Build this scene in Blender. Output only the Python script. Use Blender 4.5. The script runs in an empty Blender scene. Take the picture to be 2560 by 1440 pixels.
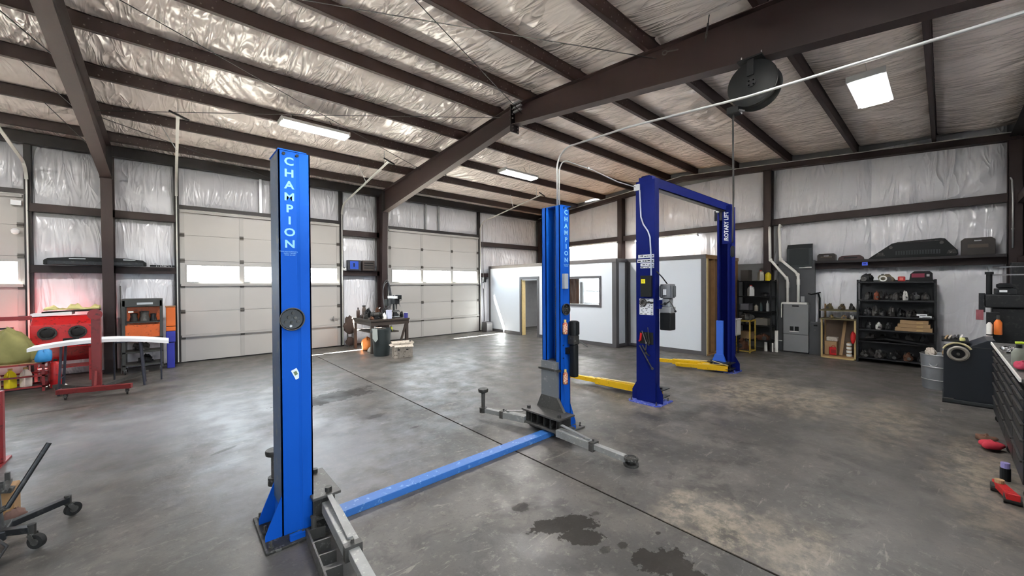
import bpy, math, random
import numpy as np
from mathutils import Vector, Matrix

random.seed(7)
scene = bpy.context.scene
COL = scene.collection
PI = math.pi

# ------------------------------------------------------------------ camera
cam_d = bpy.data.cameras.new('camera')
cam = bpy.data.objects.new('camera', cam_d)
COL.objects.link(cam)
cam_d.sensor_width = 36.0
cam_d.lens = 959.72 * 36.0 / 2560.0
cam_d.clip_start = 0.05
cam_d.clip_end = 400
_r = Vector((0.74713756, -0.66463644, -0.00662332))
_u = Vector((0.01080047, 0.00217641, 0.9999393))
_f = Vector((0.66458169, 0.74716374, -0.00880447))
cam.matrix_world = Matrix(((_r.x, _u.x, -_f.x, 0), (_r.y, _u.y, -_f.y, 0), (_r.z, _u.z, -_f.z, 1.92), (0, 0, 0, 1)))
scene.camera = cam

# ------------------------------------------------------------------ sky, sun, exposure
world = bpy.data.worlds.new('world')
scene.world = world
world.use_nodes = True
wn = world.node_tree
wn.nodes.clear()
w_out = wn.nodes.new('ShaderNodeOutputWorld')
w_bg = wn.nodes.new('ShaderNodeBackground')
w_bg.inputs['Color'].default_value = (0.80, 0.90, 1.0, 1)
w_bg.inputs['Strength'].default_value = 26.0
wn.links.new(w_bg.outputs[0], w_out.inputs[0])

SUN_DIR = Vector((1.75, -1.12, -2.28)).normalized()
sun_d = bpy.data.lights.new('sun', 'SUN')
sun_d.energy = 520.0
sun_d.angle = math.radians(0.6)
sun_d.color = (1.0, 0.95, 0.88)
sun = bpy.data.objects.new('sun', sun_d)
COL.objects.link(sun)
sun.rotation_euler = SUN_DIR.to_track_quat('-Z', 'Y').to_euler()
sun.location = (-10, 20, 14)

scene.view_settings.view_transform = 'Standard'
scene.view_settings.look = 'None'
scene.view_settings.gamma = 1.0
scene.view_settings.use_curve_mapping = False
scene.view_settings.exposure = 0.38
LED_POWER = 215.0        # watts of each ceiling fixture
scene.cycles.max_bounces = 6
scene.cycles.diffuse_bounces = 3
scene.cycles.glossy_bounces = 2
scene.cycles.use_adaptive_sampling = True
scene.cycles.adaptive_threshold = 0.06
scene.cycles.transparent_max_bounces = 12
scene.cycles.caustics_reflective = False
scene.cycles.caustics_refractive = False
scene.cycles.sample_clamp_indirect = 12.0

# ------------------------------------------------------------------ helpers
def lin(c):
    c = c.lstrip('#')
    out = []
    for i in (0, 2, 4):
        v = int(c[i:i + 2], 16) / 255.0
        out.append(v / 12.92 if v <= 0.04045 else ((v + 0.055) / 1.055) ** 2.4)
    return (*out, 1.0)

MATS = {}
def M(name, col, rough=0.5, metal=0.0, var=0.15, scale=5.0, bump=0.0, bscale=40.0, wear=None, wamt=0.35, coat=0.0, spec=0.5):
    """procedural principled material: base colour varied by noise, optional worn patches and fine bump"""
    if name in MATS:
        return MATS[name]
    m = bpy.data.materials.new(name)
    m.use_nodes = True
    nt = m.node_tree
    b = nt.nodes['Principled BSDF']
    b.inputs['Roughness'].default_value = rough
    b.inputs['Metallic'].default_value = metal
    b.inputs['Coat Weight'].default_value = coat
    b.inputs['Specular IOR Level'].default_value = spec
    tc = nt.nodes.new('ShaderNodeTexCoord')
    nz = nt.nodes.new('ShaderNodeTexNoise')
    nz.inputs['Scale'].default_value = scale
    nz.inputs['Detail'].default_value = 3
    nt.links.new(tc.outputs['Object'], nz.inputs['Vector'])
    c = lin(col)
    mix = nt.nodes.new('ShaderNodeMix')
    mix.data_type = 'RGBA'
    mix.inputs['A'].default_value = tuple(max(0, v * (1 - var)) for v in c[:3]) + (1,)
    mix.inputs['B'].default_value = tuple(min(1, v * (1 + var)) for v in c[:3]) + (1,)
    nt.links.new(nz.outputs['Fac'], mix.inputs['Factor'])
    out = mix.outputs['Result']
    if wear:
        n2 = nt.nodes.new('ShaderNodeTexNoise')
        n2.inputs['Scale'].default_value = scale * 2.7
        n2.inputs['Detail'].default_value = 5
        n2.inputs['Roughness'].default_value = 0.7
        nt.links.new(tc.outputs['Object'], n2.inputs['Vector'])
        mr = nt.nodes.new('ShaderNodeMapRange')
        mr.inputs['From Min'].default_value = 0.66 - wamt * 0.3
        mr.inputs['From Max'].default_value = 0.72 - wamt * 0.25
        nt.links.new(n2.outputs['Fac'], mr.inputs['Value'])
        mx2 = nt.nodes.new('ShaderNodeMix')
        mx2.data_type = 'RGBA'
        nt.links.new(mr.outputs['Result'], mx2.inputs['Factor'])
        nt.links.new(out, mx2.inputs['A'])
        mx2.inputs['B'].default_value = lin(wear)
        out = mx2.outputs['Result']
    nt.links.new(out, b.inputs['Base Color'])
    if bump:
        n3 = nt.nodes.new('ShaderNodeTexNoise')
        n3.inputs['Scale'].default_value = bscale
        n3.inputs['Detail'].default_value = 3
        nt.links.new(tc.outputs['Object'], n3.inputs['Vector'])
        bp = nt.nodes.new('ShaderNodeBump')
        bp.inputs['Strength'].default_value = bump
        bp.inputs['Distance'].default_value = 0.01
        nt.links.new(n3.outputs['Fac'], bp.inputs['Height'])
        nt.links.new(bp.outputs[0], b.inputs['Normal'])
    MATS[name] = m
    return m

def EM(name, col, strength):
    if name in MATS:
        return MATS[name]
    m = bpy.data.materials.new(name)
    m.use_nodes = True
    nt = m.node_tree
    nt.nodes.clear()
    o = nt.nodes.new('ShaderNodeOutputMaterial')
    e = nt.nodes.new('ShaderNodeEmission')
    e.inputs['Color'].default_value = lin(col)
    e.inputs['Strength'].default_value = strength
    nt.links.new(e.outputs[0], o.inputs[0])
    m.cycles.emission_sampling = 'NONE'   # the area lamp in each fixture carries the light
    MATS[name] = m
    return m

OFF = {}
class MB:
    """collects verts and faces; build() links them as ONE mesh object"""
    def __init__(s):
        s.v = []
        s.f = []
    def add(s, vs, fs):
        n = len(s.v)
        s.v.extend([tuple(p) for p in vs])
        s.f.extend([tuple(i + n for i in f) for f in fs])
        return s
    def box(s, x0, y0, z0, x1, y1, z1):
        if x0 > x1: x0, x1 = x1, x0
        if y0 > y1: y0, y1 = y1, y0
        if z0 > z1: z0, z1 = z1, z0
        return s.add([(x0, y0, z0), (x1, y0, z0), (x1, y1, z0), (x0, y1, z0), (x0, y0, z1), (x1, y0, z1), (x1, y1, z1), (x0, y1, z1)],
                     [(0, 3, 2, 1), (4, 5, 6, 7), (0, 1, 5, 4), (1, 2, 6, 5), (2, 3, 7, 6), (3, 0, 4, 7)])
    def prism(s, pts, vec):
        """polygon of 3-D points extruded by vec"""
        n = len(pts)
        v = Vector(vec)
        a = [Vector(p) for p in pts]
        nrm = Vector((0, 0, 0))
        for i in range(n):
            nrm += a[i].cross(a[(i + 1) % n])
        if nrm.dot(v) > 0:
            a.reverse()
        vs = a + [p + v for p in a]
        fs = [tuple(range(n)), tuple(range(2 * n - 1, n - 1, -1))]
        for i in range(n):
            j = (i + 1) % n
            fs.append((j, i, i + n, j + n))
        return s.add(vs, fs)
    def bar(s, p0, p1, w, h, up=(0, 0, 1)):
        p0, p1 = Vector(p0), Vector(p1)
        d = (p1 - p0).normalized()
        u = Vector(up)
        if abs(d.dot(u)) > 0.99:
            u = Vector((1, 0, 0))
        sd = d.cross(u).normalized() * (w / 2)
        uu = sd.cross(d).normalized() * (h / 2)
        return s.prism([p0 - sd - uu, p0 + sd - uu, p0 + sd + uu, p0 - sd + uu], p1 - p0)
    def cyl(s, p0, p1, r, n=14, r1=None, caps=True):
        p0, p1 = Vector(p0), Vector(p1)
        r1 = r if r1 is None else r1
        d = (p1 - p0).normalized()
        u = Vector((0, 0, 1)) if abs(d.z) < 0.95 else Vector((1, 0, 0))
        a = d.cross(u).normalized()
        b = d.cross(a)
        vs = []
        for p, rr in ((p0, r), (p1, r1)):
            for i in range(n):
                t = 2 * PI * i / n
                vs.append(p + a * (rr * math.cos(t)) + b * (rr * math.sin(t)))
        fs = [(i, (i + 1) % n, n + (i + 1) % n, n + i) for i in range(n)]
        if caps:
            fs += [tuple(range(n - 1, -1, -1)), tuple(range(n, 2 * n))]
        return s.add(vs, fs)
    def tube(s, pts, r, n=8):
        pts = [Vector(p) for p in pts]
        rings = []
        prev = None
        for i, p in enumerate(pts):
            d = (pts[min(i + 1, len(pts) - 1)] - pts[max(i - 1, 0)]).normalized()
            if prev is None:
                u = Vector((0, 0, 1)) if abs(d.z) < 0.9 else Vector((1, 0, 0))
                a = d.cross(u).normalized()
            else:
                a = (prev - d * prev.dot(d)).normalized()
            prev = a
            b = d.cross(a)
            rings.append([p + a * (r * math.cos(2 * PI * k / n)) + b * (r * math.sin(2 * PI * k / n)) for k in range(n)])
        vs = [q for ring in rings for q in ring]
        fs = []
        for i in range(len(rings) - 1):
            for k in range(n):
                k2 = (k + 1) % n
                fs.append((i * n + k, i * n + k2, (i + 1) * n + k2, (i + 1) * n + k))
        fs += [tuple(range(n - 1, -1, -1)), tuple(range((len(rings) - 1) * n, len(rings) * n))]
        return s.add(vs, fs)
    def lathe(s, prof, o=(0, 0, 0), n=20, axis=(0, 0, 1)):
        """profile of (radius, height) pairs turned about an axis through o"""
        o = Vector(o)
        d = Vector(axis).normalized()
        u = Vector((0, 0, 1)) if abs(d.z) < 0.95 else Vector((1, 0, 0))
        a = d.cross(u).normalized()
        b = d.cross(a)
        vs = []
        for r, h in prof:
            for i in range(n):
                t = 2 * PI * i / n
                vs.append(o + d * h + a * (r * math.cos(t)) + b * (r * math.sin(t)))
        fs = []
        for k in range(len(prof) - 1):
            for i in range(n):
                j = (i + 1) % n
                fs.append((k * n + i, k * n + j, (k + 1) * n + j, (k + 1) * n + i))
        fs += [tuple(range(n - 1, -1, -1)), tuple(range((len(prof) - 1) * n, len(prof) * n))]
        return s.add(vs, fs)
    def blob(s, c, rad, seed=0, lump=0.18, nu=16, nv=9, flat=True):
        """lumpy soft heap; the underside is flattened at the centre height minus rad z"""
        rnd = random.Random(seed)
        ph = [(rnd.uniform(0, 6.3), rnd.uniform(0, 6.3), rnd.randint(2, 5), rnd.randint(1, 4)) for _ in range(5)]
        vs = []
        for j in range(nv + 1):
            th = PI * j / nv
            for i in range(nu):
                t = 2 * PI * i / nu
                k = 1 + lump * sum(math.sin(a * t + p) * math.sin(b * th + q) for p, q, a, b in ph) / 2.2
                z = math.cos(th)
                if flat and z < -0.35:
                    z = -0.35
                vs.append((c[0] + rad[0] * k * math.sin(th) * math.cos(t), c[1] + rad[1] * k * math.sin(th) * math.sin(t), c[2] + rad[2] * (k if z > 0 else 1) * z))
        fs = []
        for j in range(nv):
            for i in range(nu):
                i2 = (i + 1) % nu
                fs.append((j * nu + i, (j + 1) * nu + i, (j + 1) * nu + i2, j * nu + i2))
        return s.add(vs, fs)
    def ring(s, o, axis, R, r, n=24, m=8, arc=2 * PI, a0=0):
        o = Vector(o)
        d = Vector(axis).normalized()
        u = Vector((0, 0, 1)) if abs(d.z) < 0.95 else Vector((1, 0, 0))
        a = u.cross(d).normalized()
        b = d.cross(a)
        k = n + 1
        pts = [o + a * (R * math.cos(a0 + arc * i / n)) + b * (R * math.sin(a0 + arc * i / n)) for i in range(k)]
        return s.tube(pts, r, m)
    def mesh(s, name):
        me = bpy.data.meshes.new(name)
        me.from_pydata(s.v, [], s.f)
        me.update()
        return me
    def build(s, name, mat, parent=None, smooth=False, bevel=0.0, kind=None, base=True):
        off = Vector((0, 0, 0))
        if parent is not None:
            off = OFF.get(parent.name, Vector((0, 0, 0)))
        elif base and s.v:
            xs = [p[0] for p in s.v]; ys = [p[1] for p in s.v]; zs = [p[2] for p in s.v]
            off = Vector(((min(xs) + max(xs)) / 2, (min(ys) + max(ys)) / 2, min(zs)))
        me = bpy.data.meshes.new(name)
        me.from_pydata([(p[0] - off.x, p[1] - off.y, p[2] - off.z) for p in s.v], [], s.f)
        me.update()
        if smooth:
            for p in me.polygons:
                p.use_smooth = True
            if smooth == 'auto':
                me.set_sharp_from_angle(angle=math.radians(40))
        me.materials.append(mat)
        o = bpy.data.objects.new(name, me)
        COL.objects.link(o)
        if parent is not None:
            o.parent = parent
            OFF[o.name] = off
        else:
            o.location = off
            OFF[o.name] = off
        if bevel:
            bv = o.modifiers.new('bevel', 'BEVEL')
            bv.width = bevel
            bv.segments = 2
            bv.limit_method = 'ANGLE'
            bv.angle_limit = math.radians(40)
        if kind:
            o['kind'] = kind
        return o

def B(*a):
    return MB().box(*a)

def thing(name, label, cat, loc=(0, 0, 0), rz=0.0, group=None, kind=None, local=False):
    o = bpy.data.objects.new(name, None)
    COL.objects.link(o)
    o.empty_display_size = 0.1
    o.location = loc
    o.rotation_euler = (0, 0, rz)
    OFF[o.name] = Vector((0, 0, 0)) if local else Vector(loc)
    return tag(o, label, cat, group, kind)

def tag(o, label=None, cat=None, group=None, kind=None):
    if label: o['label'] = label
    if cat: o['category'] = cat
    if group: o['group'] = group
    if kind: o['kind'] = kind
    return o

def put(me, name, mat, parent, loc, rot=None, scale=None):
    """one more object sharing mesh data; loc in world coordinates"""
    o = bpy.data.objects.new(name, me)
    COL.objects.link(o)
    off = Vector((0, 0, 0))
    if parent is not None:
        o.parent = parent
        off = OFF.get(parent.name, off)
    o.location = Vector(loc) - off
    if rot: o.rotation_euler = rot
    if scale: o.scale = scale
    if mat is not None and not me.materials:
        me.materials.append(mat)
    return o

def copy_tree(src, loc, rz=0.0, label=None):
    r = src.copy(); COL.objects.link(r)
    r.location = loc; r.rotation_euler = (0, 0, rz)
    if label: r['label'] = label
    for ch in src.children:
        c = ch.copy(); COL.objects.link(c); c.parent = r
        for g in ch.children:
            d = g.copy(); COL.objects.link(d); d.parent = c
    return r

def text(body, size, mat, parent, loc, rot, name='lettering', depth=0.002, bold=0.0, sx=1.0, align='CENTER', space=1.0, line=1.0):
    """flat lettering as a thin mesh; loc in world coordinates"""
    cu = bpy.data.curves.new('t', 'FONT')
    cu.body = body
    cu.size = size
    cu.extrude = depth / 2
    cu.offset = bold
    cu.align_x = align
    cu.align_y = 'CENTER'
    cu.space_character = space
    cu.space_line = line
    cu.resolution_u = 3
    t = bpy.data.objects.new('t', cu)
    COL.objects.link(t)
    dg = bpy.context.evaluated_depsgraph_get()
    dg.update()
    me = bpy.data.meshes.new_from_object(t.evaluated_get(dg))
    COL.objects.unlink(t)
    bpy.data.objects.remove(t)
    me.materials.clear()
    me.materials.append(mat)
    me.name = name
    return put(me, name, mat, parent, loc, rot, (sx, 1, 1))

# value noise for sheet relief
def _hash(ix, iy, seed):
    h = (ix.astype(np.int64) * 374761393 + iy.astype(np.int64) * 668265263 + seed * 1442695041) & 0x7fffffff
    h = ((h ^ (h >> 13)) * 1274126177) & 0x7fffffff
    return ((h ^ (h >> 16)) & 0xffff) / 65535.0
def vnoise(x, y, seed=0):
    ix, iy = np.floor(x), np.floor(y)
    fx, fy = x - ix, y - iy
    fx = fx * fx * (3 - 2 * fx); fy = fy * fy * (3 - 2 * fy)
    a = _hash(ix, iy, seed); b = _hash(ix + 1, iy, seed); c = _hash(ix, iy + 1, seed); d = _hash(ix + 1, iy + 1, seed)
    return (a * (1 - fx) + b * fx) * (1 - fy) + (c * (1 - fx) + d * fx) * fy

def sheet(name, mat, parent, p00, p10, p01, nrm, nu, nv, bulge, wr, seed, edge=1.0, lam=0.16, slant=0.6):
    """quilted insulation sheet: p00 + u*(p10-p00) + v*(p01-p00), bulging along nrm and wrinkled towards v=1 (edge>0) or both edges"""
    p00, p10, p01, nrm = (np.array(q, float) for q in (p00, p10, p01, nrm))
    L = np.linalg.norm(p10 - p00); W = np.linalg.norm(p01 - p00)
    U, V = np.meshgrid(np.linspace(0, 1, nu), np.linspace(0, 1, nv))
    x = U * L; y = V * W
    du = np.minimum(U, 1 - U) * L; dv = np.minimum(V, 1 - V) * W
    pil = (1 - np.exp(-du / 0.10)) * (1 - np.exp(-dv / 0.16))
    s = x / lam + slant * y / lam * (0.6 + 0.8 * vnoise(x / 1.7, y / 3, seed + 5)) + 2.2 * vnoise(x / 0.5, y / 0.9, seed + 1)
    fr = vnoise(s, y / 1.1 + 0 * s, seed + 2)
    rid = 1 - np.abs(2 * fr - 1)
    rid = rid ** 2.2
    mask = 0.28 + 0.72 * (V if edge > 0 else (np.abs(2 * V - 1)))
    patch = np.clip(vnoise(x / 1.3, y / 0.8, seed + 3) * 1.9 - 0.45, 0.05, 1)
    low = vnoise(x / 0.9, y / 0.5, seed + 4) - 0.5
    disp = bulge * pil + wr * rid * mask * patch * pil + 0.012 * low * pil
    P = p00 + U[..., None] * (p10 - p00) + V[..., None] * (p01 - p00) + disp[..., None] * nrm
    off = OFF[parent.name]
    vs = (P.reshape(-1, 3) - np.array(off)).tolist()
    fs = []
    flip = np.dot(np.cross(p10 - p00, p01 - p00), nrm) < 0
    for j in range(nv - 1):
        for i in range(nu - 1):
            a = j * nu + i
            q = (a, a + 1, a + nu + 1, a + nu)
            fs.append(q[::-1] if flip else q)
    me = bpy.data.meshes.new(name)
    me.from_pydata(vs, [], fs)
    me.update()
    me.polygons.foreach_set('use_smooth', [True] * len(fs))
    me.materials.append(mat)
    o = bpy.data.objects.new(name, me)
    COL.objects.link(o)
    o.parent = parent
    return o

# ------------------------------------------------------------------ shared materials
m_steel = M('red_oxide_steel', '#2a1b1a', 0.6, 0.0, 0.22, 3.0)
m_steel_dark = M('dark_steel', '#211d1e', 0.5, 0.2, 0.2, 4)
m_galv = M('galvanised', '#a9abac', 0.38, 0.75, 0.15, 8, 0.05, 60)
m_track = M('track_paint', '#c9c9c4', 0.4, 0.2, 0.1, 6)
m_door = M('door_paint', '#adaba7', 0.42, 0.0, 0.05, 1.5)
m_doorrib = M('door_rib', '#a3a19d', 0.42, 0.0, 0.06, 2)
m_black = M('black_plastic', '#121416', 0.55, 0, 0.2, 8, spec=0.3)
m_rubber = M('rubber', '#121212', 0.8, 0, 0.2, 12, 0.1, 60)
m_blackmetal = M('black_metal', '#1f2124', 0.42, 0.3, 0.25, 6, wear='#3a3a3a')
m_grease = M('greasy_iron', '#4d4c4a', 0.5, 0.45, 0.35, 9, 0.15, 40, wear='#6f6e6b', wamt=0.25)
m_greasedk = M('dark_greasy_iron', '#343331', 0.55, 0.4, 0.35, 9, 0.15, 40, wear='#6a6966', wamt=0.3)
m_chrome = M('chrome', '#c8cacc', 0.2, 1.0, 0.08, 6)
m_white = M('white_paint', '#e4e6e8', 0.5, 0, 0.03, 2)
m_whiteplastic = M('white_plastic', '#e2e1dc', 0.38, 0, 0.05, 4)
m_red = M('red_paint', '#b3161a', 0.4, 0, 0.18, 5, wear='#6d1513')
m_darkred = M('dark_red_paint', '#7e1a1d', 0.42, 0, 0.2, 5, wear='#4a1413')
m_orange = M('orange_paint', '#c65a1c', 0.45, 0, 0.15, 5, wear='#8a3f16')
m_blue_lift = M('lift_blue', '#0c4aa6', 0.6, 0, 0.07, 2.5, spec=0.1)
m_bar_blue = M('bar_blue', '#2f65aa', 0.5, 0, 0.1, 7, wear='#739cca', wamt=0.25)
m_lift_navy = M('lift_navy', '#0f1a5c', 0.5, 0, 0.08, 2.5, spec=0.06)
m_navy_plate = M('navy_plate', '#3d4fae', 0.5, 0, 0.2, 9, wear='#8f94bd', wamt=0.4)
m_letter = M('lift_letter', '#79b3e6', 0.5, 0, 0.04, 5)
m_yellow = M('arm_yellow', '#d3a808', 0.42, 0, 0.12, 6, wear='#8f7a1c', wamt=0.2)
m_wood = M('raw_wood', '#8a6a45', 0.7, 0, 0.25, 9, 0.2, 60)
m_palewood = M('pale_wood', '#b9a36f', 0.65, 0, 0.2, 9, 0.15, 60)
m_card = M('cardboard', '#a08461', 0.8, 0, 0.15, 6, 0.1, 50)
m_greycard = M('worn_carton', '#b7aea2', 0.8, 0, 0.15, 7, 0.1, 50, wear='#6f675c')
m_trim = M('grey_trim', '#4b494b', 0.5, 0, 0.08, 4)
m_sheetwhite = M('white_wallboard', '#cdd2d8', 0.36, 0, 0.02, 1.2)
m_furn = M('furnace_grey', '#85878a', 0.42, 0.25, 0.08, 3)
m_furn_dk = M('duct_grey', '#55575a', 0.45, 0.4, 0.12, 3)
m_pvc = M('pvc', '#efeee8', 0.35, 0, 0.06, 4)
m_hose = M('black_hose', '#1b1b1c', 0.6, 0, 0.15, 9)
m_lamp = EM('lamp_diffuser', '#ffffff', 14.0)
m_lampbody = M('lamp_body', '#d2d4d4', 0.4, 0.1, 0.05, 4)

# ================================================================== SETTING
X_L, X_R, Y_F, Y_B = -9.0, 13.15, -1.10, 12.80     # room box
RIDGE = 5.9
def zpur(y): return 5.56 - 0.083 * abs(y - RIDGE)   # underside of the purlins
def zroof(y): return zpur(y) + 0.20                 # underside of the roof blanket

# ---- materials of the shell
def concrete(side):
    """side 0: slab with the oil marks, side 1: dusty slab beyond the joint"""
    m = bpy.data.materials.new('concrete_floor')
    m.use_nodes = True
    nt = m.node_tree
    b = nt.nodes['Principled BSDF']
    N = nt.nodes.new
    L = nt.links.new
    geo = N('ShaderNodeNewGeometry')
    pos = geo.outputs['Position']
    def noise(scale, detail=6, rough=0.6, dist=0.0, vec=None, sc3=None):
        n = N('ShaderNodeTexNoise')
        n.inputs['Scale'].default_value = scale
        n.inputs['Detail'].default_value = detail
        n.inputs['Roughness'].default_value = rough
        n.inputs['Distortion'].default_value = dist
        v = vec or pos
        if sc3:
            mp = N('ShaderNodeMapping')
            mp.inputs['Scale'].default_value = sc3
            L(v, mp.inputs['Vector'])
            v = mp.outputs[0]
        L(v, n.inputs['Vector'])
        return n.outputs['Fac']
    def rng(v, a, b_, c=0.0, d=1.0):
        r = N('ShaderNodeMapRange')
        r.interpolation_type = 'SMOOTHSTEP'
        L(v, r.inputs['Value'])
        r.inputs['From Min'].default_value = a
        r.inputs['From Max'].default_value = b_
        r.inputs['To Min'].default_value = c
        r.inputs['To Max'].default_value = d
        return r.outputs[0]
    def math_(op, a, b_=None):
        n = N('ShaderNodeMath')
        n.operation = op
        for i, v in enumerate((a, b_)):
            if v is None: continue
            if isinstance(v, (int, float)): n.inputs[i].default_value = v
            else: L(v, n.inputs[i])
        return n.outputs[0]
    def mix(f, a, b_):
        n = N('ShaderNodeMix')
        n.data_type = 'RGBA'
        if isinstance(f, (int, float)): n.inputs['Factor'].default_value = f
        else: L(f, n.inputs['Factor'])
        for k, v in (('A', a), ('B', b_)):
            if isinstance(v, str): n.inputs[k].default_value = lin(v)
            else: L(v, n.inputs[k])
        return n.outputs['Result']
    edge_n = noise(3.6, 5, 0.62)
    edge_f = noise(13, 4, 0.7)
    def blob(cx, cy, sx, sy, soft=0.25, amt=0.9, rot=0.0, fine=0.0):
        if (cx > 2.955) != bool(side) and sx < 2:
            return None
        mp = N('ShaderNodeMapping')
        mp.vector_type = 'TEXTURE'
        mp.inputs['Location'].default_value = (cx, cy, 0)
        mp.inputs['Rotation'].default_value = (0, 0, rot)
        mp.inputs['Scale'].default_value = (sx, sy, 1)
        L(pos, mp.inputs['Vector'])
        ln = N('ShaderNodeVectorMath')
        ln.operation = 'LENGTH'
        L(mp.outputs[0], ln.inputs[0])
        d = math_('ADD', ln.outputs['Value'], math_('MULTIPLY', math_('SUBTRACT', edge_n, 0.5), 1.7))
        if fine:
            d = math_('ADD', d, math_('MULTIPLY', math_('SUBTRACT', edge_f, 0.5), fine))
        return rng(d, 1.0 + soft / 2, 1.0 - soft / 2, 0, amt)
    def union(bl):
        bl = [q for q in bl if q is not None]
        o = bl[0]
        for q in bl[1:]:
            o = math_('MAXIMUM', o, q)
        return o
    base = mix(rng(noise(0.33, 2, 0.55), 0.35, 0.65), '#403e3c', '#53504d')
    base = mix(rng(noise(1.7, 5, 0.66, 0.4), 0.42, 0.62, 0, 0.6), base, '#645f5a')
    base = mix(rng(noise(2.3, 5, 0.7, 0.6), 0.50, 0.64, 0, 0.65), base, '#363432')
    base = mix(rng(noise(12, 4, 0.75), 0.54, 0.68, 0, 0.5), base, '#78736c')
    base = mix(rng(noise(34, 3, 0.8), 0.56, 0.68, 0, 0.5), base, '#353331')
    # chalky scuffs and pale drag marks
    base = mix(rng(noise(4.2, 5, 0.72, 1.0, sc3=(0.55, 2.6, 1)), 0.61, 0.69, 0, 0.55), base, '#88827a')
    # pale dust worn along the right-hand aisle and by the joint
    dust = None if not side else union([blob(7.7, 2.3, 1.2, 0.5, 1.1, 0.55), blob(7.6, 1.4, 0.9, 0.45, 1.0, 0.5), blob(7.3, 0.55, 1.2, 0.35, 1.2, 0.45), blob(3.25, 1.2, 0.35, 0.45, 1.0, 0.5), blob(5.9, -0.25, 1.2, 0.28, 1.0, 0.5), blob(5.75, 3.2, 0.45, 0.45, 0.9, 0.35), blob(3.35, 0.75, 0.4, 0.3, 1.0, 0.35)])
    if side: dust = math_('MULTIPLY', dust, rng(noise(6.0, 5, 0.75), 0.38, 0.62, 0.15, 1.5))
    if side: base = mix(dust, base, '#8d8273')
    blue_sheen = None if side else union([blob(1.2, 5.0, 0.9, 1.3, 1.2, 0.55), blob(0.2, 7.2, 1.6, 1.4, 1.4, 0.45)])  # reflected daylight sheen on the slab, mixed into its base colour
    if not side: base = mix(blue_sheen, base, '#8e9099')
    oil = None if side else union([blob(2.24, 2.42, 0.07, 0.06, 0.5, 0.6, fine=2.2), blob(2.25, 2.06, 0.20, 0.09, 0.22, 0.85, -0.5, fine=2.2), blob(2.42, 1.98, 0.17, 0.10, 0.22, 0.9, -0.7, fine=2.2), blob(2.30, 1.83, 0.16, 0.09, 0.22, 0.9, -0.7, fine=2.2),
                 blob(2.47, 1.56, 0.05, 0.04, 0.4, 0.7, fine=2.2), blob(2.33, 1.62, 0.05, 0.03, 0.5, 0.6, fine=2.2), blob(2.53, 1.29, 0.20, 0.13, 0.2, 0.9, -0.75, fine=2.2), blob(2.50, 1.08, 0.16, 0.10, 0.22, 0.9, -0.7, fine=2.2), blob(2.78, 1.46, 0.025, 0.02, 0.5, 0.8, fine=2.2), blob(2.64, 1.93, 0.04, 0.03, 0.6, 0.5, fine=2.2)])
    wet = None if side else union([blob(2.05, 7.02, 0.75, 0.30, 0.3, 0.95, 0.15, fine=2.2), blob(2.24, 5.55, 0.16, 0.07, 0.5, 0.6, 0.3, fine=2.2), blob(1.55, 6.85, 0.35, 0.13, 0.4, 0.7, fine=2.2), blob(0.45, 5.6, 0.14, 0.03, 0.5, 0.5, 0.5, fine=2.2), blob(-1.35, 9.2, 0.5, 0.05, 0.5, 0.6, fine=2.2), blob(2.45, 4.75, 0.06, 0.03, 0.5, 0.6, fine=2.2)])
    grime = union([blob(6.4, 0.9, 1.0, 0.7, 1.4, 0.45), blob(0.3, 3.4, 0.7, 1.0, 1.4, 0.4), blob(5.0, 0.3, 0.8, 0.5, 1.4, 0.4), blob(-0.6, 6.0, 0.6, 0.9, 1.4, 0.4)])
    base = mix(grime, base, '#4b4946')
    if not side:
        stain = math_('MAXIMUM', oil, wet)
        base = mix(stain, base, '#2b2724')
    L(base, b.inputs['Base Color'])
    ro = rng(noise(2.4, 3, 0.6), 0.3, 0.7, 0.34, 0.56)
    b.inputs['Specular IOR Level'].default_value = 0.42
    if side:
        L(ro, b.inputs['Roughness'])
    else:
        L(math_('ADD', ro, math_('MULTIPLY', oil, 0.25)), b.inputs['Roughness'])
        L(rng(stain, 0.0, 0.9, 0.42, 0.15), b.inputs['Specular IOR Level'])
    bp = N('ShaderNodeBump')
    bp.inputs['Strength'].default_value = 0.25
    bp.inputs['Distance'].default_value = 0.006
    L(noise(22, 3, 0.7), bp.inputs['Height'])
    L(bp.outputs[0], b.inputs['Normal'])
    return m
m_floor = concrete(0)
m_floor2 = concrete(1)

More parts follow.
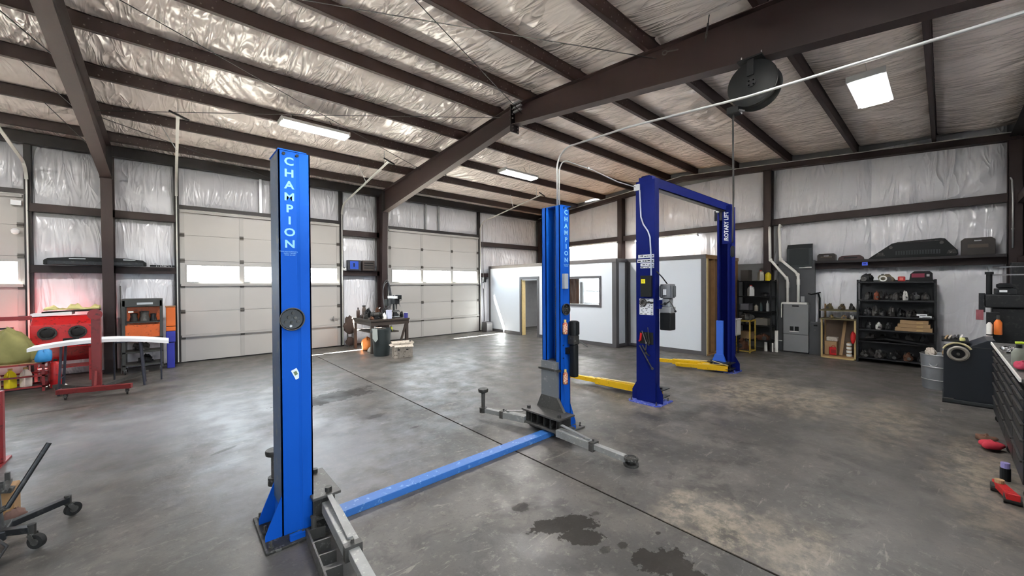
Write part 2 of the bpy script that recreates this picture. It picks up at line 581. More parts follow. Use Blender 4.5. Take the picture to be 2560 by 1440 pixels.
def vinyl(name, ca, cb, rough, sc, rot, strength):
    """white vinyl facing: slight tone variation and long crinkles gathered in patches"""
    m = bpy.data.materials.new(name)
    m.use_nodes = True
    nt = m.node_tree
    N, L = nt.nodes.new, nt.links.new
    b = nt.nodes['Principled BSDF']
    geo = N('ShaderNodeNewGeometry')
    def noise(scale, detail, dist, sc3=None, rot3=None):
        n = N('ShaderNodeTexNoise')
        n.inputs['Scale'].default_value = scale
        n.inputs['Detail'].default_value = detail
        n.inputs['Distortion'].default_value = dist
        v = geo.outputs['Position']
        if sc3:
            mp = N('ShaderNodeMapping')
            mp.inputs['Scale'].default_value = sc3
            mp.inputs['Rotation'].default_value = rot3 or (0, 0, 0)
            L(v, mp.inputs['Vector'])
            v = mp.outputs[0]
        L(v, n.inputs['Vector'])
        return n.outputs['Fac']
    n1 = noise(1.1, 3, 0)
    mx = N('ShaderNodeMix')
    mx.data_type = 'RGBA'
    mx.inputs['A'].default_value = lin(ca)
    mx.inputs['B'].default_value = lin(cb)
    L(n1, mx.inputs['Factor'])
    L(mx.outputs['Result'], b.inputs['Base Color'])
    b.inputs['Roughness'].default_value = rough
    b.inputs['Specular IOR Level'].default_value = 0.75
    cr = noise(1.0, 2.0, 0.9, sc, rot)
    # ridged: 1 - |2n - 1|, sharpened
    m1 = N('ShaderNodeMath'); m1.operation = 'MULTIPLY_ADD'; L(cr, m1.inputs[0]); m1.inputs[1].default_value = 2; m1.inputs[2].default_value = -1
    m2 = N('ShaderNodeMath'); m2.operation = 'ABSOLUTE'; L(m1.outputs[0], m2.inputs[0])
    m3 = N('ShaderNodeMath'); m3.operation = 'SUBTRACT'; m3.inputs[0].default_value = 1; L(m2.outputs[0], m3.inputs[1])
    m4 = N('ShaderNodeMath'); m4.operation = 'POWER'; L(m3.outputs[0], m4.inputs[0]); m4.inputs[1].default_value = 3.0
    pa = N('ShaderNodeMapRange'); L(noise(1.35, 2, 0.3), pa.inputs['Value'])
    pa.inputs['From Min'].default_value = 0.40; pa.inputs['From Max'].default_value = 0.60
    pa.inputs['To Min'].default_value = 0.12; pa.inputs['To Max'].default_value = 1.0
    m5 = N('ShaderNodeMath'); m5.operation = 'MULTIPLY'; L(m4.outputs[0], m5.inputs[0]); L(pa.outputs[0], m5.inputs[1])
    bp = N('ShaderNodeBump')
    bp.inputs['Strength'].default_value = strength
    bp.inputs['Distance'].default_value = 0.09
    L(m5.outputs[0], bp.inputs['Height'])
    L(bp.outputs[0], b.inputs['Normal'])
    return m
m_vroof = vinyl('roof_blanket_vinyl', '#e6dbd4', '#f0e7e1', 0.22, (5.6, 1.0, 1.0), (0, 0, 0.42), 0.62)
m_vroof2 = vinyl('roof_blanket_vinyl_far', '#e6dbd4', '#f0e7e1', 0.22, (5.6, 1.0, 1.0), (0, 0, -0.15), 0.62)
m_vwall = vinyl('wall_blanket_vinyl', '#d3d4da', '#e2e3e7', 0.24, (5.0, 5.0, 0.8), (0, 0, 0), 0.40)

def glass():
    m = bpy.data.materials.new('window_glass')
    m.use_nodes = True
    nt = m.node_tree
    nt.nodes.clear()
    o = nt.nodes.new('ShaderNodeOutputMaterial')
    t = nt.nodes.new('ShaderNodeBsdfTransparent')
    t.inputs['Color'].default_value = (0.93, 0.95, 0.95, 1)
    g = nt.nodes.new('ShaderNodeBsdfGlossy')
    g.inputs['Roughness'].default_value = 0.05
    x = nt.nodes.new('ShaderNodeMixShader')
    x.inputs[0].default_value = 0.06
    nt.links.new(t.outputs[0], x.inputs[1])
    nt.links.new(g.outputs[0], x.inputs[2])
    nt.links.new(x.outputs[0], o.inputs[0])
    return m
m_glass = glass()

# ---- floor: two slabs with a sawn joint between them
floor = B(X_L - 0.3, Y_F - 0.3, -0.30, X_R + 0.3, Y_B + 0.3, -0.007).build('floor', M('joint_dirt', '#1c1713', 0.95, spec=0.1), None, kind='structure', base=False)
tag(floor, 'stained grey concrete floor slab of the workshop', 'floor')
OFF[floor.name] = Vector((0, 0, 0))
JX = 2.955
B(X_L - 0.3, Y_F - 0.3, -0.006, JX - 0.011, Y_B + 0.3, 0).build('slab', m_floor, floor)
B(JX + 0.011, Y_F - 0.3, -0.006, X_R + 0.3, Y_B + 0.3, 0).build('slab', m_floor2, floor)
gout = MB().box(-60, 13.1, -0.35, 70, 80, -0.10).build('ground_outside', M('yard_concrete', '#e6dacb', 0.9), None, kind='structure')
tag(gout, 'pale concrete yard outside the garage doors', 'ground')

# ---- ceiling: roof skin, blankets between purlins, purlins
XB = [X_L, -1.03, 5.30, X_R]
YP = [12.74, 11.90, 10.50, 9.07, 7.70, 6.37, 5.43, 4.20, 2.85, 1.45, 0.12, -1.06]
mb = MB()
ze = zroof(Y_B + 0.2) + 0.05
zf = zroof(Y_F - 0.2) + 0.05
zr = zroof(RIDGE) + 0.05
mb.prism([(X_L - 0.3, Y_B + 0.2, ze), (X_L - 0.3, RIDGE, zr), (X_L - 0.3, Y_F - 0.2, zf), (X_L - 0.3, Y_F - 0.2, zf + 0.1), (X_L - 0.3, RIDGE, zr + 0.1), (X_L - 0.3, Y_B + 0.2, ze + 0.1)], (X_R - X_L + 0.6, 0, 0))
ceiling = mb.build('ceiling', M('roof_sheet', '#8b8b8b', 0.6), None, kind='structure', base=False)
tag(ceiling, 'shallow gable roof lined with crinkled white vinyl insulation', 'ceiling')
OFF[ceiling.name] = Vector((0, 0, 0))
for b_ in range(3):
    xa, xb = XB[b_], XB[b_ + 1]
    for i in range(len(YP) - 1):
        ya, yb = YP[i], YP[i + 1]
        hi, lo = (yb, ya) if zroof(yb) > zroof(ya) else (ya, yb)
        up = 1 if ya > RIDGE else -1
        # v runs uphill -> downhill so that the wrinkles gather at the low edge
        sheet('insulation_blanket', m_vroof if b_ < 2 else m_vroof2, ceiling, (xa, hi, zroof(hi)), (xb, hi, zroof(hi)), (xa, lo, zroof(lo)), (0, 0, -1),
              int((xb - xa) / 0.022), 22, 0.05, 0.050, 31 * b_ + i * 7, 1.0, 0.075, 0.55 if b_ != 1 else -0.5)
purl_m = {}
def purlin_mesh(L):
    mb = MB()
    t = 0.006
    mb.box(0, -t / 2, 0, L, t / 2, 0.2)
    mb.box(0, -t / 2, 0, L, 0.065, t)
    mb.box(0, -0.065, 0.2 - t, L, t / 2, 0.2)
    mb.box(0, 0.059, 0, L, 0.065, 0.02)
    return mb.mesh('purlin')
bolt_me = MB()
for k in range(9):
    bolt_me.cyl((0.20 + 0.16 * k, 0.012, 0.045 + 0.10 * (k % 2)), (0.20 + 0.16 * k, -0.012, 0.045 + 0.10 * (k % 2)), 0.011, 6)
    bolt_me.cyl((0.24 + 0.16 * k, 0.012, 0.145 - 0.10 * (k % 2)), (0.24 + 0.16 * k, -0.012, 0.145 - 0.10 * (k % 2)), 0.009, 6)
bolt_me = bolt_me.mesh('lap_bolts')
m_bolt = M('zinc_bolt', '#6b6462', 0.4, 0.6)
for b_ in range(3):
    xa, xb = XB[b_], XB[b_ + 1]
    me = purlin_mesh(xb - xa)
    me.materials.append(m_steel)
    for y in YP[1:-1]:
        p = put(me, 'purlin', None, ceiling, (xa, y, zpur(y)))
        if b_ > 0:
            OFF[p.name] = Vector((0, 0, 0))
            q = put(bolt_me, 'lap_bolts', m_bolt, p, (0, 0, 0))
        if b_ == 1:
            q = put(bolt_me, 'lap_bolts', m_bolt, p, (xb - xa - 1.75, 0, 0))
# eave struts along both long walls
for y, n in ((Y_B - 0.07, 1), (Y_F + 0.07, -1)):
    z = zpur(y) - 0.02
    mb = MB().box(X_L, y - 0.05, z - 0.06, X_R, y + 0.05, z + 0.2)
    mb.box(X_L, y - n * 0.13, z - 0.06, X_R, y - n * 0.05, z - 0.05)
    mb.build('eave_strut', m_steel_dark, ceiling)

# ---- main steel frames
def und(y): return 5.19 - 0.135 * abs(y - 5.85)
def frame(xc, tagtxt, braces=True):
    o = thing('rafter_beam', 'dark red tapered steel rafter %s' % tagtxt, 'beam', (xc, RIDGE, und(RIDGE)), kind='structure')
    yl, yr = 12.2, -0.5
    for a, b2, nm in ((yl, 5.87, 'web'), (5.83, yr, 'web')):
        MB().prism([(xc - 0.006, a, und(a)), (xc - 0.006, b2, und(b2)), (xc - 0.006, b2, zpur(b2) - 0.012), (xc - 0.006, a, zpur(a) - 0.012)], (0.012, 0, 0)).build(nm, m_steel, o)
        MB().prism([(xc - 0.09, a, und(a)), (xc - 0.09, b2, und(b2)), (xc - 0.09, b2, und(b2) - 0.014), (xc - 0.09, a, und(a) - 0.014)], (0.18, 0, 0)).build('bottom_flange', m_steel, o)
        MB().prism([(xc - 0.09, a, zpur(a)), (xc - 0.09, b2, zpur(b2)), (xc - 0.09, b2, zpur(b2) - 0.012), (xc - 0.09, a, zpur(a) - 0.012)], (0.18, 0, 0)).build('top_flange', m_steel, o)
    # bolted end plates at the ridge
    sp = B(xc - 0.11, 5.835, und(5.85) - 0.16, xc + 0.11, 5.865, zpur(5.85) + 0.02).build('splice_plate', m_steel_dark, o)
    bm = MB()
    for sx in (-0.075, 0.075):
        for z in (5.06, 5.13, 5.30, 5.38, 5.48):
            bm.cyl((xc + sx, 5.80, z), (xc + sx, 5.90, z), 0.014, 6)
    bm.build('splice_bolts', m_bolt, sp)
    if xc > 0:
        for z in (5.36, 5.44, 5.52):
            B(xc - 0.14, 5.52, z, xc - 0.092, 5.74, z + 0.03).build('pale_clip', m_galv, o)
    if braces:
        for y in (10.5, 9.07, 7.70, 4.20, 2.85, 1.45):
            for s in (-1,):
                MB().bar((xc + s * 0.085, y + 0.02, und(y) + 0.01), (xc + s * 0.62, y + 0.02, zpur(y) + 0.03), 0.04, 0.008).build('flange_brace', m_steel_dark, o)
    # columns
    for yo, yb_, yt, n, tx in ((12.70, 12.42, 12.20, 1, 'garage door wall'), (-1.0, -0.72, -0.5, -1, 'tool chest wall')):
        c = thing('steel_column', 'dark red steel frame column at the %s, %s' % (tx, tagtxt), 'column', (xc, (yo + yb_) / 2, 0), kind='structure')
        zt = und(yt)
        MB().prism([(xc - 0.006, yo, 0), (xc - 0.006, yb_, 0), (xc - 0.006, yt, zt), (xc - 0.006, yt, zpur(yt) - .014), (xc - 0.006, yo, zpur(yo) - .014)], (0.012, 0, 0)).build('web', m_steel, c)
        MB().prism([(xc - 0.09, yb_, 0.015), (xc - 0.09, yt, zt - 0.015), (xc - 0.09, yt - n * 0.012, zt - 0.015), (xc - 0.09, yb_ - n * 0.012, 0.015)], (0.18, 0, 0)).build('inner_flange', m_steel, c)
        B(xc - 0.09, yo, 0.015, xc + 0.09, yo + n * 0.012, zpur(yo) - 0.01).build('outer_flange', m_steel, c)
        B(xc - 0.11, yb_ - n * 0.04, 0, xc + 0.11, yo + n * 0.03, 0.015).build('base_plate', m_steel_dark, c)
        MB().prism([(xc - 0.1, yt, zt - 0.03), (xc - 0.1, yt - n * 0.0, zpur(yt) - 0.02), (xc - 0.1, yt + n * 0.025, zpur(yt) - 0.02), (xc - 0.1, yt + n * 0.025, zt - 0.03)], (0.2, 0, 0)).build('knee_plate', m_steel_dark, c)
    return o
frame(-1.03, 'over the red blasting cabinet')
frame(5.30, 'carrying the black hose reel', False)

# ---- long wall with the garage doors
DOORS = [(0.18, 4.02), (5.62, 9.48), (-6.12, -2.26)]
DZ = 3.87
mb = MB()
edges = [X_L - 0.2, -6.16, -2.22, 0.14, 4.06, 5.58, 9.52, X_R + 0.2]
for i in range(0, 8, 2):
    mb.box(edges[i], 12.90, 0, edges[i + 1], 12.96, 5.25)
for a, b_ in ((-6.16, -2.22), (0.14, 4.06), (5.58, 9.52)):
    mb.box(a, 12.90, DZ + 0.02, b_, 12.96, 5.25)
wall_back = mb.build('wall_back', M('wall_sheet', '#7d7d7d', 0.6), None, kind='structure', base=False)
tag(wall_back, 'insulated steel wall around the three white garage doors', 'wall')
OFF[wall_back.name] = Vector((0, 0, 0))
def wallsheet(parent, axis, a0, a1, z0, z1, c, nrm, seed):
    if axis == 'X':
        p00, p10, p01 = (a0, c, z0), (a1, c, z0), (a0, c, z1)
    else:
        p00, p10, p01 = (c, a0, z0), (c, a1, z0), (c, a0, z1)
    nu = max(12, int((a1 - a0) / 0.03)); nv = max(10, int((z1 - z0) / 0.07))
    sheet('insulation_panel', m_vwall, parent, p00, p10, p01, nrm, nu, nv, 0.07, 0.045, seed, -1, 0.11, 0.25)
ztop = zpur(12.7) - 0.06
G1, G2 = (2.24, 2.40), (3.52, 3.70)
sd = 300
for a, b_ in ((-8.9, -6.2), (-2.18, -1.09), (-0.97, 0.10), (4.10, 5.21), (9.56, 12.98)):
    for z0, z1 in ((0.02, G1[0]), (G1[1], G2[0]), (G2[1], ztop)):
        wallsheet(wall_back, 'X', a, b_, z0, z1, 12.84, (0, -1, 0), sd); sd += 3
for a, b_ in ((-2.20, 0.12), (4.08, 5.58), (9.54, X_R)):
    for g0, g1 in (G1, G2):
        mb = MB().box(a, 12.70, g0, b_, 12.706, g1)
        mb.box(a, 12.70, g1 - 0.006, b_, 12.88, g1)
        mb.box(a, 12.62, g0, b_, 12.706, g0 + 0.006)
        mb.build('girt', m_steel, wall_back)
for (a, b_), segs in zip(DOORS, ((0.45, 0.52), (0.38, 0.52), (0.5, 0.6))):
    W = b_ - a
    cuts = [a - 0.02, a + W * segs[0], a + W * segs[1], b_ + 0.02]
    for k in range(3):
        wallsheet(wall_back, 'X', cuts[k], cuts[k + 1], DZ + 0.12, ztop, 12.84, (0, -1, 0), sd); sd += 3
    for k in (1, 2):
        MB().box(cuts[k] - 0.03, 12.70, DZ + 0.08, cuts[k] + 0.03, 12.75, ztop + 0.02).build('spring_pad', m_galv, wall_back)
    B(a - 0.06, 12.68, DZ + 0.0, b_ + 0.06, 12.90, DZ + 0.10).build('door_header', m_steel_dark, wall_back)
    for x in (a - 0.10, b_):
        B(x, 12.715, 0, x + 0.10, 12.90, 4.95).build('door_jamb', m_steel_dark, wall_back)

hinge_me = MB().box(-0.045, -0.012, -0.05, 0.045, 0.0, 0.05)
hinge_me.cyl((-0.045, -0.016, 0), (0.045, -0.016, 0), 0.014, 8)
hinge_me = hinge_me.mesh('hinge')
m_hinge = M('hinge_zinc', '#55534f', 0.45, 0.6, 0.2, 9)
SH = DZ / 6
def garage_door(n, x0, x1):
    o = thing('door_%d' % n, {1: 'white six-section garage door behind the nearer blue lift post', 2: 'white six-section garage door between the workbench and the office', 3: 'white garage door cut off at the edge of the photo, above the tarp'}[n], 'garage door', (x0, 12.75, 0), kind='structure')
    W = x1 - x0
    xs = [x0, x0 + W / 3, x0 + 2 * W / 3, x1]
    y0, y1 = 12.730, 12.775
    for k in range(6):
        z0, z1 = k * SH + 0.004, (k + 1) * SH - 0.004
        mb = MB()
        if k == 0:
            z0 = 0.03
        if k == 3:
            wz0, wz1 = 2.05, 2.46
            mb.box(x0, y0, z0, x1, y1, wz0)
            mb.box(x0, y0, wz1, x1, y1, z1)
            pan = []
            for c in range(3):
                pan.append((xs[c] + (0.14 if c == 0 else 0.06), xs[c + 1] - (0.09 if c == 2 else 0.06)))
            cur = x0
            for a, b_ in pan:
                mb.box(cur, y0, wz0, a, y1, wz1)
                cur = b_
            mb.box(cur, y0, wz0, x1, y1, wz1)
        else:
            mb.box(x0, y0, z0, x1, y1, z1)
        if k:
            mb.box(x0, y0 + 0.02, z0 - 0.012, x1, y1, z0)      # rabbet closing the joint
        s = mb.build('door_section', m_door, o)
        if k == 3:
            for a, b_ in pan:
                fr = MB()
                w = 0.035
                fr.box(a - w, y0 - 0.012, wz0 - w, b_ + w, y0 + 0.0, wz0)
                fr.box(a - w, y0 - 0.012, wz1, b_ + w, y0, wz1 + w)
                fr.box(a - w, y0 - 0.012, wz0, a, y0, wz1)
                fr.box(b_, y0 - 0.012, wz0, b_ + w, y0, wz1)
                f = fr.build('window_frame', m_doorrib, o, bevel=0.004)
                B(a, y0 + 0.015, wz0, b_, y0 + 0.021, wz1).build('pane', m_glass, f)
        # raised end and centre stiles of this section
        for c in range(4):
            xc = xs[c] + (0.05 if c == 0 else -0.05 if c == 3 else 0)
            B(xc - 0.045, y0 - 0.010, z0, xc + 0.045, y0, z1).build('stile', m_doorrib, o)
            if k > 0:
                put(hinge_me, 'hinge', m_hinge, s, (xc, y0 - 0.010, k * SH))
    # horizontal stiffeners under the glazed section, low down and at the head
    for z in (3 * SH + 0.03, SH + 0.03, 6 * SH - 0.05):
        mb = MB().box(x0 + 0.02, y0 - 0.055, z - 0.028, x1 - 0.02, y0 - 0.011, z - 0.022)
        mb.box(x0 + 0.02, y0 - 0.059, z - 0.028, x1 - 0.02, y0 - 0.055, z + 0.028)
        mb.box(x0 + 0.02, y0 - 0.055, z + 0.022, x1 - 0.02, y0 - 0.011, z + 0.028)
        mb.build('strut', m_doorrib, o)
    B(x0, y0 + 0.005, 0.0, x1, y1 - 0.005, 0.03).build('bottom_seal', m_rubber, o)
    # tracks: up the jamb, round the bend and along below the roof
    for x, s in ((x0 - 0.05, -1), (x1 + 0.05, 1)):
        p = [(x, 12.66, 0.05), (x, 12.66, 2.0), (x, 12.66, 4.10)]
        for t in range(1, 9):
            a = t / 8 * (PI / 2 - 0.14)
            p.append((x, 12.66 - 0.42 * (1 - math.cos(a)), 4.10 + 0.42 * math.sin(a)))
        p.append((x, 9.15, zpur(9.15) - 0.30))
        tr = MB()
        for q in range(len(p) - 1):
            tr.bar(p[q], p[q + 1], 0.05, 0.022)
        t_ = tr.build('track', m_track, o)
        MB().bar((x, 9.4, zpur(9.4) - 0.3), (x, 9.4, zpur(9.07) + 0.02), 0.03, 0.005).build('hanger', m_galv, t_)
        MB().bar((x - 0.12, 9.15, zpur(9.15) - 0.24), (x + 0.16, 9.15, zpur(9.15) - 0.34), 0.03, 0.03).build('bumper_stop', m_steel_dark, t_)
        MB().bar((x, 10.6, zpur(10.6) - 0.42), (x - 0.25, 10.5, zpur(10.5) + 0.02), 0.02, 0.005).build('hanger', m_galv, t_)
    return o
for i, (a, b_) in enumerate(DOORS):
    d = garage_door(i + 1, a, b_)
    if i == 0:
        # slide lock on the inside
        mb = MB().box(3.72, 12.69, 0.86, 3.95, 12.72, 0.90)
        mb.box(3.80, 12.66, 0.80, 3.83, 12.72, 0.96)
        mb.build('slide_lock', m_galv, d)

# ---- gable end wall with a window into the office
WY0, WY1, WZ0, WZ1 = 9.25, 10.15, 1.15, 2.10
mb = MB()
def gz(y): return zroof(y) + 0.06
mb.prism([(X_R + 0.06, WY1, 0), (X_R + 0.06, Y_B + 0.16, 0), (X_R + 0.06, Y_B + 0.16, gz(Y_B)), (X_R + 0.06, WY1, gz(WY1))], (0.05, 0, 0))
mb.prism([(X_R + 0.06, Y_F - 0.16, 0), (X_R + 0.06, WY0, 0), (X_R + 0.06, WY0, gz(WY0)), (X_R + 0.06, RIDGE, gz(RIDGE)), (X_R + 0.06, Y_F - 0.16, gz(Y_F))], (0.05, 0, 0))
mb.box(X_R + 0.06, WY0, 0, X_R + 0.11, WY1, WZ0)
mb.box(X_R + 0.06, WY0, WZ1, X_R + 0.11, WY1, 5.4)
wall_right = mb.build('wall_right', MATS['wall_sheet'], None, kind='structure', base=False)
tag(wall_right, 'insulated gable end wall behind the office and the furnace', 'wall')
OFF[wall_right.name] = Vector((0, 0, 0))
posts = (12.62, 8.30, 3.40, -0.98)
H1, H2 = (2.28, 2.46), (3.57, 3.76)
def rake(y): return 5.40 - 0.083 * abs(y - RIDGE)
spans = [(-0.88, 3.30), (3.50, 8.20), (8.40, 12.55)]
for i, (a, b_) in enumerate(spans):
    zt = max(rake(a), rake(b_)) + 0.05
    lows = ((0.02, H1[0]), (H1[1], H2[0])) if i == 0 else ((2.50, H2[0]),)
    for z0, z1 in lows + ((H2[1], zt),):
        n = 2 if i == 0 else 3
        for k in range(n):
            wallsheet(wall_right, 'Y', a + (b_ - a) * k / n, a + (b_ - a) * (k + 1) / n + 0.0, z0, z1, X_R + 0.03, (-1, 0, 0), sd); sd += 3
    for g0, g1 in (H1, H2):
        if i > 0 and g0 == H1[0]: continue
        mb = MB().box(X_R - 0.12, a, g0, X_R - 0.114, b_, g1)
        mb.box(X_R - 0.12, a, g1 - 0.006, X_R + 0.04, b_, g1)
        mb.box(X_R - 0.20, a, g0, X_R - 0.114, b_, g0 + 0.006)
        mb.build('girt', m_steel, wall_right)
for y in posts:
    mb = MB().box(X_R - 0.20, y - 0.1, 0.0, X_R - 0.19, y + 0.1, rake(y) + 0.02)
    mb.box(X_R - 0.20, y - 0.1, 0.0, X_R + 0.02, y - 0.09, rake(y) + 0.02)
    mb.box(X_R - 0.20, y + 0.09, 0.0, X_R + 0.02, y + 0.1, rake(y) + 0.02)
    mb.build('end_post', m_steel, wall_right)
rb = thing('rafter_beam', 'dark red rake beam running along the top of the gable wall', 'beam', (X_R - 0.1, RIDGE, 5.4), kind='structure')
for a, b_ in ((12.75, RIDGE), (RIDGE, -1.05)):
    MB().prism([(X_R - 0.16, a, rake(a)), (X_R - 0.16, b_, rake(b_)), (X_R - 0.16, b_, zpur(b_) - 0.0), (X_R - 0.16, a, zpur(a) - 0.0)], (0.012, 0, 0)).build('web', m_steel, rb)
    MB().prism([(X_R - 0.24, a, rake(a)), (X_R - 0.24, b_, rake(b_)), (X_R - 0.24, b_, rake(b_) - 0.012), (X_R - 0.24, a, rake(a) - 0.012)], (0.2, 0, 0)).build('flange', m_steel, rb)
    MB().prism([(X_R - 0.22, a, zpur(a) - .002), (X_R - 0.22, b_, zpur(b_) - .002), (X_R - 0.22, b_, zpur(b_) - 0.014), (X_R - 0.22, a, zpur(a) - 0.014)], (0.08, 0, 0)).build('flange', m_track, rb)
# office window in the gable wall
wn1 = thing('window_1', 'bright sash window inside the office', 'window', (X_R, (WY0 + WY1) / 2, WZ0), kind='structure')
for (a, b_, z0, z1) in ((WY0 - 0.07, WY0, WZ0 - 0.07, WZ1 + 0.07), (WY1, WY1 + 0.07, WZ0 - 0.07, WZ1 + 0.07), (WY0, WY1, WZ0 - 0.07, WZ0), (WY0, WY1, WZ1, WZ1 + 0.07), (WY0, WY1, 1.60, 1.65)):
    B(X_R - 0.03, a, z0, X_R + 0.06, b_, z1).build('sash', m_white, wn1)
B(X_R + 0.02, WY0, WZ0, X_R + 0.026, WY1, 1.60).build('pane', m_glass, wn1)
B(X_R + 0.02, WY0, 1.65, X_R + 0.026, WY1, WZ1).build('pane', m_glass, wn1)

# ---- the two walls outside the picture
FW = [(-6.2, -2.6), (-0.6, 3.0)]          # unseen ribbon windows added behind the camera to brighten the roof
FZ = (1.95, 2.58)
mb = MB().box(X_L - 0.2, Y_F - 0.12, 0, X_R + 0.2, Y_F - 0.06, FZ[0]).box(X_L - 0.2, Y_F - 0.12, FZ[1], X_R + 0.2, Y_F - 0.06, 5.3)
for a, b_ in ((X_L - 0.2, FW[0][0]), (FW[0][1], FW[1][0]), (FW[1][1], X_R + 0.2)):
    mb.box(a, Y_F - 0.12, FZ[0], b_, Y_F - 0.06, FZ[1])
wall_front = mb.build('wall_front', MATS['wall_sheet'], None, kind='structure', base=False)
tag(wall_front, 'insulated wall behind the tool chest', 'wall')
OFF[wall_front.name] = Vector((0, 0, 0))
for a, b_ in ((4.0, 5.18), (5.42, 9.0), (9.05, 12.9)):
    for z0, z1 in ((0.02, G1[0]), (G1[1], G2[0]), (G2[1], 4.9)):
        wallsheet(wall_front, 'X', a, b_, z0, z1, Y_F - 0.04, (0, 1, 0), sd); sd += 3
B(3.2, Y_F - 0.05, G1[0], X_R, Y_F + 0.10, G1[1]).build('girt', m_steel, wall_front)
B(-8, Y_F - 0.05, G2[0], X_R, Y_F + 0.10, G2[1]).build('girt', m_steel, wall_front)
for a in ((-8.9, 0, 4.0, FZ[0]), (-8.9, FZ[1], 4.0, 4.95), (-8.9, FZ[0], FW[0][0], FZ[1]), (FW[0][1], FZ[0], FW[1][0], FZ[1]), (FW[1][1], FZ[0], 4.0, FZ[1])):
    B(a[0], Y_F - 0.055, a[1], a[2], Y_F - 0.04, a[3]).build('insulation_panel', m_vwall, wall_front)
for k, (a, b_) in enumerate(FW):
    w = thing('window_%d' % (k + 3), ('added unseen ribbon window behind the camera, towards the closed end', 'added unseen ribbon window right behind the camera')[k], 'window', (a, Y_F - 0.05, FZ[0]), kind='structure')
    for q in range(4):
        x = a + (b_ - a) * q / 3
        B(x - 0.03, Y_F - 0.10, FZ[0], x + 0.03, Y_F - 0.02, FZ[1]).build('mullion', m_doorrib, w)
    for z in (FZ[0] - 0.03, FZ[1] - 0.03):
        B(a, Y_F - 0.10, z, b_, Y_F - 0.02, z + 0.06).build('frame_rail', m_doorrib, w)
    B(a, Y_F - 0.07, FZ[0], b_, Y_F - 0.065, FZ[1]).build('pane', m_glass, w)
gb = MB().box(-60, -70, -0.35, 70, -1.5, -0.10).build('ground_outside', MATS['yard_concrete'], None, kind='structure')
tag(gb, 'pale concrete yard outside the wall behind the camera', 'ground')
wall_left = B(X_L - 0.15, Y_F - 0.15, 0, X_L - 0.05, Y_B + 0.15, 6.0).build('wall_left', M('wall_liner', '#c4c4c6', 0.5), None, kind='structure')
tag(wall_left, 'insulated end wall on the camera side of the building', 'wall')

# ---- office box in the corner
OX, OX2, OY1, OY2 = 9.97, 10.57, 6.52, 4.17
OZ = 2.58
wo = thing('wall_office', 'white wallboard office partition with dark grey trim', 'office wall', (OX, OY1, 0), kind='structure')
dy0, dy1, dz = 9.80, 10.68, 2.12
wy0, wy1, wz0, wz1 = 7.12, 8.43, 1.27, 2.10
T = 0.10
mb = MB()
mb.box(OX, dy1, 0, OX + T, 12.82, OZ)
mb.box(OX, dy0, dz, OX + T, dy1, OZ)
mb.box(OX, wy1, 0, OX + T, dy0, OZ)
mb.box(OX, wy0, 0, OX + T, wy1, wz0)
mb.box(OX, wy0, wz1, OX + T, wy1, OZ)
mb.box(OX, OY1, 0, OX + T, wy0, OZ)
mb.build('wallboard', m_sheetwhite, wo)
B(OX + T, OY1, 0, OX2, OY1 + T, OZ).build('wallboard', m_sheetwhite, wo)
B(OX2, OY2, 0, OX2 + T, OY1 + T, OZ).build('wallboard', m_sheetwhite, wo)
MB().box(OX + T, OY1 + T, OZ, 12.92, 12.6, OZ + 0.05).box(OX2 + T, OY2 + 0.1, OZ, 12.92, OY1 + T, OZ + 0.05).build('added_office_roof', m_wood, wo)  # ceiling slab added to keep the office interior darker
# end wall left unfinished: studs on brown sheathing
B(OX2 + T, OY2 + 0.06, 0, 12.90, OY2 + 0.09, OZ + 0.1).build('sheathing', M('brown_sheathing', '#6d5235', 0.75, 0, 0.2, 5, 0.1, 30), wo)
for k in range(6):
    x = OX2 + 0.02 + k * 0.44
    B(x, OY2 - 0.03, 0.04, x + 0.05, OY2 + 0.06, OZ).build('stud', m_palewood if k == 0 else m_wood, wo)
B(OX2, OY2 - 0.03, OZ, 12.90, OY2 + 0.09, OZ + 0.10).build('top_plate', m_wood, wo)
B(OX2 + .02, OY2 - 0.03, 0, 12.90, OY2 + 0.06, 0.04).build('bottom_plate', m_wood, wo)
# trim boards
tr = thing('trim_1', 'dark grey trim boards around the white office', 'trim', (OX, OY1, 0), kind='structure')
p = 0.018
def tb(*a): B(*a).build('trim_board', m_trim, tr, bevel=0.003)
tb(OX - p, OY1 - p, OZ, OX + T, 12.66, OZ + 0.11)
tb(OX - p, OY1, 0, OX, dy0 - 0.06, 0.11)
tb(OX - p, dy1 + 0.06, 0, OX, 12.66, 0.11)
tb(OX - p, OY1 - p, 0.11, OX, OY1 + 0.13, OZ)
tb(OX, OY1 - p, 0, OX + 0.13, OY1, OZ)
tb(OX + 0.13, OY1 - p, 0, OX2 - 0.02, OY1, 0.11)
tb(OX + T, OY1 - p, OZ, OX2 + T, OY1 + T, OZ + 0.11)
tb(OX2 - 0.12, OY1 - p, 0.11, OX2 - 0.018, OY1, OZ)
tb(OX2 - p, OY2, OZ, OX2 + T, OY1 - p, OZ + 0.11)
tb(OX2 - p, OY2, 0, OX2, OY1 - p, 0.11)
tb(OX2 - p, OY2, 0.11, OX2, OY2 + 0.12, OZ)
tb(OX2 - p, OY1 - 0.12, 0.11, OX2, OY1 - p, OZ)
tb(OX - p, 12.55, 0.11, OX, 12.66, OZ)
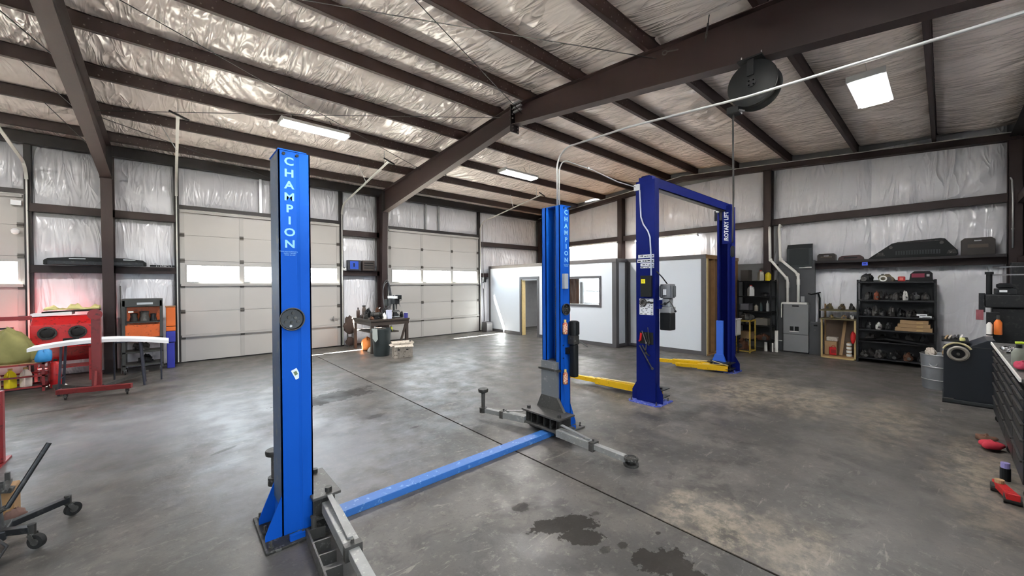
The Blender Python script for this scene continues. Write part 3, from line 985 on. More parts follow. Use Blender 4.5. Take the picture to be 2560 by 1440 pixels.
# office doorway: dark casing, pale jamb liner
dd = thing('door_4', 'open office doorway with pale wooden jambs and dark casing', 'doorway', (OX, (dy0 + dy1) / 2, 0), kind='structure')
for a in ((OX - 0.03, dy0 - 0.07, 0, OX, dy0 + 0.02, dz + 0.09), (OX - 0.03, dy1 - 0.02, 0, OX, dy1 + 0.07, dz + 0.09), (OX - 0.03, dy0 + 0.02, dz - 0.01, OX, dy1 - 0.02, dz + 0.09)):
    B(*a).build('casing', m_trim, dd)
B(OX, dy1 - 0.06, 0, OX + 0.16, dy1, dz).build('jamb', m_palewood, dd)
B(OX, dy0, 0, OX + 0.16, dy0 + 0.045, dz).build('jamb', m_white, dd)
B(OX, dy0 + 0.045, dz - 0.045, OX + 0.16, dy1 - 0.06, dz).build('jamb', m_white, dd)
# office window
w2 = thing('window_2', 'interior office window with dark grey casing', 'window', (OX, (wy0 + wy1) / 2, wz0), kind='structure')
for a in ((wy0 - 0.07, wy0, wz0 - 0.07, wz1 + 0.07), (wy1, wy1 + 0.07, wz0 - 0.07, wz1 + 0.07), (wy0, wy1, wz0 - 0.07, wz0), (wy0, wy1, wz1, wz1 + 0.07)):
    B(OX - 0.025, a[0], a[2], OX + 0.0, a[1], a[3]).build('casing', m_trim, w2)
B(OX + 0.05, wy0, wz0, OX + 0.056, wy1, wz1).build('pane', m_glass, w2)
# inner partition seen through the doorway, and the office back lining
wi = B(12.92, OY2 + 0.2, 0, 12.95, WY0 - 0.08, OZ).build('wall_office_lining', M('grey_lining', '#9c9ea0', 0.6), None, kind='structure', base=False)
tag(wi, 'grey lining of the gable wall inside the office', 'wall')
OFF[wi.name] = Vector((0, 0, 0))
B(12.92, WY1 + 0.08, 0, 12.95, 12.7, OZ).build('lining_panel', MATS['grey_lining'], wi)
B(12.92, WY0 - 0.08, 0, 12.95, WY1 + 0.08, WZ0 - 0.08).build('lining_panel', MATS['grey_lining'], wi)
B(12.92, WY0 - 0.08, WZ1 + 0.08, 12.95, WY1 + 0.08, OZ).build('lining_panel', MATS['grey_lining'], wi)
wp = B(OX + T, 12.52, 0, 12.9, 12.55, OZ).build('wall_office_partition', MATS['grey_lining'], None, kind='structure')
tag(wp, 'grey partition seen through the office doorway', 'wall')

# ------------------------------------------------------------------ lamps
def area(name, parent, loc, sx, sy, power, rot=(0, 0, 0), col=(1.0, 0.98, 0.95)):
    l = bpy.data.lights.new(name, 'AREA')
    l.shape = 'RECTANGLE'
    l.size = sx
    l.size_y = sy
    l.energy = power
    l.color = col
    o = bpy.data.objects.new(name, l)
    COL.objects.link(o)
    o.parent = parent
    o.location = Vector(loc) - OFF[parent.name]
    o.rotation_euler = rot
    return o
def led(xc, yc, zc, label, wid=0.34, length=1.28, power=1.0):
    o = thing('ceiling_light', label, 'light', (xc, yc, zc), group='long LED fixtures under the roof')
    MB().prism([(xc - length / 2, yc - wid / 2, zc), (xc - length / 2, yc + wid / 2, zc), (xc - length / 2, yc + wid / 2 - 0.04, zc + 0.07), (xc - length / 2, yc - wid / 2 + 0.04, zc + 0.07)], (length, 0, 0)).build('housing', m_lampbody, o)
    MB().prism([(xc - length / 2 + 0.02, yc - wid / 2 + 0.015, zc - 0.002), (xc - length / 2 + 0.02, yc + wid / 2 - 0.015, zc - 0.002), (xc - length / 2 + 0.02, yc + wid / 2 - 0.05, zc - 0.045), (xc - length / 2 + 0.02, yc - wid / 2 + 0.05, zc - 0.045)], (length - 0.04, 0, 0)).build('diffuser', m_lamp, o, bevel=0.006)
    for s in (-1, 1):
        B(xc + s * length / 2 - 0.02, yc - wid / 2, zc - 0.03, xc + s * length / 2 + 0.01, yc + wid / 2, zc + 0.06).build('end_cap', m_lampbody, o)
        MB().tube([(xc + s * 0.45, yc, zc + 0.07), (xc + s * 0.45, yc + 0.02, zpur(yc) + 0.15)], 0.003, 5).build('chain', m_galv, o)
    MB().tube([(xc + 0.3, yc, zc + 0.07), (xc + 0.36, yc + 0.06, zc + 0.16), (xc + 0.30, yc + 0.10, zc + 0.30)], 0.006, 6).build('cord', m_black, o)
    area('lamp_glow', o, (xc, yc, zc - 0.05), length - 0.1, wid - 0.1, LED_POWER * power)
    return o
led(2.30, 8.72, 5.18, 'long lit LED fixture nearest above the tall blue lift post')
led(7.62, 8.24, 5.12, 'long lit LED fixture beyond the rafter, near the office')
led(8.38, 0.78, 4.98, 'lit LED fixture under the dark roof panels above the wheel balancer', wid=0.44, power=0.5)
led(2.30, 1.00, 4.98, 'added unseen LED fixture above the camera', power=0.5)  # unseen fixture added overhead for more room light
led(-3.9, 8.72, 5.18, 'added unseen LED fixture beyond the frame towards the closed end', power=0.6)  # also added out of view, lights the closed end
led(-3.9, 1.00, 4.98, 'added unseen LED fixture behind the camera', power=0.6)  # added out of view as well, extra light from behind
def strip(yc, length, label):
    o = thing('wall_light', label, 'light', (X_R - 0.2, yc, 3.50), group='strip lights on the gable wall')
    x = X_R - 0.16
    B(x - 0.10, yc - length / 2, 3.515, x + 0.02, yc + length / 2, 3.57).build('housing', m_lampbody, o, bevel=0.004)
    for dx in (-0.075, -0.005):
        MB().cyl((x + dx, yc - length / 2 + 0.03, 3.50), (x + dx, yc + length / 2 - 0.03, 3.50), 0.018, 10).build('tube', EM('strip_tube', '#ffffff', 40.0), o)
    for s in (-1, 1):
        B(x - 0.10, yc + s * length / 2 - 0.015, 3.48, x + 0.02, yc + s * length / 2 + 0.015, 3.52).build('lamp_holder', m_white, o)
    area('lamp_glow', o, (x - 0.05, yc, 3.46), 0.1, length - 0.1, LED_POWER * 0.14, (0, 0.25, 0))
strip(9.62, 2.45, 'long bright strip light on the gable wall above the office window')
strip(6.50, 2.25, 'long bright strip light on the gable wall beside the dark blue lift post')

ol = thing('ceiling_light', 'added small round lamp brightening the office inside', 'light', (11.6, 9.0, 2.5))  # unseen lamp added so the office interior reads lit
MB().lathe([(0.16, 0), (0.16, -0.03), (0.12, -0.06), (0.02, -0.07)], (11.6, 9.0, OZ), 24).build('shade', m_lamp, ol, smooth='auto')
area('lamp_glow', ol, (11.6, 9.0, OZ - 0.09), 0.3, 0.3, LED_POWER * 0.35)

# ================================================================== LIGHT BLUE TWO-POST LIFT
anchor_me = MB().cyl((0, 0, 0), (0, 0, 0.012), 0.018, 6)
anchor_me.cyl((0, 0, 0.012), (0, 0, 0.05), 0.009, 8)
anchor_me = anchor_me.mesh('anchor_bolt')
def bolts(parent, pts, z, mat=None):
    for x, y in pts:
        put(anchor_me, 'anchor_bolt', mat or m_grease, parent, (x, y, z))

lift = thing('two_post_lift', 'light blue two-post car lift with a blue floor beam between its posts', 'car lift', (2.3, 3.45, 0))
YA, YB_ = 3.32, 3.64
m_web_shaded = M('lift_back_shaded', '#27405f', 0.5, 0, 0.2, 4, wear='#54585c', wamt=0.3)  # darker blue carries the shade on the posts' outer side
def champ_post(xw, s):
    """xw: outer web plane, s: +1 when the open side faces +X"""
    def X(d): return xw + s * d
    mb = MB()
    t = 0.010
    mb.box(X(0), YA + 0.012, 0.02, X(t), YB_ - 0.012, 2.95)
    for ya, n in ((YA, 1), (YB_, -1)):
        mb.box(X(0), ya + n * 0.012, 0.02, X(0.13), ya + n * (0.012 + t), 2.95)
        mb.prism([(X(0.12), ya + n * 0.012, 0.02), (X(0.145), ya, 0.02), (X(0.145), ya + n * t, 0.02), (X(0.12), ya + n * (0.012 + t), 0.02)], (0, 0, 2.93))
        mb.box(X(0.14), ya, 0.02, X(0.215), ya + n * t, 2.95)
        mb.box(X(0.205), ya, 0.02, X(0.215), ya + n * 0.075, 2.95)
        mb.box(X(0.16), ya + n * 0.065, 0.02, X(0.215), ya + n * 0.075, 2.95)
    col = mb.build('column', m_blue_lift, lift)
    B(X(-0.003), YA + 0.02, 0.22, X(0.0), YB_ - 0.02, 2.94).build('shaded_back_face', m_web_shaded, col)
    cap = B(X(-0.004), YA - 0.006, 2.95, X(0.19), YB_ + 0.006, 2.958).build('cap_plate', m_blue_lift, col)
    for d in (0.035, 0.125):
        MB().cyl((X(d), YA + 0.011, 2.925), (X(d), YA - 0.004, 2.925), 0.011, 10).build('cap_bolt', m_black, col)
    rz = 0
    text('\n'.join('CHAMPION'), 0.082, m_letter, col, (xw + s * 0.072, YA + 0.010, 2.555), (PI / 2, 0, 0), bold=0.0022, sx=1.15, line=1.10)
    text('TWO POST SURFACE LIFT\nSAFETY TESTED\nMADE IN USA', 0.012, m_letter, col, (xw + s * 0.072, YA + 0.010, 2.17), (PI / 2, 0, 0), name='small_print', line=1.1)
    return col, X
c1, X1 = champ_post(0.615, 1)
c2, X2 = champ_post(4.00, -1)
# base plates, gussets, anchors
for xw, s in ((0.615, 1), (4.00, -1)):
    bp = B(xw - s * 0.13, 3.19, 0, xw + s * 0.36, 3.76, 0.02).build('base_plate', m_greasedk if s > 0 else m_grease, lift, bevel=0.004)
    bolts(bp, [(xw - s * 0.09, 3.24), (xw - s * 0.09, 3.48), (xw - s * 0.09, 3.71), (xw + s * 0.12, 3.235), (xw + s * 0.27, 3.72)], 0.02)
    for y in (3.335, 3.615):
        MB().prism([(xw, y, 0.02), (xw - s * 0.11, y, 0.02), (xw - s * 0.11, y, 0.06), (xw, y, 0.33)], (0, 0.012, 0)).build('gusset', m_blue_lift, lift)
    MB().cyl((xw + s * 0.19, 3.22, 0.0), (xw + s * 0.19, 3.22, 0.14), 0.019, 12).build('lock_pin', m_grease, lift)
    B(xw + s * 0.03, 3.215, 0.02, xw + s * 0.13, 3.25, 0.06).build('shim_block', m_blue_lift, lift)
# floor beam
fb = MB().box(0.98, 3.28, 0.0, 3.62, 3.41, 0.062).build('floor_beam', m_bar_blue, lift, bevel=0.004)
# carriages: back plate in the post, apron, arm head
def carriage(xw, s, plate=True, dx=0.50, ya=3.10):
    def X(d): return xw + s * d
    mb = MB().box(X(0.06), YA + 0.045, 0.36, X(0.20), YB_ - 0.045, 0.90)
    ca = mb.build('carriage', m_grease, lift, bevel=0.006)
    if plate: B(X(0.217), YA + 0.02, 0.38, X(0.262), YB_ - 0.02, 0.90).build('carriage_plate', M('carriage_paint', '#6d7073', 0.5, 0.3, 0.15, 5, wear='#8f8f8d', wamt=0.3), ca, bevel=0.004)
    if plate: B(X(0.215), YA - 0.02, 0.78, X(0.275), YB_ + 0.02, 0.805).build('slider_lip', m_greasedk, ca)
    # flared apron
    if plate: MB().prism([(X(0.225), YA + 0.02, 0.44), (X(0.225), YB_ - 0.02, 0.44), (X(0.225), YB_ + 0.06, 0.27), (X(0.225), YA - 0.10, 0.27)], (s * 0.04, 0, 0)).build('apron', m_grease, ca)
    # head: two horizontal plates with webs and two pins
    for z in (0.085, 0.245):
        B(X(0.19), ya, z, X(dx), 3.76, z + 0.022).build('head_plate', m_grease, ca, bevel=0.004)
    for y in (3.16, 3.27, 3.38, 3.50, 3.61, 3.70):
        if y > ya: B(X(0.20), y, 0.107, X(dx - 0.04), y + 0.014, 0.245).build('head_web', m_greasedk, ca)
    for y in (ya + 0.06, 3.70):
        MB().cyl((X(dx - 0.08), y, 0.06), (X(dx - 0.08), y, 0.30), 0.026, 14).build('pivot_pin', m_greasedk, ca)
    return X
carriage(0.615, 1, False, 0.40, 3.24)
carriage(4.00, -1)
# telescoping arms
m_armgrey = M('arm_grey', '#858685', 0.5, 0.25, 0.25, 8, 0.1, 40, wear='#a5a4a0', wamt=0.3)
def arm(p0, p1, name, pad_h, z=0.115, long_pad=True):
    p0 = Vector((p0[0], p0[1], z)); p1 = Vector((p1[0], p1[1], z))
    d = (p1 - p0).normalized()
    L = (p1 - p0).length
    sd = d.cross(Vector((0, 0, 1)))
    mid = p0 + d * (L * 0.55)
    a = MB().bar(p0, mid, 0.105, 0.085).build('arm', m_armgrey, lift, bevel=0.004)
    MB().bar(p0 + d * (L * 0.22), p1 - d * 0.05, 0.068, 0.06).build('inner_tube', m_armgrey, a, bevel=0.003)
    MB().bar(p0 + d * 0.05 + Vector((0, 0, 0.10)), mid - d * 0.08 + Vector((0, 0, 0.055)), 0.035, 0.012).build('brace_strap', m_armgrey, a)
    MB().bar(mid - d * 0.05, mid + d * 0.005, 0.112, 0.10).build('sleeve', m_grease, a)
    MB().cyl(mid - d * 0.03 + Vector((0, 0, 0.04)), mid - d * 0.03 + Vector((0, 0, 0.075)), 0.012, 8).build('stop_bolt', m_grease, a)
    if pad_h > 0.2:
        MB().cyl(p1 + Vector((0, 0, -0.035)), p1 + Vector((0, 0, 0.035)), 0.055, 18).build('pad_socket', m_greasedk, a)
    else:
        MB().cyl(p1 + Vector((0, 0, -0.05)), p1 + Vector((0, 0, -0.028)), 0.078, 20).build('pad_socket', m_greasedk, a)
        MB().cyl(p1 + Vector((0, 0, -0.03)), p1 + Vector((0, 0, 0.01)), 0.03, 14).build('pad_stem', m_greasedk, a)
    if pad_h > 0.2:
        MB().cyl(p1 + Vector((0, 0, 0.03)), p1 + Vector((0, 0, pad_h)), 0.028, 12).build('pad_post', m_grease, a)
        pd = MB().lathe([(0.03, pad_h - 0.02), (0.07, pad_h), (0.075, pad_h + 0.03), (0.07, pad_h + 0.045)], p1, 18).build('lift_pad', m_greasedk, a, smooth='auto')
    else:
        pd = MB().lathe([(0.05, 0.0), (0.072, 0.008), (0.072, 0.03), (0.055, 0.034), (0.05, 0.022)], p1, 20).build('lift_pad', m_greasedk, a, smooth='auto')
    return a
arm((3.55, 3.72), (3.36, 4.42), 'arm', 0.26)
arm((3.52, 3.12), (3.50, 2.12), 'arm', 0.035)
arm((0.935, 3.36), (0.845, 1.95), 'arm', 0.05, z=0.16)
arm((0.93, 3.72), (0.70, 4.10), 'arm', 0.24, z=0.13)
# boxy open web beside the near arm
mb = MB()
for k in range(5):
    mb.bar((0.86 - 0.012 * k, 3.12 - 0.17 * k, 0.06), (0.74 - 0.012 * k, 3.14 - 0.17 * k, 0.06), 0.012, 0.08)
mb.bar((0.745, 3.16, 0.06), (0.69, 2.25, 0.06), 0.012, 0.09)
mb.build('arm_ladder', m_grease, lift)
# chain in the far post, side stud and hydraulic unit
mb = MB()
for k in range(38):
    z = 0.93 + k * 0.032
    mb.box(3.90, 3.475, z, 3.915, 3.50, z + 0.024)
    mb.box(3.885, 3.48, z + 0.014, 3.93, 3.495, z + 0.03)
mb.build('lift_chain', m_greasedk, lift)
MB().tube([(3.80, 3.40, 0.9), (3.80, 3.40, 2.90)], 0.008, 6).build('cable', m_galv, lift)
for z in (0.95, 1.12):
    MB().cyl((3.84, YA + 0.002, z), (3.84, YA - 0.012, z), 0.010, 8).build('side_bolt', m_chrome, lift)
MB().cyl((0.83, 3.50, 0.93), (0.865, 3.50, 0.905), 0.022, 10).build('lock_stub', m_black, lift)
pu = thing('hydraulic_power_unit', 'black electric hydraulic pump with a long reservoir on the far light blue post', 'pump', (3.98, 3.2, 0.70))
MB().lathe([(0.04, 0), (0.062, 0.01), (0.066, 0.10), (0.062, 0.19), (0.04, 0.20)], (3.965, 3.235, 1.24), 18).build('motor', m_black, pu, smooth='auto')
mb = MB()
for k in range(10):
    a = 2 * PI * k / 10
    mb.bar((3.965 + 0.066 * math.cos(a), 3.235 + 0.066 * math.sin(a), 1.26), (3.965 + 0.066 * math.cos(a), 3.235 + 0.066 * math.sin(a), 1.42), 0.010, 0.014, (math.cos(a), math.sin(a), 0))
mb.build('cooling_fin', m_black, pu)
B(3.90, 3.18, 1.13, 4.01, 3.29, 1.25).build('pump_body', m_greasedk, pu, bevel=0.01)
B(3.915, 3.185, 0.70, 4.005, 3.28, 1.13).build('reservoir', m_black, pu, bevel=0.02)
MB().bar((4.0, 3.20, 1.18), (4.08, 3.10, 1.10), 0.018, 0.018).build('release_lever', m_grease, pu)
B(3.90, 3.28, 1.0, 4.0, 3.332, 1.08).build('bracket', m_black, pu)
sbx = B(3.83, 3.27, 1.86, 3.90, 3.33, 2.06).build('switch_box', M('grey_plastic', '#9a9c9e', 0.45), None, bevel=0.006)
tag(sbx, 'grey electric switch box on the far light blue post below the lettering', 'switch')
for z, lab in ((1.27, 'red and gold aerosol can hung beside the black pump'), (0.62, 'red and gold aerosol can hung low on the far light blue post')):
    cn = thing('aerosol_can', lab, 'spray can', (3.835, 3.275, z), group='aerosol cans on the lift post')
    MB().lathe([(0.030, 0), (0.033, 0.008), (0.033, 0.13), (0.022, 0.15), (0.014, 0.155)], (3.835, 3.275, z), 16).build('can_body', M('can_red', '#a63a2c', 0.35, 0.2, 0.5, 22, wear='#d9c79a', wamt=0.6), cn, smooth='auto')
    MB().cyl((3.835, 3.275, z + 0.03), (3.835, 3.275, z + 0.10), 0.0336, 16, caps=False).build('can_label', M('can_label', '#d8c8a8', 0.4, 0, 0.4, 30, wear='#b2352a', wamt=0.7), cn, smooth=True)
    MB().cyl((3.835, 3.275, z + 0.155), (3.835, 3.275, z + 0.19), 0.016, 12).build('can_cap', M('can_cap', '#c9b46a', 0.4), cn)
# dishes stuck on the posts
def dish(x, y, z, r, label):
    o = thing('magnetic_tray', label, 'tray', (x, y, z), group='round trays on the lift posts')
    MB().lathe([(r * 0.75, 0), (r * 0.95, 0.008), (r, 0.03), (r * 0.94, 0.032), (r * 0.88, 0.012), (r * 0.3, 0.010), (r * 0.01, 0.010)], (x, y, z), 28, (0, -1, 0)).build('dish', m_blackmetal, o, smooth='auto')
    MB().ring((x, y - 0.03, z), (0, -1, 0), r, 0.004, 30, 6).build('rim', m_grease, o)
    for k in range(6):
        a = k * 1.1 + 0.3
        q = r * (0.30 + 0.25 * (k % 2))
        MB().cyl((x + q * math.cos(a), y - 0.010, z + q * math.sin(a)), (x + q * math.cos(a), y - 0.022, z + q * math.sin(a)), 0.012, 6).build('loose_bolt', m_greasedk, o)
    MB().cyl((x - 0.01, y - 0.012, z - r * 0.62), (x - 0.01, y - 0.026, z - r * 0.62), 0.010, 8).build('shiny_nut', m_chrome, o)
    return o
dish(0.690, YA - 0.001, 1.668, 0.084, 'round black magnetic parts tray on the nearer light blue post')
dish(3.88, YA - 0.001, 1.59, 0.075, 'round black magnetic parts tray on the far light blue post')
st = thing('sticker', 'small white sticker stuck askew on the nearer light blue post', 'sticker', (0.72, 3.331, 1.24))
mb = MB().prism([(-0.021, 0, -0.04), (0.021, 0, -0.04), (0.021, 0, 0.04), (-0.021, 0, 0.04)], (0, -0.001, 0))
me = mb.mesh('paper'); o = put(me, 'paper', M('sticker_paper', '#c9d6d8', 0.5), st, (0.72, 3.331, 1.24), (0, -0.42, 0))
me = MB().box(-0.012, -0.0018, -0.008, 0.010, -0.0012, 0.022).mesh('print'); put(me, 'print', M('sticker_print', '#5b6a4a', 0.5, 0, 0.5, 60), st, (0.72, 3.331, 1.24), (0, -0.42, 0))

# ================================================================== DARK BLUE OVERHEAD LIFT
rl = thing('overhead_lift', 'dark blue two-post lift with overhead beam and yellow arms', 'car lift', (7.45, 3.2, 0))
RA, RB = 3.03, 3.36
HZ = 3.58
def rot_post(xw, s):
    def X(d): return xw + s * d
    mb = MB()
    t = 0.008
    mb.box(X(0), RA, 0.015, X(t), RB, HZ)
    for ya, n in ((RA, 1), (RB, -1)):
        mb.prism([(X(0), ya, 0.015), (X(0.16), ya + n * 0.015, 0.015), (X(0.16), ya + n * 0.023, 0.015), (X(0), ya + n * 0.010, 0.015)], (0, 0, HZ - 0.015))
        mb.box(X(0.155), ya + n * 0.015, 0.015, X(0.163), ya + n * 0.085, HZ)
        mb.box(X(0.155), ya + n * 0.078, 0.015, X(0.225), ya + n * 0.085, HZ)
        mb.box(X(0.218), ya + n * 0.045, 0.015, X(0.225), ya + n * 0.085, HZ)
    col = mb.build('column', m_lift_navy, rl, bevel=0.003)
    pl = MB().prism([(X(-0.12), RA - 0.06, 0), (X(-0.06), RA - 0.11, 0), (X(0.36), RA - 0.11, 0), (X(0.36), RB + 0.11, 0), (X(-0.06), RB + 0.11, 0), (X(-0.12), RB + 0.06, 0)], (0, 0, 0.016)).build('base_plate', m_navy_plate, rl)
    bolts(pl, [(X(-0.07), RA - 0.05), (X(-0.07), RB + 0.05), (X(0.30), RA - 0.06), (X(0.30), RB + 0.06)], 0.016)
    for y, n in ((RA, -1), (RB, 1)):
        MB().prism([(X(0.04), y, 0.016), (X(0.04), y + n * 0.10, 0.016), (X(0.04), y + n * 0.10, 0.17), (X(0.04), y + n * 0.06, 0.24), (X(0.04), y, 0.34)], (s * 0.012, 0, 0)).build('side_gusset', m_lift_navy, rl)
    return col, X
r1, XR1 = rot_post(5.72, 1)
r2, XR2 = rot_post(9.24, -1)
# overhead beam: channel, hung slightly above the posts
ob = MB()
ob.box(5.74, 3.13, 3.50, 9.22, 3.138, 3.66)
ob.box(5.74, 3.262, 3.50, 9.22, 3.27, 3.66)
ob.box(5.74, 3.13, 3.652, 9.22, 3.27, 3.66)
ob.build('overhead_beam', m_lift_navy, rl, bevel=0.002)
B(5.76, 3.15, 3.48, 9.20, 3.25, 3.50).build('shutoff_bar', m_blackmetal, rl)
for x in (5.73, 9.10):
    B(x, 3.08, 3.48, x + 0.12, 3.31, 3.64).build('beam_bracket', m_lift_navy, rl)
B(9.02, 3.22, 3.30, 9.08, 3.38, 3.52).build('pulley_cover', m_blackmetal, rl)
MB().cyl((8.99, 3.30, 3.50), (9.03, 3.30, 3.50), 0.04, 14).build('pulley', m_chrome, rl)
# sign plate on the far post
sp = B(9.005, 3.04, 2.77, 9.013, 3.21, HZ + 0.02).build('sign_plate', m_lift_navy, rl)
text('/ROTARY LIFT', 0.118, m_white, sp, (9.002, 3.125, 3.15), (PI / 2, -PI / 2, -PI / 2), bold=0.003, sx=0.86)
for zc, n in ((1.1, 0),):
    MB().bar((9.04, 3.30, 0.35), (9.04, 3.30, 3.3), 0.014, 0.014).build('cable', m_galv, rl)
# carriage and guards on the far post
B(9.00, 3.20, 0.32, 9.06, 3.34, 1.10).build('carriage', M('carriage_blue', '#2d5fc4', 0.42, 0, 0.1, 4), rl, bevel=0.006)
MB().prism([(8.98, 3.14, 0.20), (8.98, 3.42, 0.20), (8.98, 3.36, 0.36), (8.98, 3.20, 0.36)], (0.06, 0, 0)).build('apron', MATS['carriage_blue'], rl)
for x0, x1 in ((8.80, 9.12), (5.84, 6.10)):
    for z in (0.075, 0.195):
        B(x0, 2.98, z, x1, 3.46, z + 0.014).build('head_plate', m_blackmetal, rl, bevel=0.003)
    for y in (3.04, 3.40):
        MB().cyl(((x0 + x1) / 2 - 0.05, y, 0.05), ((x0 + x1) / 2 - 0.05, y, 0.24), 0.022, 12).build('pivot_pin', m_blackmetal, rl)
def yarm(p0, p1, z=0.12):
    p0 = Vector((*p0, z)); p1 = Vector((*p1, z - 0.02))
    d = (p1 - p0).normalized(); L = (p1 - p0).length
    mid = p0 + d * L * 0.6
    a = MB().bar(p0, mid, 0.10, 0.11).build('arm', m_yellow, rl, bevel=0.004)
    MB().bar(p0 + d * L * .3, p1, 0.07, 0.075).build('inner_tube', m_yellow, a, bevel=0.003)
    MB().bar(p0 + Vector((0, 0, 0.085)), mid - d * 0.1 + Vector((0, 0, 0.062)), 0.03, 0.01).build('brace_strap', M('cream_strap', '#d9c58a', 0.5), a)
    MB().lathe([(0.05, -0.03), (0.065, 0.0), (0.065, 0.035), (0.03, 0.045)], p1, 16).build('lift_pad', m_yellow, a, smooth='auto')
yarm((5.98, 3.42), (5.96, 4.95))
yarm((6.06, 3.10), (6.08, 4.55), 0.10)
yarm((8.88, 3.42), (8.66, 4.72))
yarm((8.86, 3.05), (8.60, 4.00), 0.10)
MB().bar((8.80, 3.02, 0.17), (8.62, 3.28, 0.27), 0.012, 0.012).build('restraint_rod', M('rod_cream', '#d8c690', 0.5), rl)
# fittings on the near post's outer face
jb = B(5.69, 3.28, 3.44, 5.72, 3.38, 3.54).build('junction_box', M('box_grey', '#c7ccd4', 0.5), None, bevel=0.004)
tag(jb, 'pale electrical junction box at the top of the near dark blue post', 'junction box')
cd_ = MB().tube([(5.705, 3.28, 3.44), (5.705, 3.27, 3.2), (5.705, 3.26, 3.0), (5.705, 3.22, 2.88), (5.705, 3.14, 2.76), (5.705, 3.105, 2.66), (5.705, 3.09, 2.4), (5.705, 3.085, 1.74)], 0.012, 8).build('conduit', M('conduit_white', '#b9c2d4', 0.4), None, smooth=True)
tag(cd_, 'thin pale conduit bending down the near dark blue post', 'conduit')
m_decal = M('decal_white', '#cfd2d6', 0.5)
def decal_row(z0, z1, y0, y1, seed, lines=1):
    o = B(5.7185, y0, z0, 5.7195, y1, z1).build('decal', m_decal, rl)
    rnd = random.Random(seed)
    mb = MB()
    H_ = (z1 - z0) / lines
    for q in range(lines):
        y = y0 + 0.012
        while y < y1 - 0.03:
            w = rnd.uniform(0.012, 0.05)
            h = H_ * rnd.uniform(0.25, 0.45)
            zz = z0 + H_ * (q + rnd.uniform(0.15, 0.4))
            mb.box(5.7178, y, zz, 5.7186, min(y + w, y1 - 0.01), zz + h)
            y += w + rnd.uniform(0.006, 0.03) * (1 if lines == 1 else 2.2)
    mb.build('decal_print', M('decal_print', '#33353a', 0.6), o)
decal_row(2.335, 2.39, 3.045, 3.32, 1)
decal_row(2.26, 2.315, 3.045, 3.335, 2)
decal_row(2.205, 2.25, 3.045, 3.28, 3)
decal_row(2.17, 2.195, 3.045, 3.28, 4)
decal_row(1.42, 1.68, 3.06, 3.30, 5, 9)
cb = thing('control_box', 'black control box with yellow warning label on the near dark blue post', 'control box', (5.70, 3.18, 1.71))
B(5.66, 3.07, 1.71, 5.72, 3.25, 2.05).build('case', m_black, cb, bevel=0.006)
y_l = B(5.657, 3.165, 1.925, 5.6595, 3.235, 1.995).build('label', M('warning_yellow', '#e6d91a', 0.5), cb)
MB().prism([(5.6565, 3.205, 1.985), (5.6565, 3.192, 1.96), (5.6565, 3.199, 1.96), (5.6565, 3.192, 1.937), (5.6565, 3.210, 1.965), (5.6565, 3.202, 1.965)], (0.0006, 0, 0)).build('bolt_mark', m_black, y_l)
ws = thing('round_gauge', 'round grey wheel-like dial on the white decal of the near dark blue post', 'dial', (5.71, 3.22, 1.62))
MB().lathe([(0.062, 0), (0.066, 0.012), (0.05, 0.022), (0.045, 0.012), (0.01, 0.012)], (5.7175, 3.23, 1.62), 24, (-1, 0, 0)).build('dial_body', m_greasedk, ws, smooth='auto')
MB().ring((5.697, 3.23, 1.62), (-1, 0, 0), 0.045, 0.006, 24, 6).build('bezel', m_chrome, ws)
B(5.70, 3.06, 1.61, 5.717, 3.17, 1.635).build('dial_arm', m_greasedk, ws)
# tools hanging on the post
def tool(label, p, q, w, mat, kind='bar', nm='hand_tool', cat='tool'):
    o = thing(nm, label, cat, p, group='tools stuck to the lift post')
    MB().bar(p, q, w, w * 0.6, (1, 0, 0)).build('shank', mat, o)
    d = (Vector(q) - Vector(p)).normalized()
    MB().cyl(Vector(q) - d * 0.02 + Vector((-0.006, 0, 0)), Vector(q) - d * 0.02 + Vector((0.010, 0, 0)), w * 1.3, 10).build('tool_head', mat, o)
x = 5.700
tool('bright wrench slanting across the near dark blue post, above the pliers', (x, 3.245, 1.16), (x, 3.165, 0.95), 0.014, m_chrome)
tool('thin dark screwdriver hanging straight on the near dark blue post', (x, 3.145, 1.22), (x, 3.115, 0.96), 0.010, m_grease)
tool('dark spanner hanging beside the screwdriver on the near dark blue post', (x, 3.19, 1.13), (x, 3.125, 0.93), 0.012, m_greasedk)
tool('long dark pry bar hanging diagonally below the pliers on the near dark blue post', (x - 0.02, 3.28, 0.92), (x - 0.02, 3.05, 0.56), 0.016, m_grease, nm='pry_bar')
hr = thing('hand_tool', 'red handled tool hooked on the near dark blue post', 'tool', (x, 3.26, 0.99), group='tools stuck to the lift post')
MB().bar((x, 3.26, 1.12), (x, 3.275, 1.0), 0.03, 0.016, (1, 0, 0)).build('grip', m_red, hr)
MB().bar((x, 3.28, 0.99), (x, 3.30, 1.0), 0.03, 0.016, (1, 0, 0)).build('spur', m_red, hr)
pl = thing('pliers', 'pair of dark open pliers hanging on the near dark blue post', 'pliers', (x, 3.2, 0.8))
MB().bar((x, 3.24, 0.93), (x, 3.15, 0.78), 0.016, 0.012, (1, 0, 0)).build('handle', m_grease, pl)
MB().bar((x, 3.17, 0.96), (x, 3.19, 0.80), 0.016, 0.012, (1, 0, 0)).build('handle', m_grease, pl)
MB().bar((x, 3.19, 0.80), (x, 3.11, 0.77), 0.014, 0.012, (1, 0, 0)).build('jaw', m_greasedk, pl)
tb_ = B(5.7135, 3.06, 0.95, 5.7195, 3.30, 1.14).build('tool_magnet', m_black, None, bevel=0.004)
tag(tb_, 'black magnetic tool holder behind the wrenches on the near dark blue post', 'tool holder')
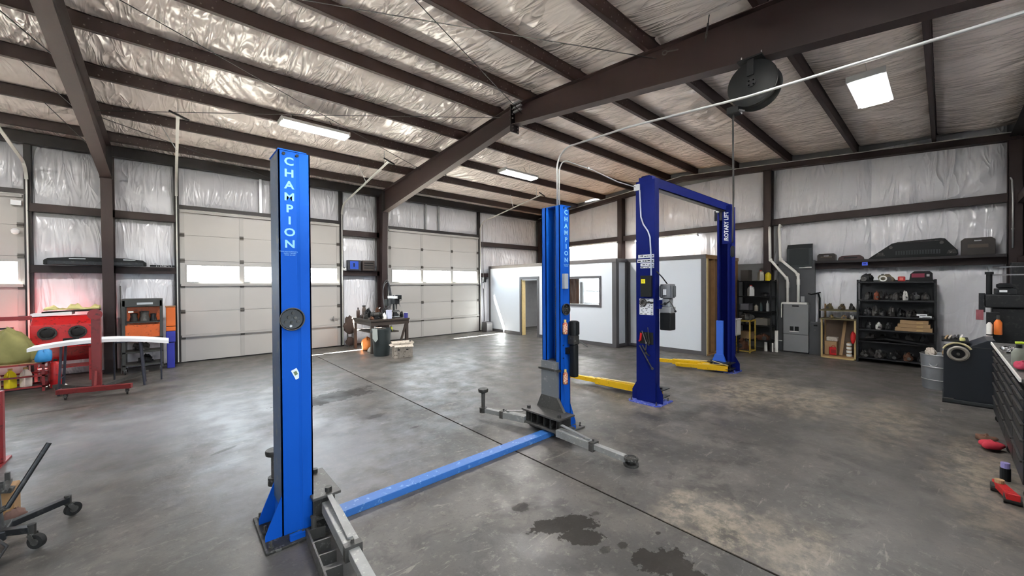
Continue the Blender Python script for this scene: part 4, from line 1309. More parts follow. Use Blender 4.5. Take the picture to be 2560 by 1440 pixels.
# power unit on the near post
pv = thing('hydraulic_power_unit', 'grey ribbed electric pump with black tank on the near dark blue post', 'pump', (5.95, 2.93, 1.18))
MB().lathe([(0.06, 0), (0.11, 0.015), (0.115, 0.05), (0.115, 0.20), (0.105, 0.23), (0.04, 0.235)], (5.93, 2.93, 1.68), 20).build('motor', M('motor_grey', '#6b6d6f', 0.45, 0.3, 0.15, 6), pv, smooth='auto')
mb = MB()
for k in range(14):
    a = 2 * PI * k / 14
    mb.bar((5.93 + 0.115 * math.cos(a), 2.93 + 0.115 * math.sin(a), 1.71), (5.93 + 0.115 * math.cos(a), 2.93 + 0.115 * math.sin(a), 1.88), 0.012, 0.022, (math.cos(a), math.sin(a), 0))
mb.build('cooling_fin', MATS['motor_grey'], pv)
B(5.795, 2.89, 1.74, 5.812, 2.94, 1.83).build('nameplate', m_decal, pv)
B(5.86, 2.87, 1.55, 6.0, 2.99, 1.68).build('pump_body', M('cast_alloy', '#a9abac', 0.4, 0.6, 0.1, 8), pv, bevel=0.01)
B(5.84, 2.84, 1.455, 6.02, 3.02, 1.55).build('tank_top', MATS['cast_alloy'], pv, bevel=0.008)
B(5.84, 2.84, 1.18, 6.02, 3.02, 1.455).build('tank', m_black, pv, bevel=0.014)
MB().cyl((5.855, 2.93, 1.60), (5.835, 2.93, 1.60), 0.022, 12).build('port', m_black, pv)
MB().tube([(5.85, 2.86, 1.66), (5.83, 2.80, 1.58), (5.83, 2.76, 1.50)], 0.008, 6).build('release_lever', m_grease, pv)
MB().blob((5.83, 2.755, 1.49), (0.018, 0.018, 0.018), 1, 0, 10, 6, False).build('lever_knob', m_black, pv, smooth=True)
MB().tube([(5.78, 3.04, 2.12), (5.86, 2.98, 2.02), (5.92, 2.93, 1.915)], 0.010, 8).build('power_cord', m_hose, pv, smooth=True)
MB().tube([(5.76, 3.04, 1.62), (5.80, 2.99, 1.59), (5.84, 2.92, 1.60), (5.85, 2.86, 1.64)], 0.008, 8).build('hose', m_hose, pv, smooth=True)
B(5.76, 2.98, 1.52, 5.90, 3.035, 1.66).build('bracket', m_lift_navy, pv)

def attach(o, parent):
    """bolted to the lift: becomes a part of it"""
    o.location = o.location - OFF[parent.name]
    o.parent = parent
    for k in ('category', 'group'):
        if k in o: del o[k]
for q in (pu, sbx):
    attach(q, lift)
for q in (jb, cd_, cb, ws, pv):
    attach(q, rl)

# ================================================================== RIGHT-HAND SIDE: gable wall, furnace, shelving
def attach_top(o): return o

# ---- furnace with flue pipes and ducting
fu = thing('furnace', 'grey warm-air furnace with two white flue pipes rising from it', 'furnace', (12.9, 2.7, 0))
B(12.78, 2.41, 0.03, 13.02, 2.98, 0.50).build('blower_panel', m_furn, fu, bevel=0.008)
B(12.78, 2.41, 0.505, 13.02, 2.98, 1.33).build('upper_panel', m_furn, fu, bevel=0.008)
B(12.80, 2.42, 0.0, 13.02, 2.97, 0.03).build('plinth', m_black, fu)
B(12.765, 2.44, 1.33, 13.02, 3.01, 1.38).build('top_rail', m_pvc, fu)
B(12.768, 2.62, 1.265, 12.781, 2.77, 1.30).build('handle_recess', m_black, fu, bevel=0.004)
for y0, y1 in ((2.74, 2.82), (2.62, 2.71)):
    B(12.772, y0, 0.60, 12.781, y1, 0.72).build('sight_window', m_black, fu, bevel=0.003)
B(12.774, 2.62, 0.575, 12.782, 2.83, 0.59).build('badge_strip', m_pvc, fu)
# supply plenum and hood behind
pn = B(12.955, 2.30, 0.0, 13.05, 3.13, 2.52).build('plenum', m_furn_dk, fu, bevel=0.006)
MB().prism([(12.90, 2.36, 2.34), (13.05, 2.36, 2.34), (13.05, 2.36, 2.98), (13.00, 2.36, 2.98), (12.90, 2.36, 2.86)], (0, 0.56, 0)).build('hood', M('hood_dark', '#3c4042', 0.5, 0.4, 0.15, 4), fu)
B(12.892, 2.42, 2.40, 12.905, 2.86, 2.85).build('hood_face', M('hood_face', '#22282a', 0.5, 0.2, 0.15, 4), fu)
B(12.80, 2.14, 0.0, 13.05, 2.395, 0.86).build('return_box', M('return_grey', '#4d4f52', 0.5, 0.4, 0.12, 4), fu, bevel=0.006)
B(12.797, 2.22, 0.76, 12.802, 2.30, 0.80).build('return_handle', m_black, fu)
MB().cyl((12.80, 2.27, 0.66), (12.785, 2.27, 0.66), 0.012, 8).build('knob', m_chrome, fu)
def pvc(pts, r, nm='flue_pipe'):
    o = MB().tube(pts, r, 12).build(nm, m_pvc, fu, smooth=True)
    return o
a_ = pvc([(13.0, 3.36, 3.55), (12.93, 3.335, 3.50), (12.90, 3.33, 3.40), (12.90, 3.32, 2.62), (12.88, 3.29, 2.56), (12.86, 2.97, 2.12), (12.85, 2.90, 2.02), (12.85, 2.89, 1.92), (12.85, 2.89, 1.38)], 0.034)
b_ = pvc([(13.05, 3.08, 3.52), (12.95, 3.10, 3.56), (12.91, 3.10, 3.48), (12.90, 3.07, 2.62), (12.88, 3.04, 2.55), (12.86, 2.71, 2.22), (12.85, 2.65, 2.12), (12.85, 2.645, 2.0), (12.85, 2.645, 1.38)], 0.034)
for pt, q in (((12.85, 2.89, 1.78), a_), ((12.85, 2.645, 1.86), b_)):
    MB().cyl(pt, (pt[0], pt[1], pt[2] + 0.16), 0.041, 14).build('coupling', m_pvc, q)
for pt, q in (((12.87, 3.30, 2.58), a_), ((12.86, 2.92, 2.05), a_), ((12.87, 3.05, 2.58), b_), ((12.86, 2.66, 2.14), b_)):
    MB().blob(pt, (0.048, 0.048, 0.055), 1, 0, 12, 8, False).build('elbow', m_pvc, q, smooth=True)
MB().tube([(12.93, 2.64, 2.33), (12.90, 2.45, 2.335), (12.90, 2.36, 2.335)], 0.014, 8).build('drain_stub', m_pvc, fu)
MB().tube([(12.77, 3.01, 1.36), (12.77, 3.015, 1.30), (12.77, 3.015, 0.95)], 0.012, 8).build('drain_pipe', m_pvc, fu)
MB().tube([(12.78, 3.0, 0.30), (12.78, 3.12, 0.30), (12.80, 3.14, 0.25)], 0.010, 8).build('gas_line', m_pvc, fu)
MB().tube([(12.95, 2.43, 1.62), (12.86, 2.36, 1.60), (12.85, 2.22, 1.64), (12.86, 2.16, 1.66)], 0.02, 8).build('wiring_loop', m_black, fu, smooth=True)
MB().tube([(12.98, 2.24, 1.66), (12.98, 2.20, 1.5), (12.98, 2.20, 0.95)], 0.02, 8).build('refrigerant_line', m_black, fu, smooth=True)
B(12.80, 2.50, 1.40, 12.83, 2.58, 1.55).build('igniter_box', MATS['cast_alloy'], fu)
for k, (y, h) in enumerate(((3.33, 0.26), (3.19, 0.24), (3.085, 0.60))):
    o = MB().cyl((12.52 + 0.02 * k, y, 0), (12.52 + 0.02 * k, y, h), 0.042, 14).build('pipe_offcut', m_pvc, None, smooth='auto')
    tag(o, ('short white pipe offcut standing under the black shelves', 'short white pipe offcut standing beside the tall one', 'tall white pipe offcut standing on the floor beside the furnace')[k], 'pipe', 'white pipe offcuts')

# ---- generic small goods
def bottle(loc, r, h, col, label, cap='#222222', cat='bottle', grp=None, name='bottle', neck=0.35):
    loc = (loc[0], loc[1], loc[2] + 0.004)
    o = thing(name, label, cat, loc, group=grp)
    m = M('pl_' + col.strip('#'), col, 0.4, 0, 0.08, 6)
    MB().lathe([(r * 0.92, 0), (r, 0.01), (r, h * 0.62), (r * 0.9, h * 0.70), (r * neck, h * 0.84), (r * neck, h * 0.9)], loc, 16).build('bottle_body', m, o, smooth='auto')
    MB().cyl((loc[0], loc[1], loc[2] + h * 0.89), (loc[0], loc[1], loc[2] + h), r * neck * 1.25, 12).build('cap', M('cap_' + cap.strip('#'), cap, 0.5), o)
    return o
def jug(loc, w, h, col, label, cap='#c03028', grp=None):
    loc = (loc[0], loc[1], loc[2] + 0.004)
    o = thing('jug', label, 'jug', loc, group=grp)
    m = M('pl_' + col.strip('#'), col, 0.4, 0, 0.08, 6)
    x, y, z = loc
    MB().lathe([(w * 0.46, 0), (w * 0.5, 0.012), (w * 0.5, h * 0.62), (w * 0.42, h * 0.74), (w * 0.16, h * 0.9), (w * 0.16, h * 0.93)], loc, 4).build('jug_body', m, o, bevel=0.012)
    MB().cyl((x, y, z + h * 0.92), (x, y, z + h), w * 0.19, 12).build('cap', M('cap_' + cap.strip('#'), cap, 0.5), o)
    MB().tube([(x - 0.02, y - w * 0.17, z + h * 0.86), (x - 0.02, y - w * 0.40, z + h * 0.78), (x - 0.02, y - w * 0.44, z + h * 0.6)], 0.012, 8).build('grip', m, o, smooth=True)
    return o
def carton(x0, y0, z0, x1, y1, z1, label, mat=None, flap=True, grp=None, name='cardboard_box', cat='box'):
    z0 += 0.004
    o = thing(name, label, cat, ((x0 + x1) / 2, (y0 + y1) / 2, z0), group=grp)
    mt = mat or m_card
    B(x0, y0, z0, x1, y1, z1).build('carton_body', mt, o, bevel=0.004)
    if flap:
        B(x0 - 0.001, (y0 + y1) / 2 - 0.02, z1, x1 + 0.001, (y0 + y1) / 2 + 0.02, z1 + 0.0015).build('tape', M('packing_tape', '#b79b6a', 0.3), o)
    return o
def bin_(x0, y0, z0, x1, y1, z1, label, col, grp=None, name='parts_bin', cat='bin'):
    """open-topped tub with a rolled lip"""
    z0 += 0.004
    o = thing(name, label, cat, ((x0 + x1) / 2, (y0 + y1) / 2, z0), group=grp)
    m = M('pl_' + col.strip('#'), col, 0.45, 0, 0.1, 6)
    t = 0.012
    mb = MB().box(x0, y0, z0, x1, y1, z0 + t)
    mb.box(x0, y0, z0, x0 + t, y1, z1).box(x1 - t, y0, z0, x1, y1, z1).box(x0, y0, z0, x1, y0 + t, z1).box(x0, y1 - t, z0, x1, y1, z1)
    mb.build('tub', m, o)
    mb = MB().box(x0 - 0.008, y0 - 0.008, z1 - 0.015, x1 + 0.008, y0 + t, z1 + 0.004).box(x0 - 0.008, y1 - t, z1 - 0.015, x1 + 0.008, y1 + 0.008, z1 + 0.004)
    mb.box(x0 - 0.008, y0, z1 - 0.015, x0 + t, y1, z1 + 0.004).box(x1 - t, y0, z1 - 0.015, x1 + 0.008, y1, z1 + 0.004)
    mb.build('lip', m, o)
    return o
def part_lump(c, r, seed, label, mat, grp=None, name='engine_part', cat='machine part'):
    """odd cast part: lobed body with a flange and bolts"""
    o = thing(name, label, cat, (c[0], c[1], c[2]), group=grp)
    rnd = random.Random(seed)
    z = c[2] + r[2] * 0.35 + 0.004
    MB().blob((c[0], c[1], z), r, seed, 0.35, 14, 8).build('casting', mat, o, smooth='auto')
    d = rnd.choice((-1, 1))
    MB().cyl((c[0] - r[0] * 0.9, c[1] + d * r[1] * 0.35, z + r[2] * 0.15), (c[0] - r[0] * 1.12, c[1] + d * r[1] * 0.35, z + r[2] * 0.15), min(r[1], r[2]) * 0.45, 12).build('flange', m_grease, o)
    MB().cyl((c[0], c[1] - d * r[1] * 0.4, z + r[2] * 0.3), (c[0], c[1] - d * r[1] * 0.5, z + r[2] * 1.15), min(r[0], r[1]) * 0.2, 10).build('stub', m_greasedk, o)
    return o

# ---- black shelving between office end and furnace
def shelving(name, label, x0, y0, x1, y1, zs, top, mat):
    o = thing(name, label, 'shelving', ((x0 + x1) / 2, (y0 + y1) / 2, 0))
    for x in (x0, x1 - 0.035):
        for y in (y0, y1 - 0.035):
            B(x, y, 0, x + 0.035, y + 0.035, top).build('upright', mat, o)
    for z in zs:
        B(x0, y0, z - 0.03, x1, y1, z).build('shelf_board', mat, o, bevel=0.003)
    B(x1 - 0.008, y0 + 0.035, zs[0], x1 - 0.002, y1 - 0.035, top - 0.01).build('back_panel', M('shelf_back', '#3f4143', 0.6, 0.2, 0.2, 5), o)
    return o
ZS1 = (0.30, 0.72, 1.12, 1.54, 1.98)
shelving('shelving_unit', 'black plastic shelving of jugs between the office and furnace', 12.40, 3.16, 12.90, 4.02, ZS1, 2.0, m_black)
jug((12.55, 3.46, 1.98), 0.17, 0.30, '#b9b6a9', 'grey-white jug on the top black shelf beside the yellow bottle')
bottle((12.52, 3.27, 1.98), 0.075, 0.26, '#d9c21b', 'yellow bottle at the end of the top black shelf', neck=0.5)
jug((12.52, 3.70, 1.54), 0.19, 0.32, '#d5d5d2', 'white jug on the second black shelf, below the grey-white jug')
carton(12.5, 3.75, 1.98, 12.8, 3.96, 2.30, 'dark carton at the back of the top black shelf', M('dark_carton', '#4a4540', 0.8))
part_lump((12.62, 3.36, 1.54), (0.14, 0.12, 0.07), 3, 'flat dark part lying on the second black shelf', m_blackmetal)
bin_(12.45, 3.72, 1.12, 12.75, 3.96, 1.32, 'grey parts bin on the middle black shelf', '#6a6a70')
bottle((12.5, 3.28, 1.12), 0.035, 0.30, '#9a9d9c', 'slim grey tube standing on the middle black shelf', '#777777')
bottle((12.5, 3.44, 1.12), 0.04, 0.26, '#2c3a3a', 'dark bottle standing on the middle black shelf')
bottle((12.5, 3.56, 1.12), 0.05, 0.2, '#8a8478', 'squat tan bottle on the middle black shelf')
carton(12.46, 3.28, 0.72, 12.75, 3.58, 0.92, 'grey carton on the lower black shelf', M('grey_carton', '#6c6860', 0.8))
part_lump((12.6, 3.80, 0.72), (0.14, 0.14, 0.12), 5, 'greasy gearbox housing on the lower black shelf', m_greasedk)
carton(12.46, 3.66, 0.30, 12.8, 3.95, 0.52, 'brown carton on the bottom black shelf', flap=False)
part_lump((12.6, 3.40, 0.30), (0.14, 0.15, 0.12), 8, 'rusty housing on the bottom black shelf', M('rust', '#5a3a28', 0.8, 0.2, 0.3, 12))

# ---- yellow steel stand with a white wash basin
ys = thing('steel_stand', 'yellow painted angle-steel stand beside the dark blue lift', 'stand', (12.0, 3.75, 0))
m_cream = M('stand_yellow', '#b89b3c', 0.5, 0.1, 0.25, 7, wear='#7a6a3a')
for x in (11.80, 12.24):
    for y in (3.50, 3.98):
        B(x, y, 0, x + 0.03, y + 0.03, 0.90).build('leg', m_cream, ys)
for z in (0.03, 0.86):
    for a in ((11.80, 3.50, 12.27, 3.53), (11.80, 3.98, 12.27, 4.01), (11.80, 3.50, 11.83, 4.01), (12.24, 3.50, 12.27, 4.01)):
        B(a[0], a[1], z, a[2], a[3], z + 0.03).build('rail', m_cream, ys)
part_lump((12.05, 3.75, 0.062), (0.13, 0.15, 0.20), 12, 'rusty brown machine casting inside the yellow stand', MATS['rust'])
part_lump((12.05, 3.66, 0.89), (0.13, 0.14, 0.12), 22, 'tangle of grey fittings on top of the yellow stand', m_grease)
bs = thing('wash_basin', 'white plastic utility basin on dark legs beside the yellow stand', 'basin', (11.55, 3.90, 0.0))
mb = MB()
mb.box(11.38, 3.70, 0.50, 11.40, 4.05, 0.95).box(11.68, 3.70, 0.50, 11.70, 4.05, 0.95).box(11.38, 3.70, 0.50, 11.70, 3.72, 0.95).box(11.38, 4.03, 0.50, 11.70, 4.05, 0.95).box(11.38, 3.70, 0.50, 11.70, 4.05, 0.52)
mb.build('tub', m_whiteplastic, bs, bevel=0.006)
mb = MB().box(11.36, 3.68, 0.93, 11.40, 4.07, 0.955).box(11.68, 3.68, 0.93, 11.72, 4.07, 0.955).box(11.38, 3.68, 0.93, 11.70, 3.72, 0.955).box(11.38, 4.03, 0.93, 11.70, 4.07, 0.955)
mb.build('rim', m_whiteplastic, bs)
for x in (11.42, 11.64):
    for y in (3.74, 3.98):
        B(x, y, 0, x + 0.025, y + 0.025, 0.50).build('leg', m_black, bs)
MB().tube([(11.66, 3.88, 0.95), (11.66, 3.88, 1.10), (11.60, 3.88, 1.14), (11.52, 3.88, 1.12)], 0.012, 8).build('faucet', m_chrome, bs, smooth=True)
MB().tube([(11.54, 3.86, 0.5), (11.54, 3.86, 0.3), (11.6, 3.88, 0.22), (11.68, 3.9, 0.2)], 0.02, 8).build('drain', m_black, bs)

# ---- low bench rack between furnace and big shelves
lr = thing('storage_rack', 'low rack with pale wooden front frame beside the furnace', 'rack', (12.8, 1.77, 0))
y0, y1 = 1.42, 2.10
m_olive = M('olive_board', '#5e5539', 0.7, 0, 0.2, 6)
for y in (y0, y1 - 0.035):
    B(12.50, y, 0.0, 12.535, y + 0.035, 0.98).build('front_post', m_palewood, lr)
    B(12.95, y, 0.0, 12.985, y + 0.035, 1.36).build('back_post', m_wood, lr)
B(12.50, y0, 0.0, 12.535, y1, 0.04).build('front_rail', m_palewood, lr)
B(12.52, y0 + 0.03, 0.04, 12.98, y1 - 0.03, 0.07).build('bottom_board', m_wood, lr)
B(12.96, y0, 0.07, 12.975, y1, 1.0).build('back_board', M('hardboard', '#6b5a4c', 0.75, 0, 0.15, 5), lr)
for z in (0.98, 1.20):
    B(12.48, y0 - 0.02, z, 13.0, y1 + 0.02, z + 0.03).build('deck', m_olive, lr)
for k, (y, w) in enumerate(((1.95, .14), (1.70, .12), (1.52, .10))):
    part_lump((12.66, y, 1.23), (0.12, w * 0.5, 0.10), 40 + k, ('olive canvas bundle with fittings on the low rack beside the furnace', 'brown fitting in the middle of the low rack top', 'dark fitting at the shelving end of the low rack top')[k], (m_olive, M('brown_cloth', '#5a4c36', 0.9, 0, 0.2, 9), m_greasedk)[k])
for k, (y, w) in enumerate(((1.90, .10), (1.66, .12), (1.51, .08))):
    part_lump((12.6, y, 1.01), (0.09, w * 0.45, 0.06), 50 + k, ('pale brass fitting on the rack deck', 'tan elbow fitting on the rack deck', 'cream hose end on the rack deck')[k], (M('brass', '#9a8a5c', 0.4, 0.6, 0.2, 9), m_card, m_whiteplastic)[k])
carton(12.62, 1.80, 0.07, 12.85, 2.04, 0.42, 'brown carton inside the low rack', flap=False)
carton(12.60, 1.78, 0.425, 12.80, 2.00, 0.52, 'pale flat carton lying on the brown carton', m_greycard, False)
o = B(12.545, 1.80, 0.075, 12.58, 1.94, 0.28).build('red_case', m_red, None, bevel=0.01)
tag(o, 'red plastic case standing in the low rack', 'case')
MB().tube([(12.56, 1.82, 0.28), (12.56, 1.83, 0.31), (12.56, 1.88, 0.31), (12.56, 1.89, 0.28)], 0.008, 6).build('handle', m_red, o)
B(12.543, 1.80, 0.13, 12.546, 1.90, 0.22).build('ribbed_panel', m_darkred, o)
o = MB().bar((12.60, 1.715, 0.085), (12.90, 1.67, 0.92), 0.06, 0.02).build('leaning_board', m_card, None)
tag(o, 'tan board leaning diagonally inside the low rack', 'board')
for k in range(4):
    o = MB().lathe([(0.05, 0), (0.055, 0.01), (0.055, 0.05), (0.05, 0.06)], (12.62, 1.56, 0.074 + 0.09 * k), 14).build('filter_canister', m_whiteplastic, None, smooth='auto')
    tag(o, ('lowest', 'second', 'third', 'topmost')[k] + ' of the stacked pale filter canisters in the low rack', 'canister', 'stacked filter canisters')
    MB().cyl((12.62, 1.56, 0.134 + 0.09 * k), (12.62, 1.56, 0.162 + 0.09 * k), 0.045, 12).build('neck', m_card, o)
o = MB().blob((12.46, 1.47, 0.56), (0.03, 0.05, 0.15), 4, 0.2, 12, 8, False).build('red_rag', m_red, None, smooth=True)
tag(o, 'red shop rag hanging on the pale frame of the low rack', 'rag')

# ---- big black shelving full of parts
ZS2 = (0.12, 0.52, 0.80, 1.12, 1.50, 1.93)
bsx0, bsx1, bsy0, bsy1 = 12.42, 12.92, 0.10, 1.40
shelving('shelving_unit', 'wide black shelving crowded with car parts under the long black bumper', bsx0, bsy0, bsx1, bsy1, ZS2, 1.98, m_blackmetal)
B_ = 'of the wide black shelving'
part_lump((12.62, 1.24, 1.93), (0.14, 0.12, 0.13), 61, 'black rounded cover on the top board ' + B_, m_black)
part_lump((12.62, 0.90, 1.93), (0.12, 0.13, 0.12), 62, 'khaki carburettor with pale rings on the top board ' + B_, M('khaki', '#6b6250', 0.7, 0, 0.25, 9))
MB().ring((12.435, 0.94, 2.002), (-1, 0, 0), 0.055, 0.014, 20, 8).build('gasket_ring', m_whiteplastic, None)
tag(bpy.data.objects['gasket_ring'], 'pale ring gasket leaning on the khaki carburettor', 'gasket')
o = B(12.46, 0.58, 1.934, 12.60, 0.70, 2.05).build('red_box', m_red, None, bevel=0.02)
tag(o, 'small bright red box on the top board ' + B_, 'box')
B(12.458, 0.61, 1.96, 12.461, 0.67, 2.02).build('box_label', M('pinkish', '#d86a60', 0.5), o)
tc_ = thing('tool_case', 'black tool case with dark red panel on the top board ' + B_, 'case', (12.62, 0.33, 1.93))
MB().prism([(12.48, 0.16, 1.934), (12.48, 0.52, 1.934), (12.48, 0.50, 2.10), (12.48, 0.44, 2.16), (12.48, 0.20, 2.16), (12.48, 0.16, 2.11)], (0.2, 0, 0)).build('shell', m_black, tc_, bevel=0.008)
B(12.472, 0.28, 2.02, 12.482, 0.48, 2.11).build('panel', M('wine', '#7c1f3a', 0.5), tc_)
B(12.471, 0.205, 2.04, 12.482, 0.25, 2.09).build('latch', m_galv, tc_)
rnd = random.Random(99)
desc = {1.50: ('second', ['grey alternator', 'copper-red pulley', 'dark hose coil', 'grey bracket', 'pale cap', 'black rubber mount', 'steel cover']),
        1.12: ('third', ['dark intake pipe', 'grey clamp', 'black wiring bundle', 'steel rod', 'dark sump', 'grey sensor']),
        0.80: ('fourth', ['dark exhaust piece', 'pale bracket', 'black duct'])}
for z, (ordn, names) in desc.items():
    n = len(names)
    for k, nm in enumerate(names):
        y = 1.30 - (1.12 if z > 1.3 else 0.84 if z > 1 else 0.55) * (k + 0.5) / n
        mt = m_grease if nm.startswith(('grey', 'steel')) else M('copper_red', '#8a4a35', 0.5, 0.2, 0.25, 9) if 'copper' in nm else m_whiteplastic if nm.startswith('pale') else m_blackmetal
        part_lump((12.575 + rnd.uniform(-0.02, 0.02), y, z), (rnd.uniform(0.07, 0.10), (0.40 if z > 1.3 else .30 if z > 1 else .2) / n * rnd.uniform(0.8, 1.1), rnd.uniform(0.09, 0.15)), 70 + k + int(z * 10), '%s on the %s board from the top %s' % (nm, ordn, B_), mt)
for z, ordn, nn_ in ((1.50, 'second', 6), (1.12, 'third', 6), (0.52, 'fifth', 5), (0.12, 'bottom', 5)):
    for k in range(nn_):
        y = 1.29 - 1.10 * (k + 0.5) / nn_
        part_lump((12.815, y, z), (0.05, 0.36 / nn_, rnd.uniform(0.09, 0.13)), 500 + k + int(z * 100), 'dark part %s, back of the %s wide shelving board' % (('nearest the low rack', 'second from the low rack', 'third from the low rack', 'fourth from the low rack', 'fifth from the low rack', 'farthest from the low rack')[k], ordn), (m_blackmetal, m_greasedk, m_grease)[(k + nn_) % 3], 'parts at the back of the wide shelving')
for k, (ya, yb, z) in enumerate(((0.24, 0.40, 1.162), (0.17, 0.36, 1.124))):
    o = B(12.44, ya, z, 12.60, yb, z + 0.035).build('white_carton', m_white, None, bevel=0.003)
    tag(o, ('small white carton on top of another, third board ' + B_, 'wider white carton at the bottom of the pair, third board ' + B_)[k], 'box', 'white cartons')
    B(12.438, ya + 0.02, z + 0.008, 12.441, yb - 0.05, z + 0.022).build('print', MATS['decal_print'], o)
for k in range(3):
    o = B(12.44, 0.16 + 0.03 * k, 0.804 + 0.085 * k, 12.80, 0.74 - 0.04 * k, 0.885 + 0.085 * k).build('flat_carton', m_card, None, bevel=0.004)
    tag(o, ('lowest', 'middle', 'topmost')[k] + ' of the three long brown cartons on the wide black shelving', 'box', 'long brown cartons')
    B(12.438, 0.30, 0.82 + 0.085 * k, 12.441, 0.40, 0.85 + 0.085 * k).build('tape', MATS['packing_tape'], o)
o = MB().prism([(12.36, 1.34, 0.525), (12.36, 0.90, 0.62), (12.36, 0.30, 0.56), (12.36, 0.16, 0.525), (12.36, 0.40, 0.53), (12.36, 0.92, 0.585), (12.36, 1.32, 0.55)], (0.32, 0, 0)).build('splash_guard', m_black, None)
tag(o, 'dark curved plastic guard lying on the fifth board ' + B_, 'car part')
for k in range(5):
    part_lump((12.55, 1.26 - 0.24 * k, 0.12), (0.11, 0.075, 0.10 + 0.02 * (k % 2)), 120 + k, ('dark caliper', 'grey hub', 'black brake drum', 'rusty rotor stack', 'dark knuckle')[k] + ' on the bottom board ' + B_, (m_greasedk, m_grease, m_black, MATS['rust'], m_blackmetal)[k])

# ---- things standing on the girt along the gable wall
sh = B(12.82, -0.86, 2.462, 13.10, 2.28, 2.49).build('wall_shelf', m_blackmetal, None)
tag(sh, 'long dark plank shelf lying on the gable wall girt', 'shelf')
B(12.812, -0.86, 2.43, 12.822, 2.28, 2.49).build('front_lip', m_steel_dark, sh)
B(12.805, 1.24, 2.335, 12.815, 1.345, 2.42).build('blue_tag', M('tape_blue', '#4a6af0', 0.5), sh)
B(12.803, 1.27, 2.365, 12.806, 1.32, 2.395).build('tag_mark', M('tape_blue_dk', '#2438b8', 0.5), sh)
def case(y0, y1, z1, label, mat, rad=0.05):
    o = thing('tool_case', label, 'case', (12.95, (y0 + y1) / 2, 2.49))
    MB().prism([(12.88, y0, 2.49), (12.88, y1, 2.49), (12.88, y1, z1 - rad), (12.88, y1 - rad, z1), (12.88, y0 + rad, z1), (12.88, y0, z1 - rad)], (0.17, 0, 0)).build('shell', mat, o, bevel=0.008)
    B(12.872, y0 + (y1 - y0) * 0.2, 2.49 + (z1 - 2.49) * 0.42, 12.882, y1 - (y1 - y0) * 0.2, 2.49 + (z1 - 2.49) * 0.62).build('label_recess', M('case_brown', '#4a4036', 0.5), o, bevel=0.004)
    B(12.874, (y0 + y1) / 2 - 0.05, z1 - 0.075, 12.882, (y0 + y1) / 2 + 0.05, z1 - 0.05).build('handle_slot', m_chrome, o)
    return o
m_caseb = M('case_dark', '#2c2622', 0.45, 0, 0.2, 6)
case(-0.72, -0.25, 2.86, 'large brown-black tool case standing at the far end of the wall shelf', m_caseb)
case(1.86, 2.24, 2.68, 'small dark tool case on the wall shelf next to the furnace hood', m_caseb, 0.04)
o = thing('tool_case', 'long flat dark red case on the wall shelf between small case and bumper', 'case', (12.95, 1.55, 2.49))
MB().prism([(12.88, 1.32, 2.49), (12.88, 1.82, 2.49), (12.88, 1.80, 2.56), (12.88, 1.74, 2.60), (12.88, 1.40, 2.61), (12.88, 1.34, 2.56)], (0.17, 0, 0)).build('shell', M('case_red', '#3c2526', 0.45, 0, 0.2, 6), o, bevel=0.008)
B(12.873, 1.44, 2.53, 12.882, 1.70, 2.56).build('seam_strip', m_black, o)
bm = thing('truck_bumper', 'black angular off-road truck bumper resting on the wall shelf', 'bumper', (12.95, 0.5, 2.49))
prof = [(1.24, 2.49), (1.20, 2.53), (0.82, 2.84), (0.70, 2.865), (0.05, 2.90), (-0.02, 2.885), (-0.20, 2.62), (-0.21, 2.53), (-0.16, 2.49)]
MB().prism([(12.86, y, z) for y, z in prof], (0.16, 0, 0)).build('face', m_black, bm, bevel=0.010)
B(12.845, 0.05, 2.555, 12.862, 0.76, 2.655).build('mesh_insert', M('grille_grey', '#33383a', 0.6, 0.3, 0.3, 60, 0.4, 120), bm)
for k in range(16):
    B(12.838, 0.07 + k * 0.043, 2.56, 12.846, 0.085 + k * 0.043, 2.65).build('mesh_bar', m_black, bm)
B(12.848, 0.0, 2.845, 12.862, 0.74, 2.862).build('top_lip', m_greasedk, bm)
for y, z in ((0.84, 2.745), (0.03, 2.80)):
    MB().cyl((12.862, y, z), (12.845, y, z), 0.032, 14).build('tow_eye', m_grease, bm)
for y in (1.02, -0.12):
    MB().prism([(12.852, y - 0.08, 2.55), (12.852, y + 0.08, 2.55), (12.852, y + 0.05, 2.62), (12.852, y - 0.04, 2.64)], (0.01, 0, 0)).build('lamp_cutout', m_greasedk, bm)

# ---- foreground at the far right: bin, balancer, tyre changer, tool chest
tb2 = thing('trash_can', 'galvanised ribbed trash can beside the dark wheel balancer', 'trash can', (10.32, 0.05, 0))
MB().lathe([(0.205, 0), (0.21, 0.02), (0.235, 0.60), (0.235, 0.62), (0.228, 0.62), (0.205, 0.05), (0.01, 0.045)], (10.32, 0.05, 0), 32).build('can_body', M('galv_can', '#8d9094', 0.42, 0.6, 0.25, 6, 0.1, 30), tb2, smooth='auto')
for z in (0.17, 0.40, 0.615):
    MB().ring((10.32, 0.05, z), (0, 0, 1), 0.213 + 0.026 * z / 0.6, 0.007, 32, 6).build('hoop', m_galv, tb2)
MB().ring((10.10, 0.12, 0.47), (-0.95, 0.3, 0), 0.05, 0.006, 16, 6, PI, PI).build('handle', m_galv, tb2)
for k, (x, y, mt, lab) in enumerate(((10.26, 0.15, m_greycard, 'crumpled pale paper in the galvanised trash can'), (10.38, -0.06, m_card, 'torn brown cardboard sticking out of the galvanised trash can'))):
    o = MB().blob((x, y, 0.64), (0.07, 0.07, 0.08), 140 + k, 0.4, 12, 8, False).build('crumpled_paper', mt, None)
    tag(o, lab, 'paper', 'rubbish in the trash can')
wb = thing('wheel_balancer', 'dark blue-black wheel balancer cabinet with round shaft plate', 'wheel balancer', (9.6, -0.28, 0))
m_cab = M('cabinet_dark', '#20252c', 0.4, 0.1, 0.15, 4)
